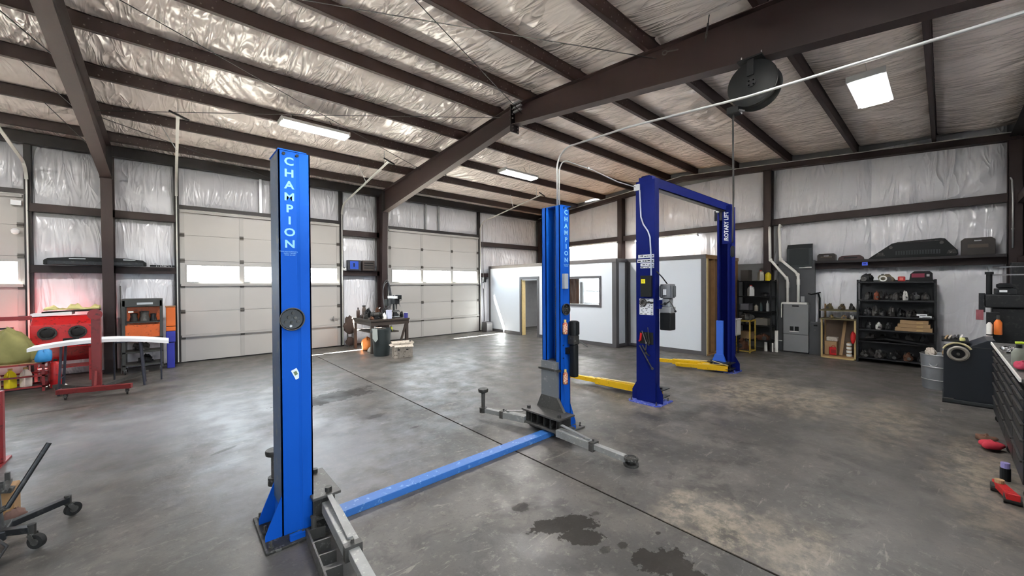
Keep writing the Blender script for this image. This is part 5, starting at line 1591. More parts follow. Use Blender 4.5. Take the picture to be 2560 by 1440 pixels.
MB().prism([(9.24, 0.0, 0.06), (9.24, -0.52, 0.06), (9.24, -0.52, 1.03), (9.24, -0.44, 1.02), (9.24, -0.28, 0.92), (9.24, 0.0, 0.84)], (0.75, 0, 0)).build('cabinet', m_cab, wb, bevel=0.008)
B(9.20, -0.53, 0.0, 10.0, 0.01, 0.02).build('floor_skid', m_black, wb)
B(9.21, -0.53, 0.02, 10.0, 0.01, 0.06).build('kick_strip', MATS['hood_dark'], wb, bevel=0.004)
B(9.234, -0.51, 0.90, 9.241, -0.30, 0.905).build('panel_seam', m_grease, wb)
B(9.20, 0.0 - 0.11, 0.06, 9.24, 0.0, 0.075).build('pedal', m_grease, wb)
MB().lathe([(0.115, 0), (0.12, 0.02), (0.10, 0.035), (0.075, 0.03), (0.07, 0.0)], (9.235, -0.155, 0.79), 28, (-1, 0, 0)).build('shaft_plate', M('plate_grey', '#8a857c', 0.45, 0.4, 0.15, 8), wb, smooth='auto')
MB().cyl((9.236, -0.155, 0.79), (9.225, -0.155, 0.79), 0.07, 20).build('plate_well', m_black, wb)
MB().cyl((9.236, -0.155, 0.79), (9.13, -0.155, 0.79), 0.018, 12).build('spindle', m_grease, wb)
MB().ring((9.23, -0.145, 0.80), (-1, 0, 0), 0.155, 0.014, 20, 8, PI * 0.75, PI * 0.14).build('guard_arc', M('guard_cream', '#b5ad86', 0.5), wb)
tray = MB()
tray.box(9.26, -0.27, 0.965, 9.98, 0.02, 0.985)
tray.build('weight_tray', m_black, wb)
MB().bar((9.5, -0.2, 0.84), (9.5, -0.2, 0.97), 0.04, 0.04).build('tray_post', m_black, wb)
o = MB().lathe([(0.03, 0), (0.032, 0.02), (0.025, 0.05)], (9.30, -0.20, 0.99), 12).build('yellow_cap', M('yellow_cap', '#d8d78e', 0.5), None)
tag(o, 'small pale yellow cap on the wheel balancer tray', 'cap')
for k in range(5):
    o = MB().bar((9.42 + 0.02 * k, -0.02 - 0.04 * k, 1.0), (9.92, -0.05 - 0.04 * k, 1.0 + 0.006 * k), 0.02, 0.02).build('metal_strip', (m_card, m_greycard, m_grease, m_greasedk, m_whiteplastic)[k], None)
    tag(o, ('tan', 'pale', 'bright grey', 'dark', 'white')[k] + ' strip lying on the wheel balancer tray', 'strip', 'strips on the balancer tray')

tcg = thing('tyre_changer', 'black tyre changing machine with upright posts beyond the tool chest', 'machine', (10.5, -0.68, 0))
m_mach = M('machine_black', '#191b1d', 0.42, 0.2, 0.2, 6, wear='#303030')
B(10.20, -0.95, 0, 10.95, -0.42, 0.78).build('base_cabinet', m_mach, tcg, bevel=0.015)
MB().lathe([(0.16, 0), (0.22, 0.03), (0.22, 0.06), (0.05, 0.07)], (10.45, -0.62, 0.78), 24).build('turntable', m_greasedk, tcg, smooth='auto')
B(10.60, -0.92, 0.78, 10.78, -0.76, 2.24).build('tower', m_mach, tcg, bevel=0.01)
B(10.28, -0.88, 1.48, 10.86, -0.44, 1.70).build('arm_block', m_mach, tcg, bevel=0.02)
MB().cyl((10.50, -0.52, 1.62), (10.50, -0.52, 2.06), 0.035, 14).build('hex_post', m_black, tcg)
MB().cyl((10.50, -0.52, 2.04), (10.50, -0.52, 2.085), 0.05, 14).build('post_cap', m_black, tcg)
B(10.34, -0.80, 1.70, 10.72, -0.58, 1.80).build('slide_plate', m_blackmetal, tcg, bevel=0.01)
MB().lathe([(0.06, 0), (0.09, 0.02), (0.09, 0.07), (0.05, 0.09)], (10.46, -0.68, 1.80), 18).build('air_cylinder', m_black, tcg, smooth='auto')
B(10.325, -0.70, 1.74, 10.341, -0.62, 1.775).build('white_label', m_white, tcg)
B(10.28, -0.47, 1.40, 10.36, -0.40, 1.72).build('head_bracket', m_blackmetal, tcg)
B(10.27, -0.45, 1.27, 10.34, -0.37, 1.44).build('pink_label', M('pinklabel', '#8a4c54', 0.5, 0, 0.4, 20), tcg)
B(10.26, -0.62, 0.80, 10.34, -0.48, 1.40).build('column_side', m_mach, tcg)
B(10.34, -0.90, 0.80, 10.60, -0.54, 1.47).build('body_shroud', m_mach, tcg, bevel=0.015)
MB().bar((10.40, -0.55, 2.16), (10.40, -1.0, 2.16), 0.02, 0.02).build('rail', m_chrome, tcg)
MB().bar((10.40, -0.55, 2.03), (10.40, -1.0, 2.03), 0.02, 0.02).build('rail', m_chrome, tcg)
o = thing('spray_bottle', 'orange bottle hung on the black tyre changer', 'bottle', (10.25, -0.60, 1.02))
MB().lathe([(0.04, 0), (0.045, 0.01), (0.045, 0.20), (0.02, 0.25)], (10.20, -0.60, 1.04), 14).build('bottle_body', M('bright_orange', '#e0742a', 0.4), o, smooth='auto')
MB().cyl((10.20, -0.60, 1.29), (10.20, -0.60, 1.36), 0.018, 10).build('nozzle', m_grease, o)
o = thing('grease_tube', 'white tube with black print hung beside the orange bottle', 'tube', (10.22, -0.51, 0.85))
MB().lathe([(0.032, 0), (0.034, 0.01), (0.034, 0.34), (0.012, 0.38)], (10.21, -0.51, 0.86), 14).build('tube_body', m_whiteplastic, o, smooth='auto')
MB().cyl((10.21, -0.51, 1.02), (10.21, -0.51, 1.04), 0.0348, 14).build('band', m_black, o)

# tool chest along the near wall
ch = thing('tool_chest', 'long black roller tool chest with pale worktop at the picture edge', 'tool chest', (7.0, -0.78, 0))
cx0, cx1, cyf, cyb = 5.48, 8.50, -0.46, -1.0
B(cx0, cyb, 0.12, cx1, cyf - 0.02, 1.04).build('carcass', m_blackmetal, ch)
B(cx0 - 0.01, cyb, 1.04, cx1 + 0.01, cyf + 0.02, 1.075).build('worktop', M('worktop_dark', '#4a4a48', 0.5, 0.2, 0.3, 8, wear='#8f8d88'), ch, bevel=0.005)
B(cx0 - 0.012, cyf + 0.012, 1.05, cx1 + 0.01, cyf + 0.024, 1.08).build('edge_strip', m_whiteplastic, ch)
m_drawer = M('drawer_grey', '#1d1f22', 0.4, 0.2, 0.15, 6)
cols = [cx0 + 0.02, cx0 + 0.78, cx0 + 1.54, cx0 + 2.28, cx1 - 0.02]
for c in range(4):
    z = 0.15
    for k, h in enumerate((0.22, 0.18, 0.14, 0.12, 0.10, 0.08)):
        d = B(cols[c] + 0.008, cyf - 0.02, z, cols[c + 1] - 0.008, cyf, z + h - 0.012).build('drawer', m_drawer, ch, bevel=0.004)
        B(cols[c] + 0.03, cyf, z + h - 0.034, cols[c + 1] - 0.03, cyf + 0.014, z + h - 0.018).build('pull', m_greasedk, d)
        z += h
for x in (cx0 + 0.10, cx0 + 1.5, cx1 - 0.10):
    MB().cyl((x - 0.02, cyf - 0.06, 0.05), (x + 0.02, cyf - 0.06, 0.05), 0.05, 16).build('caster', m_rubber, ch)
    B(x - 0.03, cyf - 0.09, 0.05, x + 0.03, cyf - 0.03, 0.12).build('caster_fork', m_galv, ch)
    MB().cyl((x - 0.02, cyb + 0.06, 0.05), (x + 0.02, cyb + 0.06, 0.05), 0.05, 16).build('caster', m_rubber, ch)
    B(x - 0.03, cyb + 0.03, 0.05, x + 0.03, cyb + 0.09, 0.12).build('caster_fork', m_galv, ch)
o = thing('spray_bottle', 'grey spray bottle with lime green trigger on the tool chest', 'bottle', (6.35, -0.52, 1.075))
MB().lathe([(0.045, 0), (0.05, 0.01), (0.05, 0.13), (0.03, 0.165), (0.018, 0.175)], (6.35, -0.505, 1.075), 18).build('bottle_body', M('bottle_grey', '#7f8378', 0.4, 0, 0.15, 8), o, smooth='auto')
MB().cyl((6.35, -0.505, 1.205), (6.35, -0.505, 1.225), 0.046, 18, 0.03).build('shoulder', m_whiteplastic, o)
MB().cyl((6.35, -0.505, 1.25), (6.35, -0.505, 1.285), 0.02, 12).build('collar', m_black, o)
MB().tube([(6.35, -0.48, 1.30), (6.35, -0.52, 1.305), (6.35, -0.56, 1.295), (6.35, -0.575, 1.25)], 0.014, 8).build('trigger_head', M('lime', '#c2dc3a', 0.4), o, smooth=True)
o = MB().blob((6.02, -0.50, 1.11), (0.10, 0.05, 0.05), 151, 0.3, 16, 9).build('red_rag', M('rag_pink', '#a8324e', 0.9, 0, 0.2, 12), None, smooth=True)
tag(o, 'crumpled dark pink rag on the tool chest worktop', 'rag')
for k, (x, y, z, lab) in enumerate(((7.4, -0.52, 1.075, 'small steel bracket on the far half of the tool chest worktop'), (6.8, -0.60, 1.075, 'dark air tool on the tool chest worktop behind the spray bottle'))):
    part_lump((x, y, z), (0.09, 0.06, 0.05), 160 + k, lab, (m_chrome, m_greasedk)[k], name='small_part', cat='part')
# oddments on the floor below the chest
o = MB().blob((6.98, -0.36, 0.05), (0.12, 0.09, 0.05), 171, 0.3, 14, 8).build('red_cloth', M('red_cloth', '#b0293c', 0.9, 0, 0.2, 9), None, smooth=True)
tag(o, 'red cloth bundle on the floor by the tool chest', 'cloth')
o = MB().blob((7.32, -0.34, 0.03), (0.14, 0.08, 0.035), 172, 0.4, 14, 8).build('floor_rag', M('leaf_brown', '#5d4030', 0.9, 0, 0.3, 12), None, smooth=True)
tag(o, 'flat brown rag on the floor by the balancer end of the tool chest', 'rag')
o = thing('black_canister', 'black canister with lilac collar on the floor at the picture edge', 'canister', (6.0, -0.42, 0))
MB().cyl((6.0, -0.40, 0), (6.0, -0.40, 0.12), 0.035, 14).build('can_body', m_black, o)
MB().cyl((6.0, -0.40, 0.12), (6.0, -0.40, 0.17), 0.03, 14).build('collar', M('lilac', '#8f88c2', 0.5), o)
o = thing('floor_jack', 'low red floor jack end poking out at the picture edge', 'jack', (5.5, -0.36, 0))
MB().prism([(5.36, -0.44, 0.04), (5.66, -0.36, 0.04), (5.66, -0.30, 0.04), (5.36, -0.36, 0.04)], (0, 0, 0.06)).build('frame', m_red, o, bevel=0.006)
MB().cyl((5.40, -0.45, 0.04), (5.40, -0.35, 0.04), 0.04, 14).build('wheel', m_greasedk, o)
MB().cyl((5.62, -0.37, 0.04), (5.62, -0.29, 0.04), 0.04, 14).build('wheel', m_greasedk, o)
MB().cyl((5.58, -0.34, 0.10), (5.58, -0.34, 0.13), 0.03, 14).build('saddle', m_card, o)

# ================================================================== CENTRE BACK: workbench by the column
wbn = thing('workbench', 'dark wooden workbench cluttered with tools in front of the steel column', 'workbench', (4.8, 11.4, 0))
m_bench = M('bench_wood', '#3b322c', 0.65, 0, 0.25, 7, 0.15, 40)
bx0, bx1, by0, by1 = 4.16, 5.34, 10.62, 12.10
for k in range(5):
    w = (by1 - by0) / 5
    B(bx0, by0 + k * w + 0.003, 0.90, bx1, by0 + (k + 1) * w - 0.003, 0.945).build('top_plank', m_bench, wbn)
for x in (bx0 + 0.03, bx1 - 0.11):
    for y in (by0 + 0.03, by1 - 0.11):
        B(x, y, 0, x + 0.08, y + 0.08, 0.90).build('leg', m_bench, wbn)
B(bx0 + 0.02, by0 + 0.02, 0.78, bx1 - 0.02, by0 + 0.05, 0.90).build('apron', m_bench, wbn)
B(bx0 + 0.02, by0 + 0.05, 0.78, bx0 + 0.05, by1 - 0.02, 0.90).build('apron', m_bench, wbn)
B(bx0 + 0.10, by0 + 0.10, 0.55, bx1 - 0.30, by1 - 0.1, 0.58).build('lower_shelf', m_bench, wbn)
MB().bar((5.25, 10.66, 0.85), (5.02, 10.66, 0.12), 0.05, 0.05).build('diagonal_brace', m_bench, wbn)
dp = thing('drill_press', 'grey bench drill press standing on the dark workbench', 'drill press', (5.05, 11.0, 0.945))
B(4.94, 10.84, 0.949, 5.16, 11.14, 0.985).build('base', m_grease, dp, bevel=0.006)
MB().cyl((5.05, 11.08, 0.98), (5.05, 11.08, 1.62), 0.032, 14).build('column', m_blackmetal, dp)
B(4.97, 10.84, 1.36, 5.13, 11.14, 1.52).build('head', m_blackmetal, dp, bevel=0.015)
B(4.95, 10.82, 1.52, 5.14, 11.30, 1.60).build('belt_cover', m_white, dp, bevel=0.012)
B(5.06, 10.80, 1.50, 5.18, 11.0, 1.63).build('pulley_hood', m_black, dp, bevel=0.012)
MB().cyl((4.90, 11.24, 1.30), (4.90, 11.24, 1.50), 0.065, 16).build('motor', M('motor_dark', '#3c403f', 0.45, 0.2), dp, smooth='auto')
MB().cyl((5.05, 10.90, 1.36), (5.05, 10.90, 1.20), 0.028, 12, 0.016).build('chuck', m_grease, dp)
MB().cyl((4.92, 10.98, 1.16), (5.18, 10.98, 1.16), 0.012, 8).build('table_arm', m_grease, dp)
B(4.95, 10.84, 1.12, 5.15, 11.04, 1.145).build('table', m_grease, dp)
for a in (0.5, 2.6, 4.7):
    MB().cyl((5.14, 10.95, 1.42), (5.20, 10.95 + 0.14 * math.cos(a), 1.42 + 0.14 * math.sin(a)), 0.008, 8).build('feed_handle', m_chrome, dp)
def smallbox(x0, y0, z0, x1, y1, z1, name, label, mat, cat='box'):
    o = thing(name, label, cat, ((x0 + x1) / 2, (y0 + y1) / 2, z0))
    B(x0, y0, z0, x1, y1, z1).build('box_body', mat, o, bevel=0.005)
    B(x0 - 0.002, y0 - 0.002, z1 - 0.02, x1 + 0.002, y1 + 0.002, z1 + 0.002).build('lid', mat, o)
    return o
smallbox(4.70, 10.70, 0.949, 4.82, 10.84, 1.20, 'white_box', 'tall lilac-white box on the workbench beside the drill press', M('lilac_white', '#cdd2e6', 0.5))
o = thing('paint_can', 'small violet-blue can tipped at the outer corner of the workbench', 'can', (5.26, 10.70, 0.949))
MB().lathe([(0.055, 0), (0.058, 0.01), (0.058, 0.15), (0.05, 0.155)], (5.26, 10.70, 0.949), 16).build('can_body', M('violet', '#3a3a86', 0.4), o, smooth='auto')
MB().ring((5.26, 10.70, 1.10), (0, 0, 1), 0.056, 0.004, 18, 6).build('rim', m_galv, o)
def vise(x, y, z, label):
    o = thing('bench_vise', label, 'vise', (x, y, z))
    B(x - 0.06, y - 0.08, z + 0.004, x + 0.06, y + 0.10, z + 0.05).build('base', m_greasedk, o, bevel=0.006)
    B(x - 0.05, y - 0.02, z + 0.05, x + 0.05, y + 0.10, z + 0.16).build('fixed_jaw', m_greasedk, o, bevel=0.01)
    B(x - 0.05, y - 0.12, z + 0.06, x + 0.05, y - 0.05, z + 0.16).build('moving_jaw', m_greasedk, o, bevel=0.01)
    MB().cyl((x, y - 0.05, z + 0.09), (x, y - 0.20, z + 0.09), 0.014, 10).build('screw', m_grease, o)
    MB().cyl((x - 0.09, y - 0.19, z + 0.09), (x + 0.09, y - 0.19, z + 0.09), 0.007, 8).build('tommy_bar', m_chrome, o)
vise(4.62, 11.02, 0.945, 'dark bench vise on the workbench beside the tall lilac-white box')
bg = thing('bench_grinder', 'small bench grinder with two wheels on the workbench', 'grinder', (4.42, 10.90, 0.945))
B(4.36, 10.82, 0.949, 4.48, 10.98, 1.0).build('base', m_blackmetal, bg)
MB().cyl((4.34, 10.90, 1.08), (4.50, 10.90, 1.08), 0.065, 16).build('motor', m_grease, bg, smooth='auto')
for x in (4.31, 4.53):
    MB().cyl((x - 0.014, 10.90, 1.08), (x + 0.014, 10.90, 1.08), 0.075, 18).build('wheel', m_greasedk, bg, smooth='auto')
B(4.36, 10.80, 1.0, 4.48, 11.0, 1.03).build('yoke', m_blackmetal, bg)
part_lump((5.25, 10.96, 0.945), (0.05, 0.06, 0.12), 205, 'dark angular casting on the workbench just right of the drill press', m_black)
for k, (x, y, rx, ry, rz, lab, mt) in enumerate((
        (4.30, 11.50, .08, .09, .12, 'dark brown tool heap at the back corner of the workbench', M('brown_tool', '#3d2d26', 0.6, 0.1, 0.3, 9)),
        (4.58, 11.40, .09, .10, .12, 'grey machine head at the back of the workbench', m_grease),
        (4.95, 11.55, .10, .11, .16, 'black gearbox at the back of the workbench under the hanging hose', m_blackmetal),
        (4.26, 10.80, .06, .08, .06, 'rusty clamp at the front corner of the workbench', MATS['rust']),
        (5.22, 11.30, .07, .10, .10, 'black oil funnel on the workbench behind the drill press', m_black))):
    part_lump((x, y, 0.945), (rx, ry, rz), 210 + k, lab, mt, name='bench_clutter', cat='tool')
for k, (x, y, rx, ry, rz, lab, mt) in enumerate((
        (4.24, 11.20, .06, .08, .14, 'dark air ratchet at the door side of the workbench', m_greasedk),
        (4.78, 11.20, .07, .08, .20, 'tall dark machine housing in the middle of the workbench', m_blackmetal),
        (4.60, 10.72, .05, .05, .12, 'pale jar at the front edge of the workbench', m_whiteplastic),
        (4.50, 11.66, .09, .08, .18, 'dark toolbox heap behind the grey machine head', m_black),
        (4.76, 11.60, .07, .08, .20, 'rusty casting behind the tall dark machine housing', MATS['rust']))):
    part_lump((x, y, 0.945), (rx, ry, rz), 310 + k, lab, mt, name='bench_clutter', cat='tool')
bottle((4.28, 11.90, 0.945), 0.05, 0.30, '#4a3a34', 'dark brown bottle standing at the back of the workbench by the door')
bottle((4.46, 11.90, 0.945), 0.06, 0.36, '#53473f', 'taller brown canister at the back of the workbench by the door', neck=0.7)
o = MB().bar((4.66, 11.95, 0.975), (4.98, 11.92, 1.22), 0.07, 0.012).build('paper_sheet', m_white, None)
tag(o, 'white sheet leaning at the back of the workbench', 'paper')
# under the bench
for k, (x, y, rx, ry, rz, lab, mt) in enumerate((
        (4.40, 11.50, .14, .22, .26, 'orange bag in the sunlight under the workbench', M('bag_orange', '#d9803c', 0.7, 0, 0.25, 9, 0.2, 30)),
        (4.60, 11.90, .12, .14, .18, 'dark red bundle under the workbench by the wall', M('bundle_red', '#5e2620', 0.8, 0, 0.2, 9)),
        (4.30, 11.00, .08, .10, .10, 'pale rag under the front of the workbench', m_greycard))):
    o = MB().blob((x, y, rz * 0.35 + 0.002), (rx, ry, rz), 230 + k, 0.3, 18, 10).build(('canvas_bag', 'cloth_bundle', 'rag')[k], mt, None, smooth=True)
    tag(o, lab, ('bag', 'bundle', 'rag')[k])
bottle((4.80, 10.72, 0.58), 0.04, 0.16, '#c8d426', 'lime yellow bottle on the shelf under the workbench')
# bin and carton
tr2 = thing('trash_bin', 'dark grey-green plastic trash bin in front of the workbench', 'trash bin', (4.30, 10.28, 0))
MB().lathe([(0.205, 0), (0.21, 0.02), (0.25, 0.70), (0.262, 0.70), (0.262, 0.74), (0.245, 0.74), (0.205, 0.06), (0.01, 0.05)], (4.32, 10.27, 0), 30).build('bin_body', M('bin_green', '#2e3637', 0.5, 0, 0.12, 5), tr2, smooth='auto')
for s in (-1, 1):
    B(4.32 + s * 0.26 - 0.03, 10.22, 0.64, 4.32 + s * 0.26 + 0.03, 10.32, 0.69).build('handle', MATS['bin_green'], tr2, bevel=0.006)
o = MB().prism([(4.03, 10.17, 0.76), (4.11, 10.04, 0.76), (4.12, 10.03, 0.48), (4.08, 10.09, 0.40), (4.03, 10.16, 0.50)], (-0.006, -0.004, 0)).build('bin_liner', M('liner_grey', '#a9b0ac', 0.4, 0, 0.1, 8), None)
tag(o, 'pale plastic liner hanging over the rim of the trash bin', 'liner')
o = MB().blob((4.32, 10.27, 0.68), (0.16, 0.16, 0.07), 240, 0.3, 16, 8, False).build('rubbish', M('rubbish', '#3d3a37', 0.8, 0, 0.4, 14), None)
tag(o, 'dark rubbish heaped in the dark plastic trash bin', 'rubbish', kind='stuff')
cbx = thing('cardboard_box', 'worn pale open carton on the floor beside the dark trash bin', 'box', (4.64, 9.68, 0), rz=-0.25, local=True)
w, d, h, t = 0.24, 0.17, 0.34, 0.008
mb = MB().box(-w, -d, 0.003, w, d, 0.01).box(-w, -d, 0, -w + t, d, h).box(w - t, -d, 0, w, d, h).box(-w, -d, 0, w, -d + t, h).box(-w, d - t, 0, w, d, h)
mb.build('carton_body', m_greycard, cbx)
for pts, v in (([(-w, -d, h), (w, -d, h), (w + .01, -d - 0.09, h - 0.05), (-w, -d - 0.09, h - 0.04)], (0, 0, 0.005)), ([(-w, d, h), (w, d, h), (w, d + 0.07, h + 0.06), (-w, d + 0.08, h + 0.05)], (0, 0, 0.005)), ([(-w, -d, h), (-w, d, h), (-w - 0.08, d, h - 0.02), (-w - 0.08, -d, h - 0.03)], (0, 0, 0.005)), ([(w, -d, h), (w, d, h), (w + 0.05, d, h + 0.06), (w + 0.05, -d, h + 0.05)], (0, 0, 0.005))):
    MB().prism(pts, v).build('flap', m_greycard, cbx)
for x in (-0.12, 0.10):
    B(x - 0.03, -d - 0.002, 0.20, x + 0.03, -d, 0.23).build('hand_hole', m_black, cbx)
# folded camp chair by the door, coiled hose on the column
fc = thing('folding_chair', 'folded dark brown camp chair leaning at the wall beside the workbench', 'chair', (4.20, 12.45, 0))
m_chairc = M('chair_cloth', '#40332e', 0.85, 0, 0.25, 9)
for x, dx in ((4.12, 0.04), (4.18, -0.05), (4.26, 0.05), (4.32, -0.04)):
    MB().cyl((x, 12.44, 0.0), (x + dx, 12.50, 0.86), 0.012, 8).build('leg', m_grease, fc)
MB().blob((4.22, 12.46, 0.66), (0.17, 0.07, 0.27), 250, 0.3, 16, 10, False).build('seat_cloth', m_chairc, fc, smooth=True)
MB().blob((4.22, 12.45, 0.16), (0.13, 0.05, 0.14), 251, 0.3, 14, 8, False).build('back_cloth', m_chairc, fc, smooth=True)
hs = thing('hanging_hose', 'black air hose hung in long loops on the steel column above the workbench', 'hose', (5.30, 12.18, 1.1))
for k in range(5):
    pts = []
    r = 0.10 + 0.012 * k
    for i in range(33):
        a = 2 * PI * i / 32
        z = 1.62 + math.sin(a) * (0.46 + 0.03 * (k % 3)) - 0.02 * k
        pts.append((5.30 + r * math.cos(a), 12.20 - 0.024 * k + 0.02 * math.sin(3 * a), z))
    MB().tube(pts, 0.012, 6).build('hose_loop', M('hose_grey', '#5a5b5e', 0.5), hs, smooth=True)
MB().cyl((5.30, 12.335, 2.02), (5.30, 12.05, 2.05), 0.012, 8).build('hook', m_grease, hs)
# two cases on the girt left of the column
for k, (xa, xb, mt, lab) in enumerate(((4.22, 4.62, M('case_slate', '#2c2f38', 0.5), 'dark crate with blue square face on the girt between the garage doors'), (4.68, 5.08, M('case_brown2', '#3c3430', 0.5), 'plain dark crate on the girt next to the blue-faced one'))):
    o = thing('battery_crate', lab, 'crate', ((xa + xb) / 2, 12.6, 2.40))
    B(xa, 12.56, 2.403, xb, 12.74, 2.74).build('crate_body', mt, o, bevel=0.01)
    if k == 0:
        B(xa + 0.06, 12.552, 2.45, xb - 0.08, 12.562, 2.70).build('blue_face', M('face_blue', '#1d4bb8', 0.5, 0, 0.2, 12), o)
        B(xa + 0.16, 12.548, 2.52, xa + 0.20, 12.553, 2.64).build('mark', m_black, o)
    else:
        for z in (2.48, 2.56, 2.64):
            B(xa + 0.05, 12.553, z, xb - 0.05, 12.562, z + 0.03).build('slat', m_black, o)
o = MB().blob((4.14, 12.64, 2.44), (0.05, 0.06, 0.05), 260, 0.4, 12, 8).build('white_rag', m_white, None, smooth=True)
tag(o, 'white rag on the girt beside the blue-faced crate', 'rag')

# ================================================================== BACK LEFT: blast cabinet, cart, stands
bc = thing('blast_cabinet', 'red sandblasting cabinet with two dark round glove ports', 'blast cabinet', (-1.62, 11.95, 0))
MB().prism([(-2.04, 11.72, 0.72), (-2.04, 11.72, 1.18), (-2.04, 11.92, 1.34), (-2.04, 12.28, 1.34), (-2.04, 12.28, 0.72)], (0.84, 0, 0)).build('cabinet_box', m_red, bc, bevel=0.01)
MB().prism([(-2.00, 11.76, 0.72), (-2.00, 12.24, 0.72), (-2.00, 12.04, 0.42), (-2.00, 11.96, 0.42)], (0.76, 0, 0)).build('hopper', m_darkred, bc)
for x in (-1.82, -1.42):
    MB().lathe([(0.125, 0), (0.13, 0.02), (0.10, 0.025), (0.10, 0.004), (0.01, 0.004)], (x, 11.718, 1.02), 26, (0, -1, 0)).build('glove_port', m_greasedk, bc, smooth='auto')
    MB().blob((x, 11.70, 1.02), (0.085, 0.03, 0.085), 3, 0.3, 14, 8, False).build('glove', m_rubber, bc, smooth=True)
for x in (-2.00, -1.28):
    for y in (11.76, 12.20):
        B(x, y, 0, x + 0.04, y + 0.04, 0.74).build('leg', m_darkred, bc)
B(-2.0, 11.78, 0.30, -1.24, 12.22, 0.32).build('shelf', m_darkred, bc)
B(-1.62, 11.70, 0.78, -1.40, 11.72, 0.90).build('control_plate', m_black, bc)
for k, (x0, x1, z, th, lab, mt) in enumerate(((-2.06, -1.52, 1.345, 0.06, 'sunlit white foam slab lying on the red blasting cabinet', m_white), (-1.92, -1.14, 1.41, 0.025, 'dark rubber mat lying over the red blasting cabinet', m_rubber))):
    o = MB().prism([(x0, 11.90, z), (x1, 11.88, z + 0.02), (x1, 12.26, z + 0.02), (x0, 12.24, z)], (0, 0, th)).build(('foam_slab', 'rubber_mat')[k], mt, None)
    tag(o, lab, ('foam', 'mat')[k])
m_foam = M('foam_yellow', '#cfc888', 0.85, 0, 0.15, 9, 0.3, 40)
vs = []; fs = []
nx, ny = 34, 10
fp = random.Random(5)
hx = [0.05 + 0.05 * math.sin(i * 0.45) + 0.018 * math.sin(i * 1.3 + 1) + 0.008 * fp.uniform(-1, 1) for i in range(nx)]
for j in range(ny):
    for i in range(nx):
        x = -1.90 + 0.76 * i / (nx - 1)
        y = 11.93 + 0.28 * j / (ny - 1)
        h = max(0.01, hx[i]) * math.sin(PI * (0.12 + 0.76 * j / (ny - 1))) * (0.5 + 0.9 * math.sin(PI * (0.08 + 0.84 * i / (nx - 1))))
        vs.append((x, y, 1.475 + 0.02 * i / nx + h * 0.75))
top = len(vs)
vs += [(x, y, 1.462) for x, y, z in vs]
for j in range(ny - 1):
    for i in range(nx - 1):
        a = j * nx + i
        fs.append((a, a + 1, a + nx + 1, a + nx))
        fs.append((top + a, top + a + nx, top + a + nx + 1, top + a + 1))
for i in range(nx - 1):
    fs.append((top + i, top + i + 1, i + 1, i)); b2 = (ny - 1) * nx + i
    fs.append((b2, b2 + 1, top + b2 + 1, top + b2))
for j in range(ny - 1):
    a = j * nx
    fs.append((a, a + nx, top + a + nx, top + a)); a += nx - 1
    fs.append((top + a, top + a + nx, a + nx, a))
o = MB().add(vs, fs).build('foam_sheet', m_foam, None, smooth=True)
tag(o, 'torn pale yellow foam sheet crumpled on top of the red blasting cabinet', 'foam')

# machine cart: dark steel frame with orange bay
mc = thing('machine_cart', 'dark steel rolling cart with an orange backed bay of machinery', 'cart', (-0.44, 12.1, 0))
mcx0, mcx1, mcy0, mcy1 = -0.80, -0.14, 11.85, 12.35
m_dgrey = M('cart_grey', '#3c3d3b', 0.5, 0.3, 0.15, 6)
for x in (mcx0, mcx1 - 0.05):
    for y in (mcy0, mcy1 - 0.05):
        B(x, y, 0.10, x + 0.05, y + 0.05, 1.62).build('post', m_dgrey, mc)
B(mcx0, mcy0, 1.48, mcx1, mcy1, 1.66).build('top_hood', m_dgrey, mc, bevel=0.012)
B(mcx0 + 0.05, mcy1 - 0.04, 0.78, mcx1 - 0.05, mcy1 - 0.02, 1.48).build('orange_back', m_orange, mc)
B(mcx0 + 0.03, mcy0 + 0.02, 0.80, mcx1 - 0.03, mcy0 + 0.04, 1.08).build('orange_front', m_orange, mc)
for z in (0.18, 0.46, 0.76):
    B(mcx0, mcy0, z, mcx1, mcy1, z + 0.03).build('deck', m_dgrey, mc)
B(mcx0 + 0.05, mcy0 + 0.03, 1.12, mcx1 - 0.05, mcy1 - 0.06, 1.15).build('machine_deck', m_greasedk, mc)
for k, (x, r, h) in enumerate(((-0.62, .07, .18), (-0.45, .09, .22), (-0.30, .06, .16))):
    MB().lathe([(r, 0), (r * 1.05, h * .2), (r * .8, h * .6), (r * .9, h), (r * .3, h * 1.05)], (x, 12.05, 1.15), 14).build('machine_head', (m_greasedk, m_grease, m_blackmetal)[k], mc, smooth='auto')
B(-0.56, mcy0 - 0.006, 1.53, -0.30, mcy0, 1.575).build('pale_bar', m_galv, mc)
B(-0.70, mcy0 + 0.03, 1.36, -0.62, mcy0 + 0.16, 1.39).build('lamp_arm', m_whiteplastic, mc)
for x in (mcx0 + 0.04, mcx1 - 0.04):
    for y in (mcy0 + 0.04, mcy1 - 0.04):
        MB().cyl((x - 0.015, y, 0.05), (x + 0.015, y, 0.05), 0.05, 14).build('caster', m_rubber, mc)
        B(x - 0.02, y - 0.025, 0.05, x + 0.02, y + 0.025, 0.12).build('caster_fork', m_galv, mc)
part_lump((-0.50, 12.1, 0.495), (0.13, 0.11, 0.12), 281, 'greasy pump on the middle deck of the dark rolling cart', m_greasedk)
part_lump((-0.44, 12.1, 0.215), (0.11, 0.11, 0.11), 282, 'dark motor on the lowest deck of the dark rolling cart', m_blackmetal)
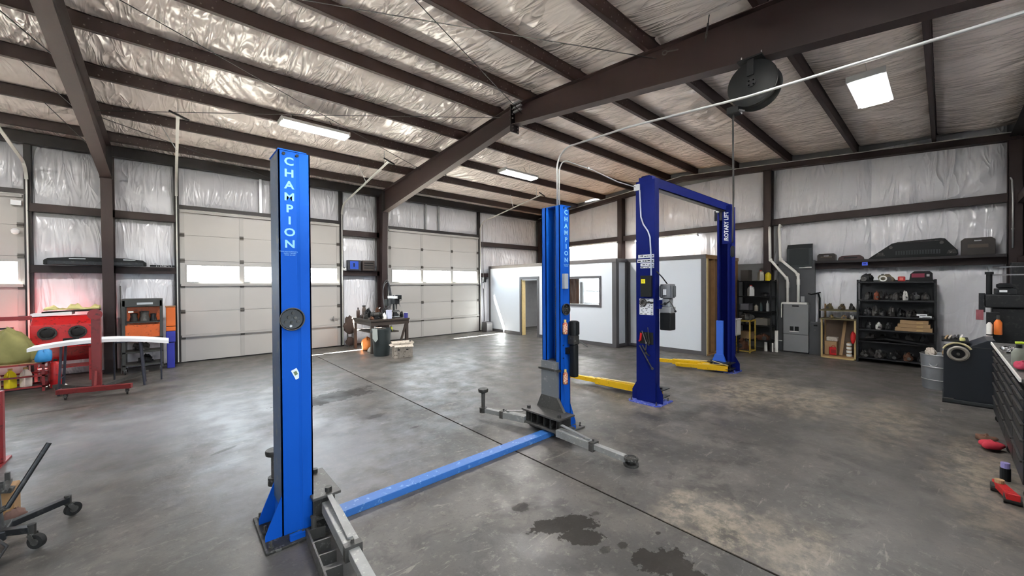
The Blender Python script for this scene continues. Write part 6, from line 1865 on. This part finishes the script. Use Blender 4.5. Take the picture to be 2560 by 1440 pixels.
# blue drum-like bin with orange tote on top
bb = thing('tall_bin', 'tall blue plastic bin beside the garage door, under the orange tote', 'bin', (-0.01, 12.3, 0))
MB().prism([(-0.08, 12.16, 0.0), (0.06, 12.16, 0.0), (0.06, 12.46, 0.0), (-0.08, 12.46, 0.0)], (0, 0, 0.60)).build('bin_body', M('bin_blue', '#2b34a0', 0.45, 0, 0.1, 5), bb, bevel=0.012)
B(-0.095, 12.14, 0.61, 0.075, 12.48, 0.87).build('bin_top', MATS['bin_blue'], bb, bevel=0.014)
ot = thing('orange_tote', 'bright orange tote stacked on the tall blue bin', 'tote', (0.0, 12.3, 0.875))
B(-0.09, 12.16, 0.99, 0.08, 12.46, 1.44).build('tote_body', M('tote_orange', '#d8691f', 0.45, 0, 0.1, 5), ot, bevel=0.012)
B(-0.09, 12.15, 0.876, 0.08, 12.46, 0.975).build('tote_base', MATS['tote_orange'], ot, bevel=0.01)
B(-0.10, 12.15, 1.44, 0.085, 12.47, 1.465).build('lid', M('tote_lid', '#8a5a34', 0.5), ot)
# bumper cover and lettered bar on the girt
for side, prof, slot, lab in ((0, [(-1.98, 2.404), (-1.98, 2.50), (-1.92, 2.545), (-1.55, 2.58), (-1.06, 2.58), (-1.06, 2.404)], (-1.62, -1.38), 'longer black plastic bumper cover on the girt, on the edge door side of the column'),
                              (1, [(-1.0, 2.404), (-1.0, 2.58), (-0.80, 2.58), (-0.48, 2.54), (-0.42, 2.49), (-0.42, 2.404)], (-0.80, -0.60), 'shorter black plastic bumper cover on the girt above the orange cart')):
    bv = thing('bumper_cover', lab, 'bumper', (prof[0][0], 12.55, 2.4), group='bumper covers on the girt')
    MB().prism([(x, 12.46, z) for x, z in prof], (0, 0.16, 0)).build('cover', m_black, bv, bevel=0.015)
    xs_ = (-1.92, -1.06) if side == 0 else (-1.0, -0.47)
    MB().prism([(xs_[0], 12.44, 2.41), (xs_[0], 12.44, 2.49), (xs_[1], 12.44, 2.49), (xs_[1], 12.44, 2.41)], (0, 0.018, 0)).build('lower_lip', m_blackmetal, bv, bevel=0.006)
    B(slot[0], 12.453, 2.535, slot[1], 12.461, 2.552).build('pale_slot', m_galv, bv)
lb = B(-0.36, 12.55, 2.403, 0.09, 12.60, 2.445).build('lettered_bar', m_black, None)
tag(lb, 'black strip with white figures on the girt next to the garage door', 'strip')
text('2 / 27467 L 1', 0.055, m_white, lb, (-0.11, 12.548 - 0.0, 2.424), (PI / 2, 0, 0), name='figures')
bpy.data.objects['figures'].location = Vector((-0.11, 12.547, 2.424)) - Vector(lb.location)
o = MB().tube([(-0.80, 12.30, 2.0), (-0.76, 12.22, 1.3), (-0.70, 12.1, 1.67)], 0.006, 6)
o = MB().cyl((-0.86, 12.55, 1.95), (-0.83, 12.10, 0.0), 0.012, 8).build('thin_rod', m_grease, None)
tag(o, 'thin metal rod leaning between the steel column and the dark cart', 'rod')

# white topped folding table
ft = thing('folding_table', 'long white slightly arched tabletop on dark folding legs', 'table', (-0.95, 10.45, 0))
n = 20
vs = []; mb = MB()
def ztab(u): return 0.80 + 0.14 * math.sin(PI * min(1, 0.12 + 0.80 * u)) - 0.02 * u
for i in range(n + 1):
    u = i / n
    x = -1.84 + 1.80 * u
    z = ztab(u)
    vs += [(x, 10.36, z - 0.03), (x, 10.36, z + 0.03), (x, 10.85, z + 0.03), (x, 10.85, z - 0.03)]
fs = [(0, 1, 2, 3), (n * 4 + 3, n * 4 + 2, n * 4 + 1, n * 4)]
for i in range(n):
    a = i * 4
    for k in range(4):
        fs.append((a + k, a + 4 + k, a + 4 + (k + 1) % 4, a + (k + 1) % 4))
mb.add(vs, fs)
mb.build('tabletop', m_white, ft)
m_fleg = M('leg_slate', '#3a3d49', 0.45, 0.3, 0.15, 6)
for x, lean in ((-1.46, -0.04), (-0.46, 0.06)):
    zt = ztab((x + 1.84) / 1.80) - 0.03
    for y in (10.40, 10.80):
        MB().cyl((x + lean, y, 0), (x, y, zt), 0.018, 10).build('leg', m_fleg, ft)
    MB().cyl((x + lean * 0.6, 10.40, 0.30), (x + lean * 0.6, 10.80, 0.30), 0.012, 8).build('cross_bar', m_fleg, ft)
    MB().bar((x, 10.60, zt), (x + (0.35 if x < -1 else -0.35), 10.60, zt - 0.02 + 0.01), 0.02, 0.02).build('strut', m_fleg, ft)
for x in (-0.84, -0.16):
    MB().cyl((x, 10.80, 0.0), (x, 10.78, ztab((x + 1.84) / 1.80) - 0.03), 0.014, 8).build('leg', m_fleg, ft)
# red engine stand on casters
es = thing('engine_stand', 'dark red engine stand with square post and long foot on casters', 'stand', (-1.0, 10.15, 0))
m_er = M('stand_red', '#6e1d1f', 0.42, 0, 0.18, 5, wear='#5a1c1c')
MB().bar((-1.46, 10.00, 0.145), (-0.54, 9.74, 0.145), 0.09, 0.08).build('front_foot', m_er, es, bevel=0.004)
B(-1.07, 10.10, 0.08, -0.95, 10.22, 1.40).build('post', m_er, es, bevel=0.004)
MB().bar((-1.01, 9.88, 0.13), (-1.01, 10.30, 0.13), 0.10, 0.07).build('spine', m_er, es)
MB().bar((-0.95, 10.18, 0.12), (-0.40, 11.30, 0.12), 0.07, 0.06).build('rear_leg', m_grease, es)
MB().bar((-1.07, 10.18, 0.12), (-1.60, 10.80, 0.12), 0.07, 0.06).build('rear_leg', m_grease, es)
MB().bar((-1.01, 10.08, 0.42), (-1.01, 9.92, 0.18), 0.03, 0.03).build('brace', m_er, es)
MB().cyl((-1.01, 10.05, 1.44), (-1.01, 10.34, 1.44), 0.06, 16).build('head_tube', m_er, es)
MB().lathe([(0.07, 0), (0.095, 0.01), (0.095, 0.03), (0.05, 0.03)], (-1.01, 10.05, 1.44), 20, (0, -1, 0)).build('head_plate', m_darkred, es)
for x, y in ((-1.36, 9.97), (-0.60, 9.76), (-0.44, 11.22), (-1.56, 10.74)):
    MB().cyl((x - 0.012, y, 0.05), (x + 0.012, y, 0.05), 0.05, 14).build('caster', m_greasedk, es)
    B(x - 0.025, y - 0.03, 0.05, x + 0.025, y + 0.03, 0.105).build('caster_fork', m_greasedk, es)

# sunlit heap at the picture edge
ct = thing('wire_cart', 'low dark cart under the olive tarp at the picture edge', 'cart', (-2.1, 11.3, 0))
for x in (-2.50, -1.80):
    for y in (11.10, 11.55):
        B(x, y, 0.0, x + 0.035, y + 0.035, 0.52).build('post', m_darkred, ct)
for z in (0.08, 0.28, 0.50):
    mbx = MB().box(-2.50, 11.10, z, -1.765, 11.125, z + 0.03).box(-2.50, 11.56, z, -1.765, 11.585, z + 0.03).box(-2.50, 11.10, z, -2.47, 11.585, z + 0.03).box(-1.795, 11.10, z, -1.765, 11.585, z + 0.03)
    mbx.build('rail', m_darkred, ct)
B(-2.49, 11.11, 0.06, -1.77, 11.58, 0.08).build('deck', m_black, ct)
B(-2.49, 11.11, 0.525, -1.77, 11.58, 0.54).build('deck', m_card, ct)
o = MB().blob((-2.24, 11.34, 0.70), (0.33, 0.23, 0.42), 301, 0.22, 26, 14).build('olive_tarp', M('tarp_olive', '#83804e', 0.8, 0, 0.3, 5, 0.5, 12), None, smooth=True)
o.location.z = 0.545
tag(o, 'crumpled olive canvas tarp heaped on the low cart', 'tarp')
o = MB().blob((-1.72, 11.20, 0.54), (0.10, 0.08, 0.17), 302, 0.25, 18, 10).build('blue_bag', M('bag_blue', '#2f86c4', 0.5, 0, 0.2, 7), None, smooth=True)
o.location.z = 0.545; o.location.x = -1.78; o.location.y = 11.12
tag(o, 'bright blue plastic bag beside the olive tarp', 'bag')
for k, (x, col, lab) in enumerate(((-2.38, '#e6ddd4', 'white jug with tan cap in the low cart'), (-2.20, '#e8d21c', 'bright yellow jug in the low cart between white ones'), (-2.02, '#e2d2c6', 'cream jug in the low cart next to the red canister'))):
    jug((x, 11.30, 0.082), 0.16, 0.36, col, lab, '#c9a05a')
o = thing('red_canister', 'upright red canister standing beside the low cart', 'canister', (-1.68, 11.40, 0))
MB().lathe([(0.075, 0), (0.08, 0.02), (0.08, 0.42), (0.05, 0.49), (0.025, 0.50)], (-1.68, 11.40, 0), 20).build('cylinder', m_red, o, smooth='auto')
MB().cyl((-1.68, 11.40, 0.50), (-1.68, 11.40, 0.54), 0.028, 12).build('valve', m_black, o)
# rack with dark bars in front of the edge door
rk = thing('bar_rack', 'rack with a thick dark red bar in front of the edge garage door', 'rack', (-3.0, 11.78, 0))
for k, (z, x1) in enumerate(((1.30, -2.02), (1.14, -2.24), (1.04, -2.42))):
    B(-3.3, 11.72, z, x1, 11.78, z + (0.075 if k == 0 else 0.03)).build('rack_bar', m_darkred if k == 0 else m_black, rk)
for x in (-3.26, -2.7):
    B(x, 11.78, 0, x + 0.05, 11.83, 1.40).build('rack_post', m_black, rk)

# ================================================================== NEAR LEFT: red post, jack on casters
rp = thing('press_frame', 'red painted steel upright at the left picture edge', 'steel frame', (-1.45, 6.8, 0))
B(-1.52, 6.78, 0.02, -1.375, 6.86, 0.80).build('upright', m_darkred, rp, bevel=0.006)
B(-2.20, 6.78, 0.70, -1.52, 6.86, 0.78).build('beam', m_darkred, rp, bevel=0.006)
B(-2.20, 6.78, 0.02, -2.08, 6.86, 0.80).build('upright', m_darkred, rp, bevel=0.006)
B(-1.60, 6.55, 0, -1.37, 7.05, 0.02).build('foot', m_darkred, rp)
B(-2.24, 6.55, 0, -2.04, 7.05, 0.02).build('foot', m_darkred, rp)
tj = thing('transmission_jack', 'black rolling jack with caster legs and a long handle bar', 'jack', (-1.0, 4.6, 0))
hub = Vector((-1.02, 4.62, 0.13))
MB().lathe([(0.10, 0), (0.11, 0.02), (0.08, 0.10), (0.065, 0.34), (0.05, 0.36)], (hub.x, hub.y, 0.08), 18).build('cylinder', m_blackmetal, tj, smooth='auto')
B(hub.x - 0.11, hub.y - 0.11, 0.09, hub.x + 0.11, hub.y + 0.11, 0.16).build('hub_block', m_blackmetal, tj, bevel=0.01)
B(-1.26, 4.22, 0.06, -0.94, 4.72, 0.10).build('base_frame', m_blackmetal, tj, bevel=0.006)
def cleg(x, y):
    e = Vector((x, y, 0.15))
    a = MB().bar(hub, e, 0.05, 0.045).build('leg', m_blackmetal, tj, bevel=0.004)
    MB().cyl((x, y, 0.11), (x, y, 0.185), 0.022, 10).build('swivel', m_greasedk, a)
    d = (e - hub).normalized()
    c = Vector((x, y, 0.055)) + d * 0.03
    sdv = d.cross(Vector((0, 0, 1)))
    MB().cyl(c - sdv * 0.016, c + sdv * 0.016, 0.052, 18).build('caster_wheel', m_rubber, a, smooth='auto')
    MB().cyl(c - sdv * 0.02, c + sdv * 0.02, 0.026, 12).build('caster_hub', m_grease, a)
    for s in (-1, 1):
        MB().bar(Vector((x, y, 0.115)) + sdv * 0.024 * s, c + sdv * 0.024 * s, 0.004, 0.03, (0, 0, 1)).build('caster_fork', m_grease, a)
cleg(-0.66, 4.86)
cleg(-0.78, 4.45)
cleg(-1.36, 4.40)
cleg(-1.34, 4.92)
MB().cyl((-0.90, 4.50, 0.33), (-0.715, 4.60, 0.72), 0.016, 12).build('handle_bar', m_blackmetal, tj)
MB().cyl((-1.0, 4.56, 0.28), (-0.90, 4.50, 0.335), 0.02, 10).build('handle_socket', m_grease, tj)
MB().prism([(-1.16, 4.52, 0.44), (-0.90, 4.50, 0.44), (-0.92, 4.74, 0.44), (-1.16, 4.76, 0.44)], (0, 0, 0.02)).build('saddle_plate', m_greasedk, tj)
for x, y in ((-1.15, 4.54), (-0.93, 4.53), (-0.94, 4.72), (-1.14, 4.74)):
    B(x - 0.012, y - 0.012, 0.46, x + 0.012, y + 0.012, 0.52).build('saddle_stop', m_greasedk, tj)
MB().tube([(-0.95, 4.40, 0.20), (-0.88, 4.38, 0.10), (-0.92, 4.30, 0.03), (-1.05, 4.25, 0.02)], 0.010, 8).build('hose', m_hose, tj, smooth=True)
wk = thing('wooden_block', 'rough brown wooden block with metal strap behind the rolling jack', 'block', (-1.08, 5.25, 0))
B(-1.25, 5.12, 0.0, -0.99, 5.32, 0.26).build('block', m_wood, wk, bevel=0.01)
MB().bar((-1.24, 5.10, 0.34), (-0.98, 5.06, 0.27), 0.05, 0.04).build('strap', m_greasedk, wk)
MB().bar((-1.20, 5.12, 0.26), (-1.20, 5.12, 0.34), 0.03, 0.03).build('strap_post', m_greasedk, wk)
o = MB().blob((-0.96, 5.02, 0.05), (0.06, 0.05, 0.07), 321, 0.3, 14, 8).build('brown_rag', M('rag_brown', '#6a5048', 0.9, 0, 0.2, 12), None, smooth=True)
tag(o, 'small brown rag on the floor beside the wooden block', 'rag')

# ================================================================== OFFICE CONTENTS
oc = thing('office_chair', 'brown wooden chair inside the office doorway', 'chair', (10.85, 10.35, 0), rz=0.4, local=True)
B(-0.21, -0.21, 0.42, 0.21, 0.21, 0.45).build('seat', m_wood, oc, bevel=0.006)
for x in (-0.19, 0.16):
    for y in (-0.19, 0.16):
        B(x, y, 0, x + 0.03, y + 0.03, 0.42 if y < 0 else 0.82).build('leg', m_wood, oc)
for z in (0.55, 0.64, 0.73):
    B(-0.19, 0.165, z, 0.19, 0.185, z + 0.05).build('back_slat', m_wood, oc)
B(-0.19, -0.185, 0.18, 0.19, -0.165, 0.21).build('stretcher', m_wood, oc)
cu = thing('curtain', 'brown curtain hanging beside the bright office window', 'curtain', (12.86, 10.5, 0.6))
vs = []; fs = []
nn = 48
for i in range(nn + 1):
    y = 10.22 + 0.62 * i / nn
    x = 12.86 + 0.03 * math.sin(i * 1.05)
    vs += [(x, y, 0.6), (x, y, 2.3), (x + 0.006, y, 2.3), (x + 0.006, y, 0.6)]
for i in range(nn):
    a = i * 4
    for k in range(4):
        fs.append((a + k, a + 4 + k, a + 4 + (k + 1) % 4, a + (k + 1) % 4))
fs += [(0, 1, 2, 3), (nn * 4 + 3, nn * 4 + 2, nn * 4 + 1, nn * 4)]
MB().add(vs, fs).build('cloth', M('curtain_brown', '#4a3020', 0.85, 0, 0.2, 6), cu, smooth=True)
MB().cyl((12.86, 9.10, 2.32), (12.86, 10.9, 2.32), 0.012, 8).build('curtain_rod', m_blackmetal, cu)
# heater / conduit at the office corner beside the garage door
hb = thing('floor_heater', 'dark grey box heater on the floor between garage door and office', 'heater', (9.68, 12.45, 0))
B(9.55, 12.30, 0.0, 9.86, 12.60, 0.40).build('case', m_trim, hb, bevel=0.01)
B(9.57, 12.292, 0.06, 9.84, 12.302, 0.34).build('front_panel', M('panel_grey', '#6a6868', 0.5), hb)
op = thing('door_operator', 'black chain hoist box on the wall beside the second garage door', 'door opener', (9.62, 12.62, 2.0))
B(9.56, 12.46, 2.02, 9.68, 12.60, 2.22).build('gear_box', m_black, op, bevel=0.01)
MB().tube([(9.62, 12.58, 2.02), (9.63, 12.57, 1.2), (9.64, 12.55, 0.42)], 0.02, 8).build('chain_tube', m_trim, op)
MB().tube([(9.62, 12.58, 2.22), (9.60, 12.58, 3.2), (9.60, 12.58, 4.4)], 0.012, 8).build('riser', m_trim, op)
op2 = thing('door_lock_box', 'small white sensor on the edge garage door post', 'sensor', (-2.30, 12.68, 3.1))
B(-2.42, 12.64, 3.62, -2.28, 12.70, 3.72).build('bracket', m_galv, op2)
MB().lathe([(0.02, 0), (0.05, 0.02), (0.06, 0.08), (0.03, 0.12)], (-2.36, 12.62, 3.02), 14).build('bulb', m_white, op2, smooth='auto')

# ================================================================== OVERHEAD
# hose reel under the rafter
hr_ = thing('hose_reel', 'large black hose reel hanging from the rafter with its hose drop', 'hose reel', (5.28, 1.52, 4.3))
MB().lathe([(0.02, 0), (0.255, 0.004), (0.265, 0.012), (0.265, 0.022), (0.25, 0.026), (0.02, 0.03)], (5.17, 1.52, 4.295), 44, (1, 0, 0)).build('side_disc', m_black, hr_, smooth='auto')
MB().lathe([(0.02, 0), (0.25, 0.004), (0.265, 0.012), (0.265, 0.022), (0.02, 0.03)], (5.37, 1.52, 4.295), 44, (1, 0, 0)).build('side_disc', m_black, hr_, smooth='auto')
for k in range(6):
    MB().ring((5.22 + 0.028 * k, 1.52, 4.295), (1, 0, 0), 0.20, 0.016, 32, 6).build('hose_wrap', m_hose, hr_, smooth=True)
MB().cyl((5.16, 1.52, 4.295), (5.41, 1.52, 4.295), 0.05, 16).build('hub', m_blackmetal, hr_)
for a in (PI / 4, 3 * PI / 4, 5 * PI / 4, 7 * PI / 4):
    MB().cyl((5.168, 1.52 + 0.035 * math.cos(a), 4.295 + 0.035 * math.sin(a)), (5.160, 1.52 + 0.035 * math.cos(a), 4.295 + 0.035 * math.sin(a)), 0.010, 8).build('hub_bolt', m_chrome, hr_)
B(5.145, 1.49, 4.38, 5.165, 1.56, 4.59).build('bracket_arm', m_black, hr_)
B(5.12, 1.40, 4.565, 5.43, 1.66, 4.583).build('mount_plate', m_black, hr_)
for y in (1.42, 1.63):
    MB().cyl((5.19, y, 4.583), (5.19, y, 4.64), 0.012, 8).build('clamp_bolt', m_chrome, hr_)
B(5.20, 1.67, 4.02, 5.34, 1.80, 4.10).build('roller_guide', m_black, hr_)
MB().cyl((5.20, 1.66, 4.03), (5.20, 1.60, 4.00), 0.012, 8).build('guide_pin', m_chrome, hr_)
MB().tube([(5.27, 1.74, 4.10), (5.25, 1.745, 3.95), (5.22, 1.735, 3.5), (5.20, 1.725, 3.0), (5.20, 1.735, 2.5), (5.20, 1.735, 2.42)], 0.011, 8).build('drop_hose', m_hose, hr_, smooth=True)
MB().lathe([(0.012, 0), (0.022, 0.02), (0.022, 0.12), (0.014, 0.14)], (5.20, 1.735, 2.24), 14).build('coupler', m_black, hr_, smooth='auto')
# electrical conduit from the far light blue post to the near wall, and across to the dark blue lift
cp = MB()
p = [(3.95, 3.50, 2.962), (3.95, 3.50, 3.50)]
for t in range(1, 8):
    a = t / 7 * PI / 2
    p.append((3.95, 3.50 - 0.24 * (1 - math.cos(a)), 3.50 + 0.24 * math.sin(a)))
p += [(3.95, 2.4, 3.72), (3.95, 1.2, 3.62), (3.95, -0.2, 3.58), (3.95, -1.02, 3.58)]
cp = MB().tube(p, 0.012, 10).build('electrical_conduit', M('emt', '#b8babb', 0.35, 0.6, 0.08, 6), None, smooth=True)
tag(cp, 'long thin metal conduit running from the far light blue post past the hose reel', 'conduit')
B(3.935, -0.9, 3.56, 3.965, -0.88, 3.62).build('strap', m_galv, cp)
p = [(3.90, 3.42, 2.962), (3.90, 3.42, 3.40)]
for t in range(1, 8):
    a = t / 7 * PI / 2
    p.append((3.90 + 0.16 * (1 - math.cos(a)), 3.42, 3.40 + 0.20 * math.sin(a)))
p += [(4.6, 3.40, 3.58), (5.2, 3.36, 3.50), (5.55, 3.35, 3.50), (5.68, 3.345, 3.50)]
cp2 = MB().tube(p, 0.009, 8).build('electrical_conduit', MATS['emt'], None, smooth=True)
tag(cp2, 'thin cable bridging from the far light blue post to the dark blue lift', 'conduit')
B(4.5, 3.39, 3.57, 4.52, 3.41, 3.60).build('strap', m_galv, cp2)
# roof bracing rods
rods = [((5.28, 5.60, 5.33), (-0.94, 2.62, 5.20), 'bracing cable from the ridge towards the camera'), ((5.20, 2.72, 5.12), (-0.94, 6.1, 5.30), 'bracing cable crossing under the roof to the eye bolt'),
        ((-0.94, 6.15, 5.32), (5.2, 9.62, 5.12), 'bracing cable descending across the long lit fixture bay'), ((-0.94, 10.0, 5.06), (5.22, 6.12, 5.40), 'bracing cable rising across the lit fixture bay'),
        ((-0.94, 10.2, 5.02), (2.6, 12.6, 4.86), 'thin cable from the frame to the door wall eave'), ((4.98, 1.92, 5.22), (5.19, 2.05, 5.03), 'short hanging rod on the rafter above the hose reel')]
for a, b_, lab in rods:
    o = thing('bracing_cable', lab, 'cable', a, group='roof bracing cables')
    MB().tube([a, tuple((Vector(a) + Vector(b_)) / 2 + Vector((0, 0, -0.012))), b_], 0.006, 6).build('cable', m_blackmetal, o)
    d = (Vector(b_) - Vector(a)).normalized()
    MB().cyl(Vector(b_) - d * 0.22, Vector(b_) - d * 0.05, 0.011, 8).build('turnbuckle', m_grease, o)
eb = thing('eye_bolt', 'steel eye bolt on the web of the rafter above the tall posts', 'eye bolt', (5.25, 2.70, 5.15))
MB().ring((5.20, 2.60, 5.15), (1, 0.2, 0), 0.03, 0.007, 18, 6).build('eye', m_grease, eb)
MB().cyl((5.20, 2.57, 5.15), (5.22, 2.42, 5.12), 0.009, 8).build('shank', m_grease, eb)
# thin cord on the gable eave seen beside the corner column
pc = MB().tube([(12.98, -0.90, 4.1), (12.93, -0.93, 4.0), (12.90, -0.94, 3.6), (12.90, -0.94, 2.6)], 0.014, 8).build('wall_conduit', MATS['emt'], None, smooth=True)
tag(pc, 'pale conduit running down the corner column at the right edge', 'conduit')
MB().cyl((12.92, -0.94, 3.0), (12.95, -0.94, 3.0), 0.02, 8).build('clip', m_galv, pc)
